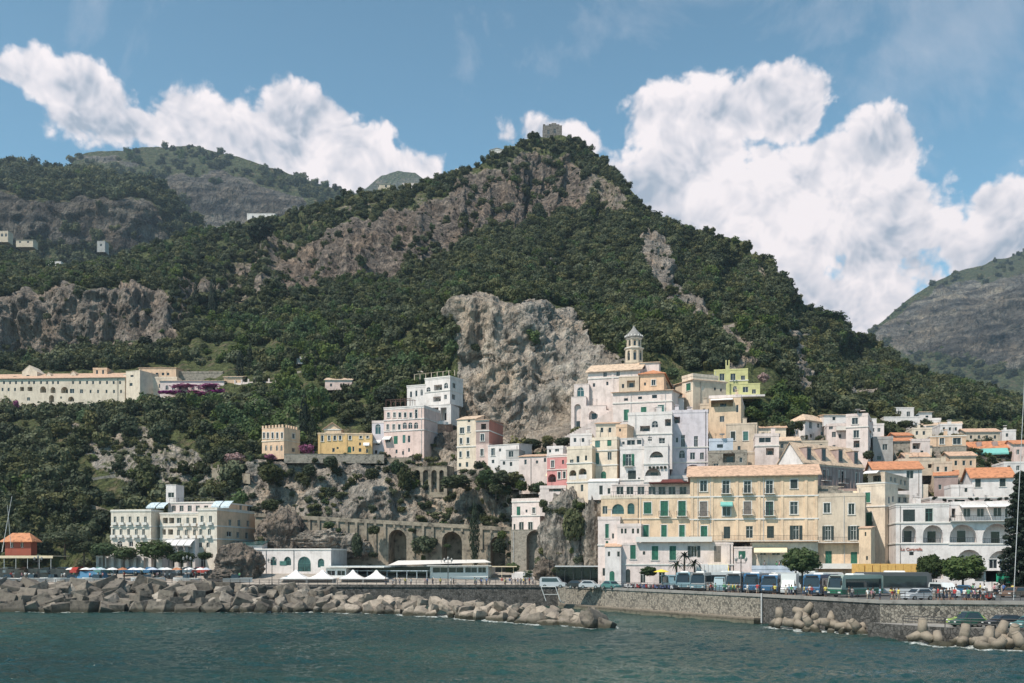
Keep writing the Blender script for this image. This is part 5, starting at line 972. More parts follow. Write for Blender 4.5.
b.wing(377, CREAM, x0=141, D0=333, x1=177, D1=333, yb=396, depth=5, wins=row([146,152,160],386,2.6,4,'g'))
b.wing(371.5, STONE, x0=176, D0=341, x1=223, D1=341, yb=385, depth=4)
b = Bld('house', 'terrace house with arcade of dark windows under purple bougainvillea', 160, 330, 224, 330, 402)
b.wing(381, PWHITE, yb=402, depth=7, roof='shed', rh=.9, rmat=TILEP, over=.3, wins=row([167,173.4,180,186.6,193,199.4,206,214,221],387.5,3,4.4,'aK'))
b.wing(377, APRI, x0=224, D0=332, x1=242, D1=332, yb=393, depth=6, roof='shed', rh=1.2, rmat=TILEP, over=.4, wins=[(231,387,3,4,'g'),(238,387,3,4,'g')])
b.raw('columns', lambda m, f, h, s_: [m.box((s_[0]+.6+i*2.0,-1,-.5),(s_[0]+1.0+i*2.0,-.6,3.6)) for i in range(9)], PWHITE)
m = MB(); p = P(166,404.5,322); q = P(220,402.5,322); m.box((p.x,p.y,p.z-1.0),(q.x,q.y+2,p.z+1.4)); o = m.build('retaining_wall', WHITE); props(o, 'long bright white parapet below the bougainvillea arcade', 'wall')
# 18. scattered houses on the heights
def small(label, x0, x1, yt, yb, D, mat=WHITE, roof='flat', rmat=None, wins=(), rh=1.2, depth=8, right=None, left=None, name='house'):
    b = Bld(name, label, x0, D, x1, D, yb); b.wing(yt, mat, depth=depth, roof=roof, rmat=rmat or TILE, rh=rh, wins=wins, parapet=.3, over=.3, right=right, left=left); return b
small('small pale house against the foot of the brown cliff, above the convent hotel', 85, 107, 354, 366, 392, WHITE, wins=[(94,357,2.4,2.6,'d'),(100,357,2.4,2.6,'d'),(104,357,1.6,2.6,'d')])
small('tiny white house corner right of the pale house below the brown cliff', 113, 121, 360.5, 368, 385, WHITE)
small('low white cottage with two dark openings on the terrace edge above the left cliff', 42, 61, 261.5, 269, 640, WHITE, wins=[(47,265,2,4,'d'),(54,265,2,4,'d')])
small('grey white block house standing alone below the dark ridge woods', 97, 105, 241, 252, 700, GREYP, wins=[(101,245,2,2.4,'d')], left=93)
small('cream house with balcony at the left picture edge under the ridge cliff', -4, 8, 231, 242, 800, BEIGE, wins=[(2,235,2.4,3,'d'),(6,235,2,3,'d')])
small('cream cottage with pale roof right of the edge house under the ridge', 16, 33, 240, 247, 790, BEIGE, 'tile_l', TILEP, wins=[(20,242,2,2,'d'),(28,242,2,2,'d')])
small('white roofed farmhouse on the terraces in the middle distance', 210, 234, 226.5, 234, 700, PWHITE, 'tile_l', TILEP, wins=[(218,230,2,2,'d')])
small('long white house among trees on the saddle below the left mountain', 247, 275, 213.5, 221, 760, WHITE, wins=[(253,217,2,2.4,'d'),(262,217,2,2.4,'d'),(270,217,2,2.4,'d')])
small('first white ridge house left of the summit slope', 378, 390, 184, 191, 690, BEIGE, 'tile_l', TILEP, wins=[(378,186,2,2.4,'d'),(386,186,2,2.4,'d')])
small('low white ridge house between trees above the brown cliff', 402, 420, 183, 189, 690, PWHITE, wins=[(405,184,2,2,'d'),(415,184,2,2,'d')])
small('small white house where the ridge begins to climb to the ruin', 455, 474, 168.5, 178, 655, WHITE, wins=[(460,172,2,2.4,'d'),(468,172,2,2.4,'d')])
small('white gabled house just below the summit ruin', 490, 504, 150, 160, 650, WHITE, 'tile_p', TILEP, wins=[(494,155,1.8,2.4,'d'),(500,154,1.8,2.4,'d')])
small('grey white house nearest the summit ruin, partly hidden by trees', 504, 522, 146, 158, 648, GREYP, wins=[(509,151,2,2.4,'d'),(515,149,2,2.4,'d')])
RUIN = material('dark ruin stone', (.17,.15,.135), var=.35, scale=.8, bump=.2, bscale=1.2, stain=.5)
b = Bld('ruined_tower', 'square ruined grey stone tower on the mountain summit', 543, 640, 562, 640, 146, 'tower')
b.wing(125.5, RUIN, yb=146, depth=11, parapet=.1, wins=[(548.5,132,2.2,4.4,'d'),(555,131,2.2,4.6,'d'),(548,137.5,1.8,2.6,'d'),(555.3,138.5,2,2.4,'d')], rmat=RUIN)
b.raw('broken battlement', lambda m, f, h, s_: (m.box((s_[0]*.3,0,s_[2]),(s_[0]*.45,.8,s_[2]+1.0)), m.box((s_[0]*.45,0,s_[2]),(s_[0]*.7,.8,s_[2]+1.6)), m.box((s_[0]*.7,0,s_[2]),(s_[0]*.86,.8,s_[2]+.8)), m.box((s_[0]*.9,3,s_[2]),(s_[0],9,s_[2]+.7)), m.box((0,0,s_[2]),(s_[0]*.12,3,s_[2]+.9)), m.box((-.5,-.5,0),(s_[0]*.4,.5,2.5))), RUIN)

# 19. infill of the old town: more houses stepping up behind the front rows
FILL = [ # label, x0, x1, ytop, ybase, D, wall, roof, tile, windows
 ('narrow beige house squeezed between lilac house and yellow beige house',700,712,404,440,244,BEIGE,'flat',None,[(704,411,2.6,5,'gK'),(709,411,2.6,5,'gT'),(705,421,2.6,6,'gK')]),
 ('low cream house with tiled roof behind the pinkish low house with parasols',757,786,428,452,244,CREAM,'tile_l',TILE,[(763,435,3,5,'gK'),(771,435,3,5,'gK'),(779,436,3,5,'gR')]),
 ('stone house with brown roof above the white gable end of the mauve palazzo',776,800,441,460,240,STONE,'tile_l',TILEP,[(782,446,3,4,'d'),(790,446,3,4,'d')]),
 ('small pink house left of the white hip roofed house',772,792,424,446,262,PINK,'flat',None,[(777,430,3,5,'gK'),(785,430,3,5,'gG')]),
 ('rough beige house below the hip roofed house with two doors',800,828,441,462,243,BEIGE,'flat',None,[(805,447,3,6,'gK'),(813,447,3,4,'d'),(821,447,3,6,'gT')]),
 ('whitewashed house behind the tall cream tower house',868,884,424,444,262,WHITE,'flat',None,[(873,430,3,4,'gK'),(879,430,3,4,'gK')]),
 ('pinkish gabled house right of the grey retaining front',884,898,440,466,256,PWHITE,'tile_l',TILEO,[(888,447,3,5,'gK'),(893,447,2.6,5,'gK'),(889,457,3,5,'g')]),
 ('cream house with flat roof above the grey stone house',912,932,428,442,272,CREAM,'flat',None,[(917,433,2.6,4,'gK'),(924,433,2.6,4,'gK')]),
 ('mauve house with dark windows below the whitewashed house',906,930,457,478,238,MAUVE,'tile_l',TILE,[(911,464,3,5,'gK'),(918,464,3,5,'gK'),(925,464,3,5,'gK')]),
 ('beige house with three windows right of the white gable house',934,952,462,500,232,BEIGE,'flat',None,[(938,469,3,5,'gK'),(946,469,3,5,'gK'),(938,480,3,5,'gT'),(946,481,3,5,'LK')]),
 ('apricot house with tiled roof above the broad orange roof',950,976,456,478,240,APRI,'tile_l',TILE,[(956,463,3,5,'gK'),(964,463,3,5,'gK'),(971,463,2.6,5,'gK')]),
 ('white house with flat roof at the far right above the orange roof',1004,1034,462,486,236,WHITE,'flat',None,[(1009,468,3.4,5,'gK'),(1018,468,3.4,5,'gK')]),
 ('rose house with small windows at the far right edge',1014,1040,444,470,256,PINK,'tile_l',TILEO,[(1018,452,3,5,'gK')]),
 ('cream cottage with terrace left of the ochre stone house',916,932,446,464,256,CREAM,'shed',TILEP,[(920,452,3,4,'L'),(927,452,3,4,'d')]),
 ('white house on the upper right slope above the ochre stone house',940,962,424,436,282,WHITE,'flat',None,[(944,429,2.4,3.6,'gK'),(950,429,2.4,3.6,'gK'),(956,429,2.4,3.6,'gK')]),
 ('long beige house on the upper right slope under the woods',966,1000,432,446,276,BEIGE,'tile_l',TILE,[(971,437,2.4,3.4,'gK'),(979,437,2.4,3.4,'gK'),(987,437,2.4,3.4,'gK'),(995,437,2.4,3.4,'gK')]),
 ('small white box house high on the right slope under the wood edge',1002,1016,430,442,280,WHITE,'flat',None,[(1007,435,2.4,3.4,'gK')]),
 ('pale ochre house behind the white arched window house',654,672,402,416,240,OCHRE,'flat',None,[(659,407,2.4,4,'gK'),(666,407,2.4,4,'gT')]),
 ('white house with tiled roof behind the yellow beige house',664,684,398,420,246,WHITE,'tile_l',TILE,[(670,404,2.6,4,'gK'),(677,404,2.6,4,'gK')]),
 ('cream house with balcony above the beige pink green shuttered house',596,618,424,440,226,CREAM,'shed',TILE,[(602,430,2.8,5,'gG'),(610,430,2.8,5,'gK')]),
 ('white house stepping up below the long stairway',570,592,434,450,228,WHITE,'flat',None,[(575,440,2.6,4,'gK'),(583,440,2.6,4,'gK')]),
 ('white low house with arch between the pinkish parasol house and the mauve palazzo',744,760,458,478,232,WHITE,'flat',None,[(751,466,7,7,'A')]),
 ('beige house wall with arches behind the tiled roof of the ochre palazzo',748,800,452,480,228,BEIGE,'flat',None,[(783,459,6,6,'A'),(793,459,4,5,'g')]),
]
for (lab, x0, x1, yt, yb, D, mt, rf, tl, wn) in FILL:
    b = Bld('house', lab, x0, D, x1, D-.8, yb+8); b.wing(yt, mt, depth=8, roof=rf, rmat=tl, rh=1.3, over=.35, parapet=.5, wins=wn, clutter=1 if rf == 'flat' else 0)
# ------------------------------------------------------------------ ground, quays, breakwater
ASPH = material('asphalt', (.085,.083,.08), var=.15, scale=.4); PAVE = material('quay paving', (.26,.245,.225), var=.15, scale=.8)
def masonry(name, c, lo, sc):
    m = bpy.data.materials.new(name); m.use_nodes = True; nt = m.node_tree; N = nt.nodes; L = nt.links; b = N['Principled BSDF']; b.inputs['Roughness'].default_value = .95
    geo = N.new('ShaderNodeNewGeometry'); v = N.new('ShaderNodeTexVoronoi'); v.inputs['Scale'].default_value = sc; L.new(geo.outputs['Position'], v.inputs['Vector'])
    w = N.new('ShaderNodeTexVoronoi'); w.feature = 'DISTANCE_TO_EDGE'; w.inputs['Scale'].default_value = sc; L.new(geo.outputs['Position'], w.inputs['Vector'])
    s = N.new('ShaderNodeSeparateColor'); L.new(v.outputs['Color'], s.inputs[0]); n = N.new('ShaderNodeTexNoise'); n.inputs['Scale'].default_value = .5; n.inputs['Detail'].default_value = 5; L.new(geo.outputs['Position'], n.inputs['Vector'])
    a = N.new('ShaderNodeMath'); a.operation = 'MULTIPLY_ADD'; a.inputs[1].default_value = .8; L.new(s.outputs[0], a.inputs[0]); L.new(n.outputs[0], a.inputs[2])
    cr = N.new('ShaderNodeValToRGB'); L.new(a.outputs[0], cr.inputs[0]); cr.color_ramp.elements[0].position = .45; cr.color_ramp.elements[0].color = (*lo, 1); cr.color_ramp.elements[1].position = 1.15; cr.color_ramp.elements[1].color = (*c, 1)
    r = N.new('ShaderNodeMapRange'); r.inputs[2].default_value = .10; r.inputs[3].default_value = .5; L.new(w.outputs['Distance'], r.inputs[0]); mx = N.new('ShaderNodeMixRGB'); mx.blend_type = 'MULTIPLY'; mx.inputs[0].default_value = 1; L.new(cr.outputs[0], mx.inputs[1]); L.new(r.outputs[0], mx.inputs[2]); L.new(mx.outputs[0], b.inputs['Base Color'])
    bp = N.new('ShaderNodeBump'); bp.inputs['Distance'].default_value = .12; L.new(r.outputs[0], bp.inputs['Height']); L.new(bp.outputs[0], b.inputs['Normal']); return m
QSTONE = masonry('pale rubble quay stone', (.34,.30,.245), (.11,.10,.085), 2.9); DSTONE = masonry('dark quay stone', (.12,.11,.10), (.035,.034,.03), 2.3); BEACH = material('beach gravel', (.33,.29,.25), var=.2, scale=1.2)
CONC = material('weathered concrete', (.235,.195,.15), var=.2, scale=.9, bump=.06, bscale=3, stain=.5, wet=True); WETC = material('wet weedy concrete', (.13,.12,.085), var=.3, scale=1.2)
def xy(px, D): return (GX(px, D), D)
EDGE = [xy(-900,207), xy(240,207), xy(558,203), xy(566,199), xy(762,147), xy(880,124), xy(905,123), xy(1080,119), xy(1900,112)]
m = MB(); z = 4.0
pts = [(x, y, z) for x, y in EDGE]; m.face(pts+[(EDGE[-1][0]+60,260,z),(EDGE[0][0]-60,260,z)]); o = m.build('ground', ASPH); o['kind'] = 'structure'
def wall_line(pts, z0, z1, th, mat, name, coping=None, kind='structure', label=None, cat='wall'):
    m = MB()
    for (a, b) in zip(pts[:-1], pts[1:]):
        a = Vector(a); b = Vector(b); e = (b-a).normalized(); n = Vector((-e.y, e.x))*th
        for (p0, p1) in (((a, z0, z1), (b, z0, z1)),):
            A, B = a, b; C, D_ = b+n, a+n
            m.face([(A.x,A.y,z0),(B.x,B.y,z0),(B.x,B.y,z1),(A.x,A.y,z1)]); m.face([(A.x,A.y,z1),(B.x,B.y,z1),(C.x,C.y,z1),(D_.x,D_.y,z1)]); m.face([(C.x,C.y,z0),(D_.x,D_.y,z0),(D_.x,D_.y,z1),(C.x,C.y,z1)])
            m.face([(A.x,A.y,z0),(A.x,A.y,z1),(D_.x,D_.y,z1),(D_.x,D_.y,z0)]); m.face([(B.x,B.y,z0),(C.x,C.y,z0),(C.x,C.y,z1),(B.x,B.y,z1)])
    o = m.build(name, mat)
    if kind: o['kind'] = kind
    if label: props(o, label, cat)
    return o
def off(pts, d):
    out = []
    for i, p in enumerate(pts):
        a = Vector(pts[max(i-1,0)]); b = Vector(pts[min(i+1,len(pts)-1)]); e = (b-a).normalized(); n = Vector((e.y, -e.x)); out.append(tuple(Vector(p)+n*d))
    return out
wall_line(off(EDGE[:3],.02), -2, 3.99, .8, DSTONE, 'quay_wall', kind=None, label='dark stone sea wall of the promenade behind the low boulders')
wall_line(off(EDGE[:3],.22), 3.8, 4.35, .55, DSTONE, 'kerb')
wall_line(off(EDGE[3:5],.02), -2, 3.99, .8, QSTONE, 'quay_wall', kind=None, label='pale rubble quay wall with a concrete ledge below the parked cars')
wall_line(off(EDGE[3:9],.18), 3.85, 4.3, .5, PAVE, 'kerb')
wall_line(off(EDGE[4:6],.02), -2, 3.99, .8, DSTONE, 'quay_wall', kind=None, label='darker stone quay wall behind the row of tetrapods')
wall_line(off(EDGE[5:],.02), -2, 3.99, .8, masonry('grey brown quay stone', (.28,.25,.21), (.08,.075,.065), 2.7), 'quay_wall', kind=None, label='stone retaining wall between the upper road and the lower car park')
wall_line(off([EDGE[2],EDGE[3]],.02), -2, 3.99, .8, QSTONE, 'quay_wall', kind=None, label='short corner piece of wall where the dark promenade wall ends')
wall_line(off(EDGE[3:5],1.5), -2, .75, 1.46, CONC, 'ledge'); wall_line(off(EDGE[3:5],1.58), -2, .32, .07, WETC, 'ledge')
L2 = [xy(868,121.6), xy(900,117), xy(945,112.5), xy(1080,107), xy(1900,98)]
m = MB(); m.face([(x, y, 1.45) for x, y in L2]+[(x, y, 1.45) for x, y in [EDGE[-1], EDGE[-2], EDGE[-3], xy(872,124)]]); o = m.build('lower_quay', PAVE); o['kind'] = 'structure'
wall_line(off(L2,.02), -2, 1.6, .4, DSTONE, 'quay_wall', kind=None, label='low stone edge of the lower car park behind the right hand tetrapods')
# beach and raised shore road on the left
m = MB()
for i in range(40):
    xa, xb = -140+i*5.2, -140+(i+1)*5.2
    for j, (d0, z0, d1, z1) in enumerate(((207.5,4.05,212,5.2),(212,5.2,219,6.4),(219,6.4,238,6.8))): m.face([(xa,d0,z0),(xb,d0,z0),(xb,d1,z1),(xa,d1,z1)])
m.xf(Matrix.Identity(4)); o = m.build('beach', BEACH); o['kind'] = 'structure'
def railing(pts, z, label, h=1.05, step=2.0, r=.035, mat=None):
    m = MB()
    for (a, b) in zip(pts[:-1], pts[1:]):
        a = Vector((*a, z)); b = Vector((*b, z)); n = max(1, int((b-a).length/step))
        for i in range(n+1): p = a.lerp(b, i/n); m.tube(p, p+Vector((0,0,h)), r*1.3, n=5)
        for k in (.4, .72, 1.0): m.tube(a+Vector((0,0,h*k)), b+Vector((0,0,h*k)), r, n=5)
    o = m.build('railing', mat or IRON); return props(o, label, 'railing')
railing([xy(-100,207.4), xy(240,207.4), xy(556,203.4)], 4.35, 'dark iron railing along the promenade above the boulders', r=.045)
railing([xy(600,189.6), xy(762,147.4), xy(880,124.4), xy(905,123.4), xy(1080,119.4)], 4.3, 'dark iron railing along the quay edge in front of the buses', r=.03)
railing([xy(903,117.2), xy(945,112.9), xy(1080,107.4)], 1.6, 'dark iron railing of the lower car park above the tetrapods', step=2.6, r=.04)
# boulders
ROCKS_M = [material('grey boulder', (.135,.115,.092), var=.4, scale=.9, bump=.12, bscale=2, objvar=.35, stain=.3, wet=True), material('pale tan boulder', (.27,.225,.18), var=.25, scale=.9, bump=.12, bscale=2, objvar=.3, stain=.3, wet=True)]
def boulder(seed, blocky, mat):
    rg = random.Random(seed); bm = bmesh.new(); bmesh.ops.create_cube(bm, size=2)
    if not blocky:
        bmesh.ops.subdivide_edges(bm, edges=bm.edges[:], cuts=2, use_grid_fill=True)
        for v in bm.verts: v.co = v.co.normalized()*.35+v.co*.65
        for v in bm.verts: v.co += Vector((rg.uniform(-.16,.16), rg.uniform(-.16,.16), rg.uniform(-.16,.16)))
        for _ in range(6):   # broken planes
            n = Vector((rg.gauss(0,1), rg.gauss(0,1), rg.gauss(0,1))).normalized(); d = rg.uniform(.62,.85)
            for v in bm.verts:
                k = v.co.dot(n)-d
                if k > 0: v.co -= n*k
    else:
        for v in bm.verts: v.co += Vector((rg.uniform(-.22,.22), rg.uniform(-.22,.22), rg.uniform(-.22,.22)))
        for v in bm.verts: v.co.x *= rg.uniform(1.0, 1.25)
    bmesh.ops.bevel(bm, geom=bm.edges[:]+bm.verts[:], offset=.06 if blocky else .03, segments=1, affect='EDGES')
    me = bpy.data.meshes.new('boulder'); bm.to_mesh(me); bm.free(); me.materials.append(mat); return me
BT = [boulder(60+i, False, material('tan block', (.235,.205,.17), var=.25, scale=.9, bump=.12, bscale=2, objvar=.3, stain=.3, wet=True) if i == 0 else bpy.data.materials['tan block']) for i in range(4)]
BL = [boulder(i, True, ROCKS_M[0]) for i in range(7)]; BR = [boulder(20+i, False, ROCKS_M[1]) for i in range(8)]; BG = [boulder(40+i, i % 2 == 0, ROCKS_M[0]) for i in range(5)]
def put_rock(me, p, s, label, group, rg):
    o = bpy.data.objects.new('boulder', me); COL.objects.link(o); o.location = p; o.rotation_euler = (rg.uniform(-.5,.5), rg.uniform(-.5,.5), rg.uniform(0,6.3)); o.scale = (s*rg.uniform(.85,1.2), s*rg.uniform(.85,1.2), s*rg.uniform(.8,1.05))
    props(o, label, 'boulder', group); return o
SZ = ['small','medium','big']
def bplace(x):
    for lim, t in ((30,'at the left picture edge'),(70,'below the white sun canopy'),(115,'below the blue tarpaulin'),(160,'below the left wing of the seafront hotel'),(215,'below the right wing of the seafront hotel'),(265,'below the large grey rock outcrop'),(310,'below the first white tent'),(345,'below the second white tent'),(385,'below the two right hand tents'),(430,'below the open side of the pavilion'),(490,'below the glazed end of the pavilion'),(545,'below the white kiosk'),(580,'just left of the breakwater tip')):
        if x < lim: return t
    return 'at the breakwater tip'
rg = random.Random(5)
core = MB()
def crest(x): return 5.0 if x < 200 else 5.0-(x-200)/130*1.0 if x < 330 else 3.9
def wl(x): return 180-(x/330)*1.0 if x < 330 else np.interp(x, [330,400,470,540,612], [179,172,158,145,137])
for i in range(46):
    x0, x1 = -60+i*8.6, -60+(i+1)*8.6
    c0, c1 = crest(x0)-1.4, crest(x1)-1.4
    core.face([(*xy(x0,181.5),-.6),(*xy(x1,181.5),-.6),(*xy(x1,193),c1),(*xy(x0,193),c0)]); core.face([(*xy(x0,193),c0),(*xy(x1,193),c1),(*xy(x1,206.9),c1-1.5),(*xy(x0,206.9),c0-1.5)])
o = core.build('breakwater', DSTONE); o['kind'] = 'structure'
x = -22
while x < 335:
    for k, (dD, fz) in enumerate(((2,.0),(4.6,.28),(7.4,.55),(10.4,.84),(13.6,1.0))):
        D = wl(x)+dD+rg.uniform(-.7,.7); px = x+rg.uniform(-5,5)+(k % 2)*6; s = rg.uniform(.95,1.75)*(1 if px < 250 else .9)
        zz = (crest(px)-1.2)*fz+rg.uniform(-.2,.35)+.15
        if zz+s*.9 > crest(px)+1.0: s *= .8
        put_rock(rg.choice(BL if px < 205 and rg.random() < .8 else BG if rg.random() < .5 else BT), (GX(px,D), D, zz), s, '%s %s boulder %s' % (SZ[min(2,int(max(0,s-.85)/.33))], ['half sunk','low','mid height','high','topmost'][k], bplace(px)), 'boulders '+bplace(px), rg)
    x += rg.uniform(11.5,15)
x = 336
while x < 604:
    nr = 4 if x < 430 else 3 if x < 560 else 2
    for k in range(nr):
        D = wl(x)+1+k*2.7+rg.uniform(-.5,.5); px = x+rg.uniform(-4,4); s = rg.uniform(.8,1.5)*(1 if x < 560 else 1.1)
        put_rock(rg.choice(BR), (GX(px,D), D, .1+.75*min(k,2)+rg.uniform(-.15,.3)-(.3 if x > 540 else 0)), s, '%s pale tan boulder %s %s' % (SZ[min(2,int((s-.8)/.25))], ['at the waterline','in the second row','in the back row','rearmost'][k], bplace(px)), 'pale boulders '+bplace(px), rg)
    x += rg.uniform(9,13)
for (px, D, s) in ((520,178,1.0),(532,176,1.1),(545,174,.9),(556,172,1.2),(568,171,.9)):
    put_rock(rg.choice(BR), (GX(px,D), D, .4), s, 'pale boulder in the inner row at the foot of the promenade wall', 'boulders at the foot of the promenade wall', rg)
o = put_rock(BG[1], (GX(594,138), 138, .7), 1.9, 'large grey boulder, last big one at the right tip of the breakwater', None, rg)
o = put_rock(BG[2], (GX(607,137), 137, .1), .9, 'small dark boulder standing apart in the water off the breakwater tip', None, rg)
# white work boat ramp frame on the rocks
m = MB(); p = P(546,600,180)
for dx in (0, 2.6): m.tube(p+Vector((dx,0,-.2)), p+Vector((dx-.9,0,2.4)), .07, n=6)
m.tube(p+Vector((-.9,0,2.4)), p+Vector((1.7,0,2.4)), .07, n=6); m.tube(p+Vector((-.3,0,1.0)), p+Vector((2.3,0,1.0)), .05, n=6); m.tube(p+Vector((2.6,0,-.2)), p+Vector((3.4,1,-.6)), .07, n=6)
o = m.build('ladder_frame', FRW); props(o, 'white metal frame leaning at the foot of the promenade wall', 'frame')
# tetrapods
def tetra():
    m = MB(); dirs = [Vector((0,0,1))]+[Vector((math.cos(a)*.943, math.sin(a)*.943, -.333)) for a in (0, 2.094, 4.189)]
    for d in dirs: m.tube(d*-.1, d*1.8, .70, .46, n=14); m.tube(d*1.8, d*1.9, .46, .36, n=14)
    return m.mesh('tetrapod', CONC, True)
TE = tetra()
for e in TE.edges: pass
rg = random.Random(11)
TL = ['standing alone at the left end, next to the drain pipe','second from the left in the pile below the buses','on top of the left cluster, leaning right','half sunk between the left cluster and the tall one','leaning above the others below the white box van','lying low in the middle of the bus quay pile','with one leg upright below the blue bus','small looking, lying in the water in the middle of the pile','behind the upright one below the green and grey bus','lowest at the waterline right of the middle','leaning left below the green and grey bus','lying right of the leaning one below the bus','last on the right below the bus quay, lying flat',
 'standing upright alone at the left of the lower car park','lying in the water beside the upright single one','standing apart in the middle of the lower car park edge','lying below the dark green off road car','leaning right behind the lying one under the black estate car','lowest one in the water in the right cluster','leaning at the right edge under the teal car','lying at the right picture edge']
TP = [(780,137,1.0,0,0),(796,135,.7,1.9,.3),(805,137,1.9,.6,.2),(811,131,.5,1.2,1.0),(822,136,1.9,.1,.8),(830,132,.9,2.0,.5),(843,134,1.6,.05,1.3),(849,129.5,.6,1.8,.2),(856,133,1.5,.6,2.1),(859,126.5,.4,1.0,.9),(869,131,1.5,.5,1.7),(877,128,.9,.4,.1),(889,125,.6,1.7,.6),
      (923,112,.9,.0,.4),(939,110,-.3,1.5,.2),(964,108.5,.5,.15,1.0),(988,106,.5,1.9,.4),(999,107,1.0,.4,.7),(992,103.5,-.2,1.1,2.0),(1014,105.5,.8,.45,2.8),(1023,103,.1,1.6,1.1)]
for i, (px, D, z, tilt, rz) in enumerate(TP):
    o = bpy.data.objects.new('tetrapod', TE); COL.objects.link(o); o.location = (GX(px,D), D, z); o.rotation_euler = (tilt, tilt*.6-.1, rz*2); o.scale = (.95,)*3
    props(o, 'tan concrete tetrapod '+TL[i], 'tetrapod', 'tetrapods below the bus quay' if i < 13 else 'tetrapods below the lower car park')
for (px, D, s) in ((772,140,.6),(806,129.5,.5),(830,128.5,.45),(842,128,.5)):
    put_rock(rg.choice(BR), (GX(px,D), D, .05), s, 'small tan stone just above the water in front of the tetrapods', 'small stones by the tetrapods', rg)
m = MB(); m.tube(P(742.5,597,152), P(762.5,624,146.5)+Vector((0,0,0)), .01); 
m = MB(); p = Vector((*xy(761.5,146.6), 0)); m.tube(p, p+Vector((0,0,4.4)), .12, n=8); o = m.build('pipe', PALEMET); props(o, 'pale drain pipe down the quay wall at the left of the tetrapods', 'pipe')
# ------------------------------------------------------------------ coast road viaduct and slope walls
b = Bld('viaduct', 'long stone viaduct of the coast road with tall dark arches', 255, 238, 516, 229, 585, 'viaduct')
def wing_shear(b, yt0, yt1, **k):
    pass
def viaduct():
    x0, D0, x1, D1, yb = b.args; A = Vector((GX(x0,D0),D0)); B = Vector((GX(x1,D1),D1)); W = (B-A).length; zb = ZY(yb,D0); zt0 = ZY(513,D0)-zb; zt1 = ZY(527.5,D1)-zb; k = (zt1-zt0)/W
    sh = Matrix.Identity(4); sh[2][0] = k; b.M = sh; fc = Face((0,0),(1,0),(0,1),W); e = (B-A)/W
    def hit(x, y):
        kk = (x-512)/F; u = (kk*A.y-A.x)/(e.x-kk*e.y); D = A.y+u*e.y; return u, ZY(y,D)-zb-k*u
    ops = []
    for (x, y0, y1, w) in ((397.5,529,585,18),(452,531,585,20),(498,536,585,15)):
        u0, zt = hit(x-w/2, y0); u1, z0 = hit(x+w/2, y1); ops.append((u0, u1, z0, zt, True, 5.5))
    m = MB(); strip_wall(m, fc, -6, zt0-.9, [(a,c_,max(q,-5.9),d,e_,f) for (a,c_,q,d,e_,f) in ops]); m.box((0,.0,zt0-.9),(W,6,zt0-.7)); m.face([(0,0,-6),(0,4,-6),(0,4,zt0-.9),(0,0,zt0-.9)]); b.part('wall', m, VST)
    m = MB(); m.box((0,-.35,zt0-.9),(W,.1,zt0-.62)); m.box((0,-.3,zt0-.62),(W,0,zt0)); b.part('parapet', m, VST)
    u = 9.0
    while u < W-1:
        m = MB()
        if not any(o[0]-.4 < u < o[1]+.4 for o in ops): m.box((u-.3,-.42,zt0-random.uniform(4,9)),(u+.3,-.003,zt0-.92))
        else: m.box((u-.25,-.3,zt0-1.7),(u+.25,-.003,zt0-.92))
        u += 2.3; b.part('buttress', m, VST)
VST = material('tan viaduct masonry', (.255,.215,.165), var=.4, scale=.6, bump=.08, bscale=2, stain=.5)
viaduct()
b = Bld('arcade_wall', 'tall arched retaining wall under the houses on the cliff', 411, 249, 447, 246, 500, 'wall')
b.wing(467, VST, yb=498, depth=5, parapet=.1, wins=[(417,481,6,22,'A'),(425.5,481,5.5,22,'A'),(434,481,5.5,22,'A'),(441.5,481,4.5,22,'A')])
b = Bld('road_wall', 'grey retaining wall of the cliff road under the yellow house', 284, 251.5, 384, 252.5, 466, 'wall')
b.wing(454, STONE, yb=463, depth=5, parapet=.1)
b = Bld('road_wall', 'retaining wall with diagonal stairs under the pink palazzo', 376, 255, 412, 254, 475, 'wall')
b.wing(458, VST, yb=470, depth=4, parapet=.1)
b = Bld('rock_arch', 'rough stone arch base under the little pale house', 511, 223.5, 548, 221, 590, 'wall')
b.wing(530, STONE, yb=590, depth=7, parapet=.1, wins=[(535,550,17,40,'A')])
_pw = TM['W']; _px = 512+_pw[...,0]/_pw[...,1]*F; _py = HZ-(_pw[...,2]-CH)/_pw[...,1]*F
def TD(px, py, lift=1.5):
    d = (_px-px)**2+(_py-py)**2; i = np.unravel_index(np.argmin(d), d.shape); return float(_pw[i][1])-lift
def slope_wall(pts, h, label, mat, th=.6, balus=False):
    W = [P(x, y, TD(x, y)) for x, y in pts]; m = MB()
    for a, c in zip(W[:-1], W[1:]):
        n = max(1, int((c-a).length/2.5))
        for i in range(n):
            p = a.lerp(c, i/n); q = a.lerp(c, (i+1)/n); k = len(m.v)
            for (v, dy) in ((p,0),(q,0),(q,th),(p,th)): m.v += [(v.x, v.y+dy, v.z-h-1), (v.x, v.y+dy, v.z)]
            for f in ((0,2,3,1),(2,4,5,3),(4,6,7,5),(6,0,1,7),(1,3,5,7)): m.f.append(tuple(k+j for j in f)); m.m.append(0)
            if balus: m.box((p.x-.25,p.y-.15,p.z-.5),(p.x+.25,p.y+.3,p.z+1.0))
    o = m.build('stone_wall', mat); return props(o, label, 'wall')
slope_wall([(139,443),(150,446),(165,452)], 4.5, 'pale wall corner jutting from the scrubby left slope', VST)
slope_wall([(165,452),(185,460),(205,467),(232,470)], 3, 'descending balustraded path wall left of the ochre tower house', VST, balus=True)
slope_wall([(48,412),(75,424),(100,434),(128,441)], 1.2, 'path wall descending below the white convent hotel', VST)
slope_wall([(128,474),(150,471),(175,471),(205,469),(250,474)], 1.5, 'middle path wall across the left slope above the seafront hotel', VST)
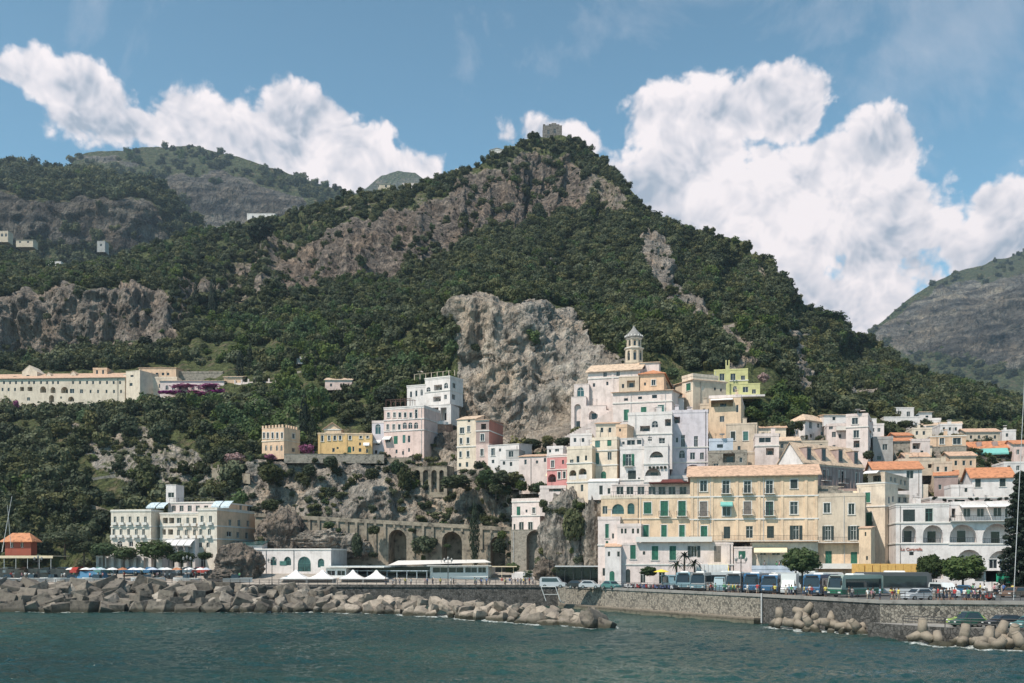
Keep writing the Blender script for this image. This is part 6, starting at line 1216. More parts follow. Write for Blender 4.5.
slope_wall([(20,497),(45,486),(75,480),(118,474)], 1.6, 'path wall climbing across the dark trees on the left slope', STONE)
slope_wall([(55,500),(80,501),(102,508),(112,512)], 1.4, 'lower path wall left of the seafront hotel roof', VST)
slope_wall([(700,375),(740,372)], 2, 'old terrace wall above the lemon villa', STONE)
slope_wall([(820,372),(850,380),(868,390)], 2.5, 'ruined terrace wall on the right hill among the rocks', STONE)
slope_wall([(235,383),(262,381),(290,384)], 2.0, 'white colonnade wall on the green terraces', PWHITE, balus=True)
slope_wall([(400,372),(420,371),(437,369)], 4, 'pinkish terrace wall above the white terraced hotel', PWHITE)
slope_wall([(250,361),(300,358),(340,362)], 1.2, 'upper dry stone terrace wall on the green terraces', STONE)
slope_wall([(262,372),(300,371),(330,373)], 1.2, 'lower dry stone terrace wall on the green terraces', STONE)
small('white conservatory ruin among the green terraces', 296, 318, 357, 364, TD(305,362,6), WHITE, wins=[(301,361,2,3,'d'),(307,361,2,3,'d'),(313,361,2,3,'d')], depth=3)
small('pink house half hidden by flowers on the green terraces', 325, 352, 380, 390, TD(338,385,8), PINK, 'shed', TILEP, wins=[(331,385,2,3,'d'),(341,385,2,3,'d')], depth=4)
# ------------------------------------------------------------------ vehicles
def carpaint(n, c, r=.3): return material(n, c, rough=r, var=.03, scale=1, spec=.6)
TYRE = material('tyre rubber', (.02,.02,.02), var=.1); RIM = material('wheel rim', (.4,.4,.4), rough=.4, metal=.8, var=.05); LAMPM = material('headlight glass', (.7,.7,.68), rough=.2, var=.05); AUTOG = material('vehicle glass', (.02,.028,.032), rough=.06, var=.1, spec=.7)
def wheels(root, xs, ys, r):
    for x in xs:
        for y in ys:
            m = MB(); m.tube((x-.12*(1 if x > 0 else -1)-.0, y, r), (x+.1*(1 if x > 0 else -1), y, r), r, n=14); o = m.build('wheel', TYRE, root)
            m = MB(); sx = 1 if x > 0 else -1; m.tube((x+.1*sx, y, r), (x+.115*sx, y, r), r*.6, n=10); m.build('rim', RIM, o)
def bus(px, D, rz, label, paint, paint2=None, L=9.5, H=3.15, W=2.5, z=4.0, coach=True):
    root = empty('bus', (GX(px,D), D, z), R(rz), label, 'bus', 'buses parked on the plaza')
    p2 = paint2 or paint; h = W/2; m = MB()
    # body: side profile extruded across, front slightly raked
    prof = [(0.0,.35),(0.0,1.15),(.12,1.5),(.42,H-.25),(.75,H),(L-.25,H),(L,H-.25),(L,.35)]
    k = len(m.v)
    for s in (-1, 1):
        for (y, zz) in prof: m.v.append((s*h*(1 if zz < H-.1 else .93), y, zz))
    n = len(prof)
    for i in range(n):
        j = (i+1) % n; m.f.append((k+i, k+j, k+n+j, k+n+i)); m.m.append(1 if prof[i][1] < 1.2 and prof[j][1] < 1.3 else 0)
    m.f.append(tuple(k+i for i in range(n))[::-1]); m.m.append(0); m.f.append(tuple(k+n+i for i in range(n))); m.m.append(0)
    m.build('body', [paint, p2], root)
    for s in (-1, 1):
        m = MB(); m.box((s*(h+.002),1.0,1.35),(s*(h+.03),L-.5,H-.55)); w = m.build('side_window', AUTOG, root)
        m = MB(); m.box((s*(h+.002),.02,.45),(s*(h+.02),L-.05,1.1)); m.build('side_panel', p2, root)
        m = MB(); m.box((s*h*.55,-.04,.62),(s*h*.9,-.002,.85)); m.build('headlight', LAMPM, root)
        m = MB(); m.box((s*(h+.08),-.35,1.7),(s*(h+.3),-.2,2.35)); m.tube((s*h,.2,2.6),(s*(h+.2),-.28,2.4),.03,n=5); m.build('mirror', TYRE, root)
    m = MB(); m.face([(-h*.92,.10,1.35),(h*.92,.10,1.35),(h*.88,.385,H-.42),(-h*.88,.385,H-.42)]); m.xf(Matrix.Translation((0,-.03,0))); m.build('windscreen', AUTOG, root)
    m = MB(); m.box((-h*.7,.2,H-.34),(h*.7,.36,H-.12)); m.build('destination_panel', TYRE, root)
    m = MB(); m.box((-h*.6,L*.35,H+.003),(h*.6,L*.62,H+.22), top=.12); m.build('roof_unit', FRW, root)
    m = MB(); m.box((-h*.95,-.06,.3),(h*.95,.0,.55)); m.build('bumper', TYRE, root)
    wheels(root, (-h+.02, h-.02), (2.0, L-2.6), .48); return root
PB = carpaint('blue bus paint', (.03,.11,.22)); PLB = carpaint('pale blue bus paint', (.16,.26,.30)); PGN = carpaint('dark green bus paint', (.02,.13,.075)); PWH = carpaint('white paint', (.62,.63,.62)); PGR = carpaint('grey paint', (.20,.21,.21)); PSV = carpaint('silver paint', (.42,.44,.46)); PBK = carpaint('black paint', (.02,.02,.022)); PCH = carpaint('charcoal coach paint', (.06,.06,.065)); PTE = carpaint('teal paint', (.08,.20,.19)); PLI = carpaint('lime paint', (.30,.42,.10)); PRD = carpaint('red paint', (.35,.04,.03)); PBR = carpaint('brown paint', (.16,.10,.07)); PGG = carpaint('grey green bus paint', (.24,.29,.26)); PDG = carpaint('deep green paint', (.02,.07,.05))
bus(683, 176, -14, 'white and teal coach, first of the bus row from the left', PLB, PLB)
bus(697.5, 171.5, -18, 'grey blue coach with a white brow next to the first teal coach', PGR, PLB)
bus(733, 163, -24, 'dark bus with green lower front between the blue bus and the white van', PGR, PGN)
bus(751, 159.5, -24, 'bright blue bus behind the double lamp post', PB)
bus(769, 156, -26, 'blue bus with white brow left of the open white box van', PB, PB, H=2.9)
bus(811, 146, -34, 'blue bus directly left of the green and grey bus', PB, PB, L=10)
bus(834, 141, -56, 'green and grey bus seen from its long side in front of the amber awning', PGG, PGN, L=9.5)
bus(933, 146, 74, 'large dark grey coach facing right, behind the silver hatchback', PCH, PSV, L=11, H=3.5)
bus(700, 184, -84, 'long white bus parked crosswise in the back row, left one', PWH, PWH, L=12)
bus(770, 178, -86, 'long white bus parked crosswise in the back row, right one', PWH, PWH, L=13)
def van(px, D, rz, label, paint, z=4.0, L=4.9, H=2.1, W=1.95, name='van', cat='van', rack=False):
    root = empty(name, (GX(px,D), D, z), R(rz), label, cat)
    h = W/2; m = MB(); prof = [(0,.32),(0,.85),(.12,1.0),(.85,1.15),(1.5,H-.12),(1.8,H),(L-.2,H),(L,H-.3),(L,.32)]; n = len(prof)
    for s in (-1, 1):
        for (y, zz) in prof: m.v.append((s*h*(1 if zz < 1.2 else .90), y, zz))
    for i in range(n): j = (i+1) % n; m.f.append((i, j, n+j, n+i)); m.m.append(0)
    m.f.append(tuple(range(n))[::-1]); m.m.append(0); m.f.append(tuple(n+i for i in range(n))); m.m.append(0); m.build('body', paint, root)
    m = MB(); m.face([(-h*.84,.93,1.2),(h*.84,.93,1.2),(h*.8,1.48,H-.2),(-h*.8,1.48,H-.2)]); m.xf(Matrix.Translation((0,-.02,.01))); m.build('windscreen', AUTOG, root)
    for s in (-1, 1):
        m = MB(); m.face([(s*(h*.965),1.25,1.22),(s*(h*.965),L-.4,1.22),(s*(h*.92),L-.45,H-.2),(s*(h*.92),1.7,H-.2)]); m.xf(Matrix.Translation((s*.035,0,0))); m.build('side_window', AUTOG, root)
        m = MB(); m.box((s*h*.55,-.03,.68),(s*h*.92,-.002,.84)); m.build('headlight', LAMPM, root)
    wheels(root, (-h+.02, h-.02), (.95, L-1.0), .33); return root
def car(px, D, rz, label, paint, z=4.0, L=4.1, H=1.5, W=1.75, suv=False):
    root = empty('car', (GX(px,D), D, z), R(rz), label, 'car')
    h = W/2; m = MB(); prof = [(0,.3),(0,.62),(.1,.75),(1.05,.92),(L-.35,.98),(L,.85),(L,.3)]; n = len(prof)
    for s in (-1, 1):
        for (y, zz) in prof: m.v.append((s*h, y, zz))
    for i in range(n): j = (i+1) % n; m.f.append((i, j, n+j, n+i)); m.m.append(0)
    m.f.append(tuple(range(n))[::-1]); m.m.append(0); m.f.append(tuple(n+i for i in range(n))); m.m.append(0)
    # cabin
    cp = [(.95,.90),(1.6,H-.05),(1.85,H),(L-1.0,H),(L-.75,H-.08),(L-.2,.96)]; k = len(m.v); n = len(cp)
    for s in (-1, 1):
        for (y, zz) in cp: m.v.append((s*h*(.97 if zz < 1 else .8), y, zz))
    for i in range(n-1): m.f.append((k+i, k+i+1, k+n+i+1, k+n+i)); m.m.append(0)
    m.f.append(tuple(k+i for i in range(n))[::-1]); m.m.append(0); m.f.append(tuple(k+n+i for i in range(n))); m.m.append(0); m.build('body', paint, root)
    m = MB(); m.face([(-h*.84,1.05,1.0),(h*.84,1.05,1.0),(h*.76,1.58,H-.1),(-h*.76,1.58,H-.1)]); m.xf(Matrix.Translation((0,-.03,.01))); m.build('windscreen', AUTOG, root)
    for s in (-1, 1):
        m = MB(); m.face([(s*h*.955,1.25,1.02),(s*h*.955,L-.5,1.02),(s*h*.835,L-.95,H-.1),(s*h*.835,1.75,H-.1)]); m.xf(Matrix.Translation((s*.03,0,0))); m.build('side_window', AUTOG, root)
        m = MB(); m.box((s*h*.55,-.03,.58),(s*h*.95,-.002,.72)); m.build('headlight', LAMPM, root)
    wheels(root, (-h+.02, h-.02), (.8, L-.85), .31); return root
van(566, 192, 78, 'silver minivan at the left end of the parked cars', PSV, L=5.0)
bpy.data.objects[-1] if False else None
car(588, 189, 60, 'dark car right of the silver minivan', PBK); car(601, 187, 70, 'pale silver car between two dark cars near the bus shelter', PSV); car(618, 183, 30, 'bluish grey car nearest the narrow pinkish house', PTE); car(597, 193, 66, 'dark grey car behind the pale silver car', PGR)
van(719, 164.5, -16, 'pale blue van squeezed between two coaches', PLB, H=2.5); van(676, 180, 10, 'pale teal minibus at the left of the bus row', PLB, H=2.6, L=5.5)
# box van with open white load space
r = van(787, 152.5, -22, 'white box van with tall white body between the blue buses', PWH, H=2.2, L=5.4); m = MB(); m.box((-1.15,1.9,.7),(1.15,5.9,3.2)); m.build('box', PWH, r)
car(905, 130, -72, 'silver hatchback by the railing in front of the dark grey coach', PSV, H=1.55)
van(954, 138, 8, 'white van facing the camera in the crowd on the right', PWH, H=2.1)
car(1005, 139, -60, 'brown grey car on the upper road near the right edge', PBR); car(1022, 142, -70, 'dark car at the right edge of the upper road', PBK); car(921, 139, -80, 'black car half hidden behind the silver hatchback', PBK); car(981, 150, 60, 'dark blue car under the green awning', PB)
car(952, 115.5, -84, 'dark green off road car on the lower car park', PDG, z=1.45, H=1.8, L=3.7, W=1.7); car(986, 113.5, -82, 'black estate car on the lower car park', PBK, z=1.45, L=4.4); car(1016, 111, -70, 'pale teal car at the right end of the lower car park', PTE, z=1.45); car(950, 118.6, -84, 'lime green car behind the dark green off road car', PLI, z=1.45)
rg = random.Random(3); pal = [PWH, PSV, PBK, PGR, PRD, PB, PTE, PBR]; nm = ['white','silver','black','grey','red','blue','teal','brown']
for i in range(13):
    x = 4+i*17+rg.uniform(-3,3); k = rg.randrange(8)
    c = car(x, 217+rg.uniform(-1,1), rg.choice((80,-80,20,160))+rg.uniform(-8,8), '%s car parked on the shore road below the left trees' % nm[k], pal[k], z=6.4); c['group'] = 'cars parked on the left shore road'
# scooters
def scooter_proto():
    root = empty('scooter', (0,0,0), 0, 'parked scooter in the dense row left of the coaches', 'scooter', 'scooters parked on the quay')
    m = MB(); m.box((-.16,.25,.35),(.16,1.0,.72), top=.05); m.box((-.2,-.25,.3),(.2,.3,.38)); m.box((-.18,-.45,.35),(.18,-.3,.95), top=.03); m.build('body', MSC, root)
    m = MB(); m.box((-.14,.2,.73),(.14,1.0,.84), top=.03); m.build('seat', TYRE, root)
    m = MB(); m.tube((-.32,-.4,1.02),(.32,-.4,1.02),.025,n=5); m.tube((0,-.42,.3),(0,-.4,1.02),.035,n=5); m.build('handlebar', IRON, root)
    for y in (-.55,.8): m = MB(); m.tube((-.05,y,.24),(.05,y,.24),.24,n=12); m.build('wheel', TYRE, root)
    return root
def objcol_material(name, rough=.4):
    m = bpy.data.materials.new(name); m.use_nodes = True; oi = m.node_tree.nodes.new('ShaderNodeObjectInfo'); b = m.node_tree.nodes['Principled BSDF']; m.node_tree.links.new(oi.outputs['Color'], b.inputs['Base Color']); b.inputs['Roughness'].default_value = rough; return m
MSC = objcol_material('scooter paint')
sc = scooter_proto(); first = True
for i in range(26):
    o = sc if first else copy_tree(sc); first = False
    px = 626+i*2.0+rg.uniform(-.6,.6); D = 186-(px-626)*.24+rg.uniform(-2,2.5)
    o.location = (GX(px,D), D, 4.0); o.rotation_euler = (0, 0, R(rg.uniform(-60,-10)))
    c = rg.choice([(.5,.5,.5),(.02,.02,.02),(.3,.03,.03),(.6,.6,.6),(.08,.1,.2),(.25,.25,.27)])
    for ch in o.children: ch.color = (*c, 1)
for i in range(7):
    o = copy_tree(sc); px = 968+i*4.2; D = 130+rg.uniform(-1,1); o.location = (GX(px,D), D, 4.0); o.rotation_euler = (0,0,R(rg.uniform(-70,70))); o['label'] = 'scooter parked by the railing above the lower car park'; o['group'] = 'scooters above the lower car park'
    for ch in o.children: ch.color = (*rg.choice([(.6,.6,.6),(.03,.03,.03),(.3,.05,.04)]), 1)
# ------------------------------------------------------------------ people
SKIN = material('skin', (.27,.155,.105), rough=.6, var=.05); SHIRT = objcol_material('shirt cloth', .9); HAIR = material('hair', (.03,.02,.015), var=.1)
TR = bpy.data.materials.new('trouser cloth'); TR.use_nodes = True
def _tr():
    nt = TR.node_tree; oi = nt.nodes.new('ShaderNodeObjectInfo'); cr = nt.nodes.new('ShaderNodeValToRGB'); cr.color_ramp.interpolation = 'CONSTANT'; e = cr.color_ramp.elements
    e[0].color = (.03,.04,.08,1); e[1].position = .7; e[1].color = (.35,.3,.24,1); x = e.new(.35); x.color = (.02,.02,.022,1); x = e.new(.55); x.color = (.12,.12,.14,1); nt.links.new(oi.outputs['Random'], cr.inputs[0]); nt.links.new(cr.outputs[0], nt.nodes['Principled BSDF'].inputs['Base Color'])
_tr()
def person_mesh(pose):
    J = {'pel':(0,0,.95,.15),'wai':(0,0,1.1,.13),'che':(0,-.01,1.34,.16),'nek':(0,-.01,1.49,.06),'hd0':(0,-.02,1.58,.075),'hd1':(0,-.03,1.68,.098),'hd2':(0,-.02,1.76,.07),
         'shl':(-.19,0,1.42,.065),'shr':(.19,0,1.42,.065)}
    st = .0 if pose == 0 else .22
    a = {0:((-.24,.02,1.16),(-.25,-.06,.93),(.24,.02,1.16),(.25,-.06,.93)), 1:((-.24,.12,1.18),(-.24,.02,.96),(.24,-.1,1.18),(.24,-.26,1.02)), 2:((-.24,.0,1.16),(-.14,-.28,1.16),(.26,.0,1.17),(.3,-.24,1.22))}[pose]
    J.update({'ell':(*a[0],.048),'hal':(*a[1],.038),'elr':(*a[2],.048),'har':(*a[3],.038),
      'hil':(-.09,0,.88,.105),'knl':(-.10,-.02-st*.4,.50,.072),'anl':(-.10,.02-st,.10,.048),'tol':(-.11,-.14-st,.045,.045),
      'hir':(.09,0,.88,.105),'knr':(.10,-.02+st*.1,.50,.072),'anr':(.10,.02+st,.10,.048),'tor':(.11,-.14+st,.045,.045),'fil':(a[1][0],a[1][1]-.03,a[1][2]-.1,.03),'fir':(a[3][0],a[3][1]-.03,a[3][2]-.1,.03)})
    E = [('pel','wai'),('wai','che'),('che','nek'),('nek','hd0'),('hd0','hd1'),('hd1','hd2'),('che','shl'),('che','shr'),('shl','ell'),('ell','hal'),('hal','fil'),('shr','elr'),('elr','har'),('har','fir'),('pel','hil'),('hil','knl'),('knl','anl'),('anl','tol'),('pel','hir'),('hir','knr'),('knr','anr'),('anr','tor')]
    ks = list(J); me = bpy.data.meshes.new('p'); me.from_pydata([J[k][:3] for k in ks], [(ks.index(p), ks.index(q)) for p, q in E], [])
    o = bpy.data.objects.new('p', me); COL.objects.link(o); o.modifiers.new('s', 'SKIN')
    for i, k in enumerate(ks): me.skin_vertices[0].data[i].radius = (J[k][3],)*2; me.skin_vertices[0].data[i].use_root = (k == 'pel')
    u = o.modifiers.new('u', 'SUBSURF'); u.levels = 1; u.render_levels = 1
    dg = bpy.context.evaluated_depsgraph_get(); r = bpy.data.meshes.new_from_object(o.evaluated_get(dg)); bpy.data.objects.remove(o)
    r.materials.clear()
    for mm in (SKIN, SHIRT, TR): r.materials.append(mm)
    for p in r.polygons:
        z = p.center.z; x = abs(p.center.x); p.material_index = 2 if (z < .97 and x < .22 and z > .45) else 1 if (.97 <= z < 1.46 and x < .27 and not (z < 1.2 and x > .19)) else 2 if z < .08 else 0
    r.polygons.foreach_set('use_smooth', [True]*len(r.polygons)); return r
PM = [person_mesh(i) for i in range(3)]
hm = MB(); hm.lathe([(.02,1.80),(.07,1.79),(.105,1.73),(.108,1.67),(.09,1.62)][::-1], 10, (0,-.01,0)); HM = hm.mesh('hair', HAIR, True)
SH = {'white':(.7,.7,.68),'black':(.03,.03,.03),'red':(.45,.05,.05),'blue':(.08,.16,.4),'pale blue':(.35,.5,.62),'pink':(.6,.3,.33),'yellow':(.65,.55,.12),'green':(.1,.3,.15),'grey':(.3,.3,.3)}
def person(px, D, z, rz, sh, label, group=None, pose=0, hat=False):
    root = empty('person', (GX(px,D), D, z), R(rz), label, 'person', group)
    o = bpy.data.objects.new('body', PM[pose]); COL.objects.link(o); o.parent = root; o.color = (*SH[sh], 1)
    h = bpy.data.objects.new('hair', HM); COL.objects.link(h); h.parent = root
    s = random.uniform(.93,1.04); root.scale = (s,)*3
keys = list(SH)
def crowd(n, x0, x1, D0, D1, z, where, group, seed):
    rg = random.Random(seed)
    for i in range(n):
        t = rg.random(); px = x0+(x1-x0)*t; D = D0+(D1-D0)*t+rg.uniform(0,2.2); sh = rg.choice(['white','white','black','grey']+keys); pose = rg.randrange(3)
        person(px, D, z, rg.uniform(-180,180), sh, 'person in %s shirt %s %s' % (sh, ['standing','walking','with bent arms'][pose], where), group, pose)
crowd(16, 706, 760, 160.5, 148.5, 4, 'behind the quay railing before the coaches', 'people by the coaches', 1)
crowd(9, 765, 812, 147.5, 139, 4, 'between railing and the blue buses', 'people by the blue buses', 2)
person(849, 130.5, 4, 20, 'black', 'person in black leaning by the railing beside the green and grey bus', None, 2); person(852, 131, 4, 160, 'grey', 'person in grey next to the person in black at the railing', None, 0)
for i, (x, c, t) in enumerate(((868,'white','left one'),(871.5,'pink','pink shirted one'),(873,'white','one beside pink'),(880,'pale blue','pale blue one on the right'))): person(x, 126.4+i*.3, 4, 30*i, c, 'person in a %s shirt, %s of four' % (c, t), None, i % 3)
person(791.5, 142, 4, 10, 'green', 'person in a green shirt standing beside the white box van', None, 2); person(825.6, 138.5, 4, 10, 'yellow', 'person in a yellow vest between the blue bus and the railing', None, 0)
crowd(5, 890, 899, 125, 124.5, 4, 'left of the silver hatchback', 'people left of the silver hatchback', 4)
crowd(24, 934, 985, 127, 124, 4, 'in the crowd above the lower car park', 'people above the lower car park', 5)
crowd(14, 940, 1020, 150, 148, 4, 'under the plaza trees on the right', 'people under the plaza trees', 6)
crowd(28, 385, 556, 206.5, 204.5, 4, 'strolling on the promenade behind the railing', 'people on the promenade', 7)
crowd(16, 500, 566, 210, 204, 4, 'near the bus shelter', 'people near the bus shelter', 8)
crowd(34, 10, 240, 211, 211, 5.2, 'on the small beach', 'people on the beach', 9)
crowd(6, 760, 794, 191.2, 191, ZY(566,191)-.73, 'on the terrace under the cream awning', 'people on the restaurant terrace', 10)
# ------------------------------------------------------------------ street furniture
def lamp(px, D, z, label, h=5.6):
    root = empty('street_lamp', (GX(px,D), D, z), 0, label, 'street lamp', 'double street lamps of the seafront')
    m = MB(); m.lathe([(.22,0),(.22,.3),(.12,.5),(.08,1.0),(.065,h-.7),(.1,h-.65),(.05,h-.2)], 10); m.build('post', IRON, root)
    m = MB(); m.tube((-.75,0,h-.75),(.75,0,h-.75),.04,n=6); m.tube((-.75,0,h-.75),(-.75,0,h-.5),.04,n=6); m.tube((.75,0,h-.75),(.75,0,h-.5),.04,n=6); m.build('arm', IRON, root)
    for x in (-.75,0,.75):
        zz = h-.5 if x else h-.2; m = MB(); m.lathe([(.1,0),(.2,.1),(.24,.45),(.14,.6),(.05,.75)], 8, (x,0,zz)); m.build('lantern', LAMPG, root)
LAMPG = material('lantern glass', (.25,.25,.24), rough=.4, var=.1)
lamp(448, 206.5, 4, 'dark triple lantern lamp post before the long white pavilion'); lamp(272, 208.5, 4, 'dark triple lantern lamp post before the white arcaded hall'); lamp(741, 152.5, 4, 'dark triple lantern lamp post between the green fronted bus and the bright blue bus'); lamp(187, 210, 4.3, 'thin lamp post before the seafront hotel')
lamp(38, 209, 4.3, 'lamp post at the left end of the promenade')
def tent(px, D, z, w, label):
    root = empty('tent', (GX(px,D), D, z), 0, label, 'tent', 'white peaked tents on the promenade'); h = w/2
    m = MB(); n = 8; prof = [(1,1.55),(.72,1.85),(.45,2.25),(.22,2.75),(.05,3.35)]
    for a in range(len(prof)-1):
        (r0,z0),(r1,z1) = prof[a], prof[a+1]
        for q in range(4):
            c = [(-1,-1),(1,-1),(1,1),(-1,1)]; p = c[q]; p2 = c[(q+1)%4]; m.face([(p[0]*h*r0,p[1]*h*r0,z0),(p2[0]*h*r0,p2[1]*h*r0,z0),(p2[0]*h*r1,p2[1]*h*r1,z1),(p[0]*h*r1,p[1]*h*r1,z1)])
    for q in range(4): c = [(-1,-1),(1,-1),(1,1),(-1,1)]; p = c[q]; p2 = c[(q+1)%4]; m.face([(p[0]*h,p[1]*h,1.3),(p2[0]*h,p2[1]*h,1.3),(p2[0]*h,p2[1]*h,1.55),(p[0]*h,p[1]*h,1.55)])
    m.build('canopy', AWW, root)
    for p in ((-1,-1),(1,-1),(1,1),(-1,1)): m = MB(); m.tube((p[0]*h*.97,p[1]*h*.97,0),(p[0]*h*.97,p[1]*h*.97,1.5),.04,n=6); m.build('post', FRW, root)
for x, t in ((296,'first'),(322.5,'second'),(353,'third'),(376.5,'fourth')): tent(x, 212, 4.0, 5.6 if x < 340 else 5.0, 'white peaked tent, %s from the left of the four' % t)
def parasol(px, D, z, r, mat, label, group, h=2.4):
    root = empty('parasol', (GX(px,D), D, z), 0, label, 'parasol', group)
    m = MB(); m.tube((0,0,0),(0,0,h),.035,n=6); m.build('pole', FRW, root); m = MB(); m.lathe([(r,h-.45),(r*.55,h-.15),(.04,h+.05)], 8); m.build('canopy', mat, root)
BLU = material('blue canvas', (.07,.20,.34), var=.1)
for i in range(16):
    x = 74+i*9.6+rg.uniform(-3,3); parasol(x, 212+rg.uniform(-2,3), 5.4, rg.uniform(1.1,1.5), [AWW, AWW, PALEB, AWB, AWW, TILEO][i % 6], '%s parasol on the small beach before the seafront hotel' % ['white','white','pale blue','blue white','white','orange'][i % 6], 'parasols on the small beach')
parasol(661.5, 184, 4, 1.5, AWY, 'yellow parasol right of the round bush before the pinkish ground floor', None, h=3.6)
for x, t in ((757,'left'),(768,'right')): parasol(x, 223.5, 19.5 + 0, 1.2, PB, 'blue parasol, %s one on the terrace of the pinkish low house' % t, None, h=2.3)
# long pavilion on the promenade
b = Bld('pavilion', 'long low white pavilion with glazed end and pale roof on the promenade', 430, 214, 488, 212, 586, 'pavilion')
b.wing(566.5, PWH, yb=586, depth=9, parapet=.05, wins=[(440,570,15,5.5,'g'),(456,570,15,5.5,'g'),(471,570,12,5.5,'g'),(482,570,8,5.5,'g')])
b.raw('roof slab', lambda m, f, h, s_: m.face([(-9,-1.6,s_[2]+.25),(s_[0]+1.0,-1.6,s_[2]+.9),(s_[0]-2,7,s_[2]+1.5),(-9,7,s_[2]+1.3)]) or m.box((-.3,-1.7,s_[2]+.10),(s_[0]+1.0,-1.4,s_[2]+.24)), TRIM)
b.raw('canopy', lambda m, f, h, s_: (m.box((-18.5,-1.5,s_[2]-1.0),(-.2,3,s_[2]-.85)), m.box((-23,.5,s_[2]+.0),(-.2,8,s_[2]+.12)), [m.box((-18+i*2.2,-1.4,0),(-17.9+i*2.2,-1.3,s_[2]-1.0)) for i in range(9)]), AWB)
b.raw('back_wall', lambda m, f, h, s_: m.box((-22,7.2,0),(-.2,7.5,s_[2]-.1)), GLASS)
b.wing(568, PWH, x0=326, D0=215, x1=346, D1=214, yb=586, depth=7, parapet=.05, wins=[(331,573,8,5,'g'),(341,573,8,5,'g')])
b.raw('roof slab', lambda m, f, h, s_: m.box((-.8,-1,s_[2]+.1),(s_[0]+9,6,s_[2]+.35)), TRIM)
# bus shelter with flat roof
root = empty('bus_shelter', (GX(555,205), 205, 4), -.12, 'long dark glazed bus shelter with flat grey roof behind the parked cars', 'bus shelter')
m = MB(); m.box((0,-.5,4.0),(12.6,5,4.25)); m.build('roof', PALEMET, root)
for i in range(8): m = MB(); m.box((.2+i*1.75,0,0),(.3+i*1.75,.1,4.0)); m.build('post', IRON, root)
m = MB(); m.box((.2,3.6,0.2),(12.3,3.7,3.9)); m.build('glass_wall', GLASS, root)
m = MB(); p = P(535,570,213); m.box((p.x-5,p.y,4),(p.x+2,p.y+3,6.6)); m.box((p.x-4.4,p.y+.3,6.6),(p.x+1.4,p.y+2.7,6.9)); o = m.build('kiosk', WHITE); props(o, 'small white kiosk left of the bus shelter', 'kiosk')
m = MB(); p = P(502,567,214); [m.box((p.x-2.6+i*2.5,p.y+j*2,4),(p.x-2.5+i*2.5,p.y+.1+j*2,p.z)) for i in range(3) for j in range(2)]; m.box((p.x-3,p.y-.5,p.z),(p.x+3.2,p.y+3,p.z+.2)); o = m.build('canopy', AWC); props(o, 'small flat canopy under the yellow green bushes right of the pavilion', 'canopy')
# amber awning, green awning
def stall(px0, px1, y0, y1, D, mat, label, posts=5):
    A = P(px0, y0, D+3); B = P(px1, y0, D+3); C = P(px1, y1, D); E = P(px0, y1, D); root = empty('awning_stall', (E.x, E.y, 4), 0, label, 'awning'); o = Vector((E.x, E.y, 4)); m = MB(); n = 8
    for i in range(n): s, t = i/n, (i+1)/n; m.face([E.lerp(C,s)-o, E.lerp(C,t)-o, A.lerp(B,t)-o, A.lerp(B,s)-o]); m.box(E.lerp(C,s)-o-Vector((.04,.04,.4)), A.lerp(B,s)-o+Vector((.04,0,.05)))
    m.face([E-o-Vector((0,.02,.5)), C-o-Vector((0,.02,.5)), C-o-Vector((0,.02,0)), E-o-Vector((0,.02,0))]); m.build('canopy', mat, root)
    for i in range(posts): q = E.lerp(C, i/(posts-1))-o; m = MB(); m.tube((q.x,q.y,0),(q.x,q.y,q.z),.05,n=6); m.build('post', IRON, root)
stall(858, 919, 564, 573, 170, AWO, 'long amber awning behind the green bus and the grey coach')
AWG = material('green awning', (.02,.30,.17), var=.1, scale=2)
stall(1006, 1040, 574, 580, 152, AWG, 'bright green awning at the right edge of the plaza'); stall(984, 1000, 571, 579, 158, AWW, 'white awning between the plaza trees and the green awning', 3)
stall(697, 728, 564.5, 572.5, 187, AWW, 'white awning behind the coaches left of the yellow awning', 4)
b = Bld('kiosk', 'white framed kiosk before the right arcade', 988, 172, 1000, 171, 592, 'kiosk'); b.wing(559, WHITE, yb=592, depth=3, wins=[(993,564,8,9,'g')], parapet=.1)
# left end: red hut, white canopy terrace
TERR = material('terrace base', (.22,.19,.16), var=.2, scale=1)
m = MB(); m.box((GX(-80,214),214,3),(GX(80,214),232,7.6)); o = m.build('terrace', TERR); o['kind'] = 'structure'
b = Bld('hut', 'red wooden boathouse with orange hipped roof at the left edge', 5, 222, 31, 221, 556, 'hut')
b.wing(538.5, DRED, yb=556, right=37, roof='hip', rh=1.1, rmat=TILEO, over=.8, wins=[(12,545,3,5,'g'),(22,545,3,5,'g')], trim=DRED)
root = empty('canopy', (GX(-30,212), 212, 7.6), 0, 'long white sun canopy on posts below the red boathouse', 'canopy')
m = MB(); w = GX(55,212)-GX(-30,212); m.box((0,-1,2.6),(w,7,2.75)); m.box((0,-1.05,2.2),(w,-1,2.6)); m.build('roof', AWC, root)
for i in range(8): m = MB(); m.tube((.3+i*w/7.3,-.9,0),(.3+i*w/7.3,-.9,2.6),.06,n=6); m.build('post', FRW, root)
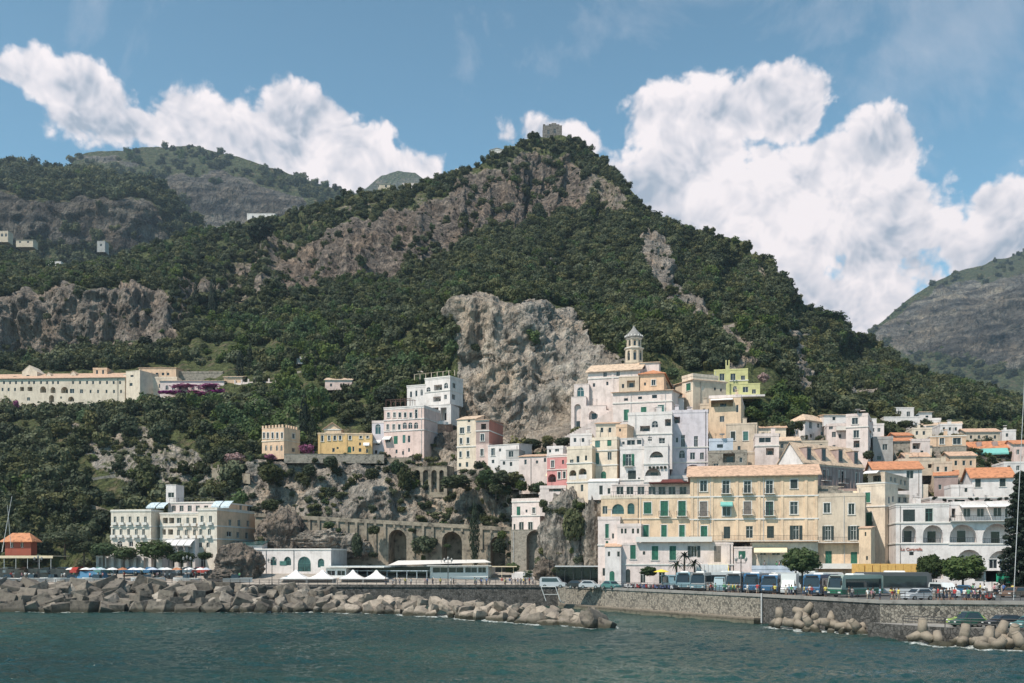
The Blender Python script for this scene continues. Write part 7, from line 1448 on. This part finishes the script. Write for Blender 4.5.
# sea rock near the hall
def sea_rock(px, py, D, rx, ry, seed, label, mat, name='rock_outcrop', dz=1.0):
    c = P(px, py, D); bm = bmesh.new(); bmesh.ops.create_icosphere(bm, subdivisions=6, radius=1)
    V = np.array([v.co[:] for v in bm.verts]); n = fbm(V*1.3+seed, 4, ridged=True); n2 = fbm(V*4+seed, 4, ridged=True); r = 1+.32*n+.2*n2
    sx = rx/F*D; sz = ry/F*D
    for v, k in zip(bm.verts, r): v.co = Vector((v.co.x*sx*k, v.co.y*sx*.7*k, v.co.z*sz*k*dz))
    me = bpy.data.meshes.new(name); bm.to_mesh(me); bm.free(); me.materials.append(M_ROCK)
    for nm, v in (('rock', .8), ('tone', .8 if mat is CRAG else .15)):
        a = me.attributes.new(nm, 'FLOAT', 'POINT'); a.data.foreach_set('value', np.full(len(me.vertices), v, np.float32))
    me.polygons.foreach_set('use_smooth', [True]*len(me.polygons)); o = bpy.data.objects.new(name, me); COL.objects.link(o); o.location = c; return props(o, label, 'rock')
CRAG = material('grey crag', (.33,.31,.28), var=.35, scale=.5, bump=.25, bscale=.9, stain=.5, dark=(.09,.085,.08)); CRAGP = material('pale crag', (.47,.42,.36), var=.3, scale=.5, bump=.3, bscale=.9, stain=.3, dark=(.17,.15,.13))
sea_rock(237, 566, 215, 21, 17, 1.3, 'large grey rock outcrop beside the seafront hotel', CRAG)
sea_rock(222, 576, 212, 14, 6, 4.3, 'low dark rock spur left of the large grey outcrop', CRAG)
sea_rock(323, 541, 234, 24, 10, 2.2, 'pale rock bulge below the left part of the viaduct', CRAGP); sea_rock(352, 546, 233, 15, 10, 5.2, 'second pale rock bulge below the viaduct', CRAGP); sea_rock(282, 535, 235, 20, 20, 7.2, 'grey crag between hotel and viaduct', CRAG)
sea_rock(567, 548, 214, 24, 46, 9.1, 'grey tan crag under the cream arched house', CRAGP, dz=1); sea_rock(596, 540, 209, 12, 40, 3.7, 'narrow pale crag against the narrow pinkish house', CRAGP); sea_rock(450, 453, 266, 18, 18, 6.1, 'rock knob under the round loggia terrace', CRAG)
sea_rock(549, 572, 212, 12, 12, 6.6, 'small rock behind the kiosk', CRAG)
# masts
m = MB(); m.tube(P(2,552,214), P(12,496,214), .09, .05, n=6); m.tube(P(11,548,214), P(7.5,505,214), .06, .04, n=6); o = m.build('mast', PALEMET); props(o, 'pale leaning masts at the left edge before the red boathouse', 'mast')
m = MB(); m.tube(P(1013.5,600,128), P(1025,372,128), .05, .035, n=6); o = m.build('mast', PALEMET); props(o, 'tall thin leaning mast at the right edge', 'mast')
def boat(px, D, z, rz, label, L=6.0):
    root = empty('boat', (GX(px,D), D, z), R(rz), label, 'boat', 'small boats on the left shore'); m = MB(); n = 8
    sec = []
    for i in range(n+1): t = i/n; w = 1.05*math.sin(math.pi*min(1, .25+.75*(1-t)) if t > .3 else math.pi/2*1) if False else 1.0*(1-max(0,(t-.45)/.55)**2); sec.append((t*L, max(w,.02)))
    for i in range(n):
        (y0,w0),(y1,w1) = sec[i], sec[i+1]
        for s in (-1,1): m.face([(s*w0*.55,y0,0),(s*w1*.5,y1,0+.1*(i/n)),(s*w1,y1,.85+.2*(i+1)/n),(s*w0,y0,.85+.2*i/n)])
        m.face([(-w0,y0,.8+.2*i/n),(w0,y0,.8+.2*i/n),(w1,y1,.8+.2*(i+1)/n),(-w1,y1,.8+.2*(i+1)/n)])
    m.face([(-1,0,.85),(1,0,.85),(.55,0,0),(-.55,0,0)]); m.build('hull', PWH, root); m = MB(); m.box((-.6,1.6,.95),(.6,3.3,1.7), top=.15); m.build('cabin', AUTOG, root)
for i, (x, rz, c) in enumerate(((62,70,0),(84,100,0),(108,80,0),(135,-70,0),(160,95,0),(198,75,0),(223,-80,0),(20,90,0),(42,70,0))):
    boat(x, 209.5+rg.uniform(-1,1.5), 4.7, rz, 'small white boat drawn up behind the left breakwater')
m = MB(); p = P(90,568,213); m.box((p.x-3.0,p.y,5.4),(p.x+3.0,p.y+3,7.0), top=.6); o = m.build('tarpaulin', BLU); props(o, 'bright blue tarpaulin shelter on the left shore', 'tarpaulin')
# ------------------------------------------------------------------ single trees
def crown_me(mat, seed=None):
    src = {M_LEAF: PROTO, M_LEAFB: PROTOL}.get(mat)
    if src: return random.choice(src)
    key = mat.name
    if key not in CM: CM[key] = leaf_cloud(round_blobs(90+len(CM)), 620, .12, 90+len(CM), mat)
    return CM[key]
CM = {}
TRUNK = MB().tube((0,0,-1.2),(.05,.02,1.1),.13,.07,n=7).tube((.05,.02,.5),(.5,.1,1.4),.06,.03,n=5).tube((.05,.02,.6),(-.45,-.1,1.5),.06,.03,n=5).mesh('trunk', M_BARK)
def tree(px, py, rx, ry, D, label, mat=None, group=None, name='tree', me=None, trunk=None, cat='tree'):
    """crown centred on (px, py) with half sizes rx, ry in photo units at distance D"""
    mat = mat or M_LEAF; c = P(px, py, D); r = rx/F*D; h = ry/F*D
    root = empty(name, (c.x, c.y, c.z-h), random.uniform(0, 6.28), label, cat, group)
    o = bpy.data.objects.new('crown', me or crown_me(mat)); COL.objects.link(o); o.parent = root; o.scale = (r, r, h)
    if cat in ('bush', 'plant'): return root
    t = bpy.data.objects.new('trunk', TRUNK); COL.objects.link(t); t.parent = root; tl = trunk or h; t.scale = (max(r*.5,.8), max(r*.5,.8), max(tl,.5)); return root
flatb = [(0,0,1.1,.75,.5)]+[(math.cos(a)*.55, math.sin(a)*.55, .95+.15*math.sin(3*a), .46, .4) for a in np.linspace(0,6.28,9)[:-1]]
PINE = leaf_cloud(flatb+[(0,0,.7,.8,.5)], 2200, .075, 201, M_LEAF, flat=.4); PINE2 = leaf_cloud(flatb+[(0,0,.7,.8,.5)], 2200, .075, 202, M_LEAFM, flat=.4)
CYP = leaf_cloud([(0,0,z,.9*math.sin(math.pi*min(.97,(z+.25)/2.3))**.7,.3) for z in np.linspace(.1,1.85,10)], 900, .09, 203, M_LEAFD)
BUSHR = None
def full_blobs(seed):
    rg = random.Random(seed); out = [(0,0,1.0,.72,.72)]
    for i in range(16): a = i*2.4; z = -.7+1.45*i/15; q = math.sqrt(max(.05,1-z*z))*.62; out.append((math.cos(a)*q, math.sin(a)*q, 1+z*.62, rg.uniform(.2,.48), rg.uniform(.2,.42)))
    return out
BUSH = leaf_cloud(full_blobs(204), 4200, .075, 204, M_LEAFM); BUSHB = leaf_cloud(full_blobs(205), 4200, .075, 205, M_LEAFB); BUSHS = leaf_cloud(full_blobs(206), 1500, .10, 206, M_LEAF); BUSHSB = leaf_cloud(full_blobs(207), 1500, .10, 207, M_LEAFM)
tree(802, 561, 20, 17, 166, 'round dense green plaza tree before the cream awning', me=BUSH, trunk=2)
tree(931, 567, 16, 16, 164, 'left and darker of the two plaza trees before the arcades', me=BUSH, trunk=1.8); tree(963, 568, 23, 16, 160, 'right and brighter of the two plaza trees before the arcades', me=BUSHB, trunk=1.8)
tree(649, 571.5, 9, 6.5, 188, 'dark round bush at the foot of the pinkish ground floor', me=BUSH, name='bush', cat='bush')
for i, (x, y, rx, ry, t) in enumerate(((65,537,21,10,'tallest dark umbrella pine behind the red boathouse'),(84,546,15,9,'smaller umbrella pine right of the tallest one'),(104,548,15,10,'round topped pine left of the seafront hotel'),(124,552,14,10,'low pine before the left wing of the seafront hotel'),(155,548,20,14,'largest tree before the seafront hotel'),(181,556,15,9,'tree before the middle of the seafront hotel'),(205,555,8,6,'small round tree right of the hotel trees'))):
    tree(x, y, rx, ry, 219 if i < 4 else 217, t, me=PINE if i < 2 else PINE2, name='pine_tree', trunk=2.4)
tree(40, 560, 12, 7, 219, 'bushy tree right of the red boathouse')
def cyp(px, y0, y1, rx, D, label): tree(px, (y0+y1)/2, rx, (y1-y0)/2, D, label, me=CYP, name='cypress_tree', trunk=.6)
cyp(474.6, 505, 562, 6.5, 226, 'tall dark cypress before the viaduct'); cyp(341, 350, 380, 2.6, 322, 'slim single cypress on the green terraces'); cyp(304, 396, 450, 7, 271, 'dark cypress pair beside the long yellow house'); cyp(312, 415, 448, 5, 270, 'shorter cypress left of the long yellow house')
cyp(196, 280, 330, 5, 412, 'left tall cypress against the brown cliff edge'); cyp(213, 276, 332, 5.5, 410, 'right tall cypress against the brown cliff edge'); cyp(240, 352, 388, 6, 340, 'dark conifer above the bougainvillea terrace'); cyp(250, 345, 385, 4, 345, 'second dark conifer above the bougainvillea terrace')
tree(824, 318, 24, 9, 470, 'broad umbrella pine on the right ridge', me=PINE2, name='pine_tree'); tree(348, 198, 10, 10, 590, 'big dark tree standing on the left ridge', mat=M_LEAFD); tree(262, 232, 16, 14, 560, 'broad dark tree on the terraces of the saddle', mat=M_LEAFD); tree(178, 345, 12, 10, 380, 'dark spreading tree at the foot of the brown cliff', me=PINE, name='pine_tree'); tree(146, 344, 11, 10, 378, 'dark round tree at the foot of the brown cliff', mat=M_LEAFD)
tree(306, 449.5, 8, 7, 255, 'purple bougainvillea bush left of the long yellow house', mat=M_PURP, name='bush', cat='bush'); tree(234, 458, 12, 7, 258, 'large pale pink blossoming bush on the left slope', mat=M_PINKF, name='bush', cat='bush'); tree(762, 378, 7, 6, 270, 'reddish bush right of the lemon villa', mat=M_PINKF, name='bush', cat='bush'); tree(270, 457, 7, 4, 253, 'pink flowering bush at the foot of the ochre battlemented house', mat=M_PURP, name='bush', cat='bush'); tree(16, 404, 3, 5, 325, 'small red flowering bush before the convent hotel', mat=M_PURP, name='bush', cat='bush')
for i, (x, y, rx, ry) in enumerate(((185,386,14,2.5),(210,386,14,2.5),(175,393,16,3),(200,394,16,3),(220,392,12,3))): tree(x, y, rx, ry, 327, 'purple bougainvillea hanging over the arcade on the left slope', mat=M_PURP, name='climbing_plant', group='bougainvillea of the arcade terrace', cat='plant', trunk=.5)
rg = random.Random(9)
for i in range(16):
    x = rg.uniform(742,800); y = rg.uniform(396,424)+(x-742)*.08; tree(x, y, rg.uniform(8,12), rg.uniform(6,8.5), 262+rg.uniform(-3,6)-(y-410)*.35, 'bright green tree in the clump below the lemon villa', mat=M_LEAFB, group='bright green trees below the lemon villa')
for i in range(8): tree(735+i*9, 428-i*.3, 8, 6, 246, 'dark green tree in the hedge below the bright green clump', group='hedge below the bright green clump')
# greenery on the crags, under the cliff houses and along the viaduct
G = [(424,545,14,12,229,'leafy climber mass on the viaduct between two arches',M_LEAF),(374,530,7,6,231,'round bush on the viaduct left of the first arch',M_LEAF),(357,545,6,16,230,'tall narrow bush before the viaduct',M_LEAF),(500,546,8,10,226,'dark bush in the right arch of the viaduct',M_LEAFD),(512,568,8,7,216,'yellow green bush right of the pavilion',M_LEAFB),(528,575,8,6,214,'yellow green bush behind the kiosk',M_LEAFB),(543,562,9,8,216,'bush on the rock left of the bus shelter',M_LEAF),(562,570,14,6,211,'dark hedge behind the bus shelter',M_LEAF),(575,525,13,22,209,'green and ochre shrub slope on the crag under the cream arched house',M_LEAF),(555,505,9,9,219,'shrub at the upper left of the crag',M_LEAF),
     (405,478,8,17,246,'dark green climber left of the tall retaining arches',M_LEAFD),(398,468,9,9,247,'bright shrub under the pink palazzo',M_LEAFB),(455,482,17,9,240,'dark green thicket right of the tall retaining arches',M_LEAF),(490,482,16,10,238,'broad green thicket under the red brown house',M_LEAF),(517,480,15,11,236,'green tree crown under the row of low white houses',M_LEAF),(371,474,7,8,243,'shrub on the cliff right of the yellow house',M_LEAF),(330,462,8,8,248,'shrub on the cliff below the yellow house',M_LEAF),(310,470,7,8,247,'shrub on the cliff edge under the bougainvillea',M_LEAF),(272,474,14,12,247,'large dark shrub below the ochre battlemented house',M_LEAF),(270,505,10,8,240,'shrub right of the seafront hotel roof',M_LEAF),(472,428,8,11,262,'bush between the white hotel and the gabled house',M_LEAF),(490,425,5,6,262,'small bush left of the red brown house top',M_LEAF),(531,444,12,7,252,'bush at the foot of the pale cliff',M_LEAF),(548,440,7,6,250,'second bush at the foot of the pale cliff',M_LEAF),(475,348,6,6,296,'bush growing in the pale cliff',M_LEAFD),(563,442,10,6,240,'shrubs beside the long stairway',M_LEAF),(577,432,8,7,247,'dark shrub under the church buttress',M_LEAF),(262,545,10,14,234,'dark shrubs right of the seafront hotel',M_LEAF),(385,395,14,12,285,'dense green tree left of the white terraced hotel',M_LEAF),(410,385,11,8,285,'bright green tree above the pink palazzo',M_LEAFB),(612,382,4,3,262,'shrub behind the church roof',M_LEAF),(671,374,9,8,262,'green vine terrace right of the church',M_LEAFB),(905,424,9,5,283,'garden trees below the white flat roofed villa',M_LEAF),(890,432,8,4,280,'green lawn shrub left of the grey stone house',M_LEAFB),(868,455,6,6,236,'shrub between the cream tower and its neighbour',M_LEAFD)]
for (x, y, rx, ry, D, lab, mt) in G: tree(x, y, rx, ry, D, lab, me={'evergreen foliage':BUSHS,'dark conifer foliage':BUSHS,'bright foliage':BUSHSB}[mt.name], name='bush', cat='bush', trunk=.6)
rg = random.Random(31)
for i in range(26):
    x = rg.uniform(543,600); y = rg.uniform(495,572); tree(x, y, rg.uniform(3,8), rg.uniform(3,7), 210.5+abs(y-535)*.02+(575-x)*.06, 'shrub %s of the crag under the cream arched house' % ('on the upper part' if y < 520 else 'on the middle' if y < 548 else 'at the foot'), me=rg.choice([BUSHS,BUSHSB]), name='bush', cat='bush', trunk=.4, group='shrubs on the crag')
for i in range(14):
    x = rg.uniform(470,545); y = rg.uniform(474,494); tree(x, y, rg.uniform(6,11), rg.uniform(5,8), 231+rg.uniform(-1,4), 'dark green tree in the thicket under the low white houses', me=rg.choice([BUSHS,BUSHSB]), trunk=.8, group='trees under the low white houses')
rg = random.Random(44)
for i in range(22):
    x = rg.uniform(258,512); t_ = (x-255)/257; y = rg.uniform(522+10*t_,562); tree(x, y, rg.uniform(2.5,7), rg.uniform(2.5,6), 237.2-t_*8.5-rg.uniform(.3,1.6), 'wild shrub growing on the %s part of the viaduct' % ('left' if x < 340 else 'middle' if x < 430 else 'right'), me=rg.choice([BUSHS,BUSHSB]), name='bush', cat='bush', group='wild shrubs on the viaduct')
# potted greenery on the terraces right
for i in range(12): tree(936+i*7+rg.uniform(-2,2), 500+rg.uniform(-2,3), 3, 2.4, 203, 'potted plant on the terrace above the white arcades', name='potted_plant', cat='plant', group='potted plants above the arcades', mat=M_LEAFD, trunk=.3)
# palms
def palm(px, D, h, label):
    root = empty('palm_tree', (GX(px,D), D, 4), rg.uniform(0,6), label, 'palm tree'); m = MB(); m.tube((0,0,0),(.15,0,h),.22,.16,n=8); m.build('trunk', M_BARK, root); m = MB()
    for i in range(22):
        a = i*2.4; el = .9-1.3*(i/22); pr = Vector((.15,0,h)); d = Vector((math.cos(a)*math.cos(el), math.sin(a)*math.cos(el), math.sin(el))); s = Vector((-math.sin(a), math.cos(a), 0))
        for k in range(5):
            q = pr+d*.42; w = .26*(1-k/5.5); w2 = .26*(1-(k+1)/5.5); m.face([pr-s*w, pr+s*w, q+s*w2, q-s*w2]); pr = q; d = (d+Vector((0,0,-.28))).normalized()
    m.build('crown', M_LEAFD, root)
palm(676, 186, 4.6, 'left palm before the pinkish ground floor'); palm(684, 187, 6.2, 'tallest, middle palm before the pinkish ground floor'); palm(695, 185.5, 4.8, 'right palm before the dark shuttered window')
# tiered conifer on the right edge
root = empty('conifer_tree', (GX(1021,152), 152, 4), 0, 'dark tiered conifer cut by the right edge', 'tree'); m = MB(); m.tube((0,0,0),(0,0,19),.35,.08,n=8); m.build('trunk', M_BARK, root)
tiers = []
rg = random.Random(8)
for k in range(19):
    z = 1.6+k*.93; r = 3.6*(1-k/21)*rg.uniform(.8,1.1)
    for j in range(7): a = j*.9+k*.4; tiers += [(math.cos(a)*r*f, math.sin(a)*r*f, z-.35*f+rg.uniform(-.25,.25), .62, .42) for f in (.35,.65,.95)]
me = leaf_cloud(tiers, 30000, .15, 77, M_LEAFD); o = bpy.data.objects.new('crown', me); COL.objects.link(o); o.parent = root
# woods: the largest-looking few hundred stand as trees of their own, the rest is one mass
def emit(W, nind):
    D = W['pt'][:,1]; px = W['r']/D*F
    vis = (W['X'] > 0) & (W['X'] < 1024)
    score = np.where(vis, px, 0); order = np.argsort(-score); ind = order[:nind]; rest = np.ones(len(D), bool); rest[ind] = False
    scatter(W['name'], W['pt'][rest], W['sc'][rest], W['rz'][rest], W['kd'][rest])
    for i in ind:
        x, y = W['X'][i], W['Y'][i]
        px_ = x
        side = 'left slope below the convent hotel' if x < 260 and y > 400 else 'slope above the convent hotel' if x < 260 else 'slope above the cliff road' if x < 460 else 'slope behind the town' if x < 800 else 'right hill above the town'
        col = 'bright' if W['kd'][i] > 5 else 'dark'
        root = empty('tree', W['pt'][i].tolist(), float(W['rz'][i]), '%s %s green tree %s' % (['small','low','middling','large','big','huge'][min(5, int(max(0, W['r'][i]-2.2)/.33))], col, near(x, y)), 'tree', '%s green trees %s' % (col, near(x, y).split(',')[0]))
        o = bpy.data.objects.new('crown', (PROTO+PROTOL)[int(W['kd'][i])]); COL.objects.link(o); o.parent = root; o.scale = W['sc'][i].tolist()
        t = bpy.data.objects.new('trunk', TRUNK); COL.objects.link(t); t.parent = root; t.scale = (W['r'][i]*.5, W['r'][i]*.5, W['sc'][i][2])
LANDM = [(20,420,'below the left end of the convent hotel'),(70,430,'on the slope below the arches of the convent hotel'),(120,430,'below the right end of the convent hotel'),(60,470,'in the woods left of the path walls'),(20,520,'above the red boathouse'),(80,520,'in the woods behind the umbrella pines'),(25,470,'in the dark woods at the left edge'),(150,420,'under the white parapet of the bougainvillea arcade'),(200,425,'below the right end of the white parapet'),(240,430,'left of the ochre battlemented house'),(100,490,'up the slope from the seafront hotel'),(240,500,'on the crag right of the seafront hotel'),
 (280,410,'above the ochre battlemented house'),(340,410,'above the long yellow house'),(380,390,'above the pink palazzo'),(430,360,'above the white terraced hotel'),(300,350,'on the upper green terraces'),(430,330,'left of the pale cliff'),(520,290,'on top of the pale cliff'),(600,330,'right of the pale cliff, behind the church'),(560,480,'on the crag under the cream arched house'),(650,350,'behind the bell tower'),(700,360,'on the slope above the cream house'),(760,350,'above the lemon villa'),(820,400,'above the white hip roofed house'),(870,410,'left of the white flat roofed villa'),(960,420,'above the ochre stone house'),(1010,430,'above the orange roof at the right edge'),(600,300,'high above the church'),(630,400,'just behind the church roof'),(690,390,'between church and cream house'),(720,400,'beside the yellow beige house'),(560,420,'at the foot of the pale cliff'),(150,370,'behind the salmon terrace house'),(60,365,'between convent hotel and brown cliff')]
def near(x, y):
    l = min(LANDM, key=lambda l: (l[0]-x)**2+(l[1]-y)**2); dx, dy = x-l[0], y-l[1]
    return l[2]+(', further left' if dx < -abs(dy) else ', further right' if dx > abs(dy) else ', further up' if dy < 0 else ', lower down')
emit(WD, 300)
WS = trees_on(TM, 3.0, .5, 1.7, lambda X, Y: np.where((Y > 440) & (Y < 590), 1.0, .12)*(~inpoly(TM['X'][:-1,:-1], TM['Y'][:-1,:-1], [(452,290),(610,290),(610,452),(452,452)]))*(TM['rock'][:-1,:-1] > .4), lambda X, Y: X*0+.08, 21, 'shrubs', thr=2, hs=(.6,1.0)); emit(WS, 0)
WF = trees_on(T2, 9, 4, 9, boxd([], 1), boxd([], .03), 5, 'woodland', thr=.5); emit(WF, 0)
WG = trees_on(T3, 15, 4, 10, boxd([(60,140,260,175,.3)], .9), boxd([], .1), 6, 'woodland', thr=.42); emit(WG, 0)
WH = trees_on(T5, 16, 4, 10, boxd([(870,250,1024,340,.25)], .8), boxd([], .05), 7, 'woodland', thr=.42); emit(WH, 0)
def haze():
    m = bpy.data.materials.new('sea haze'); m.use_nodes = True; nt = m.node_tree; N = nt.nodes; N.clear(); v = N.new('ShaderNodeVolumePrincipled'); o = N.new('ShaderNodeOutputMaterial')
    v.inputs['Density'].default_value = 0.0001; v.inputs['Color'].default_value = (.66,.83,1,1); v.inputs['Anisotropy'].default_value = .2
    nt.links.new(v.outputs[0], o.inputs['Volume'])
    mb = MB(); mb.box((-3200,-200,-300),(3600,3300,1300)); h = mb.build('haze', m); h['kind'] = 'stuff'
haze()
def foam():
    sea = bpy.data.objects['sea'].data; n = len(sea.vertices); co = np.empty(n*3, np.float32); sea.vertices.foreach_get('co', co); co = co.reshape(-1, 3); f = np.zeros(n, np.float32)
    for o in COL.objects:
        if o.parent is None and o.name.split('.')[0] in ('boulder', 'tetrapod') and o.location.z < 1.6:
            r = 1.5*max(o.scale) if o.name.startswith('boulder') else 2.3
            d = np.hypot(co[:,0]-o.location.x, co[:,1]-o.location.y); f = np.maximum(f, np.clip(1.25-(d-r*.8)/1.1, 0, 1))
    a = sea.attributes.new('foam', 'FLOAT', 'POINT'); a.data.foreach_set('value', f)
foam()
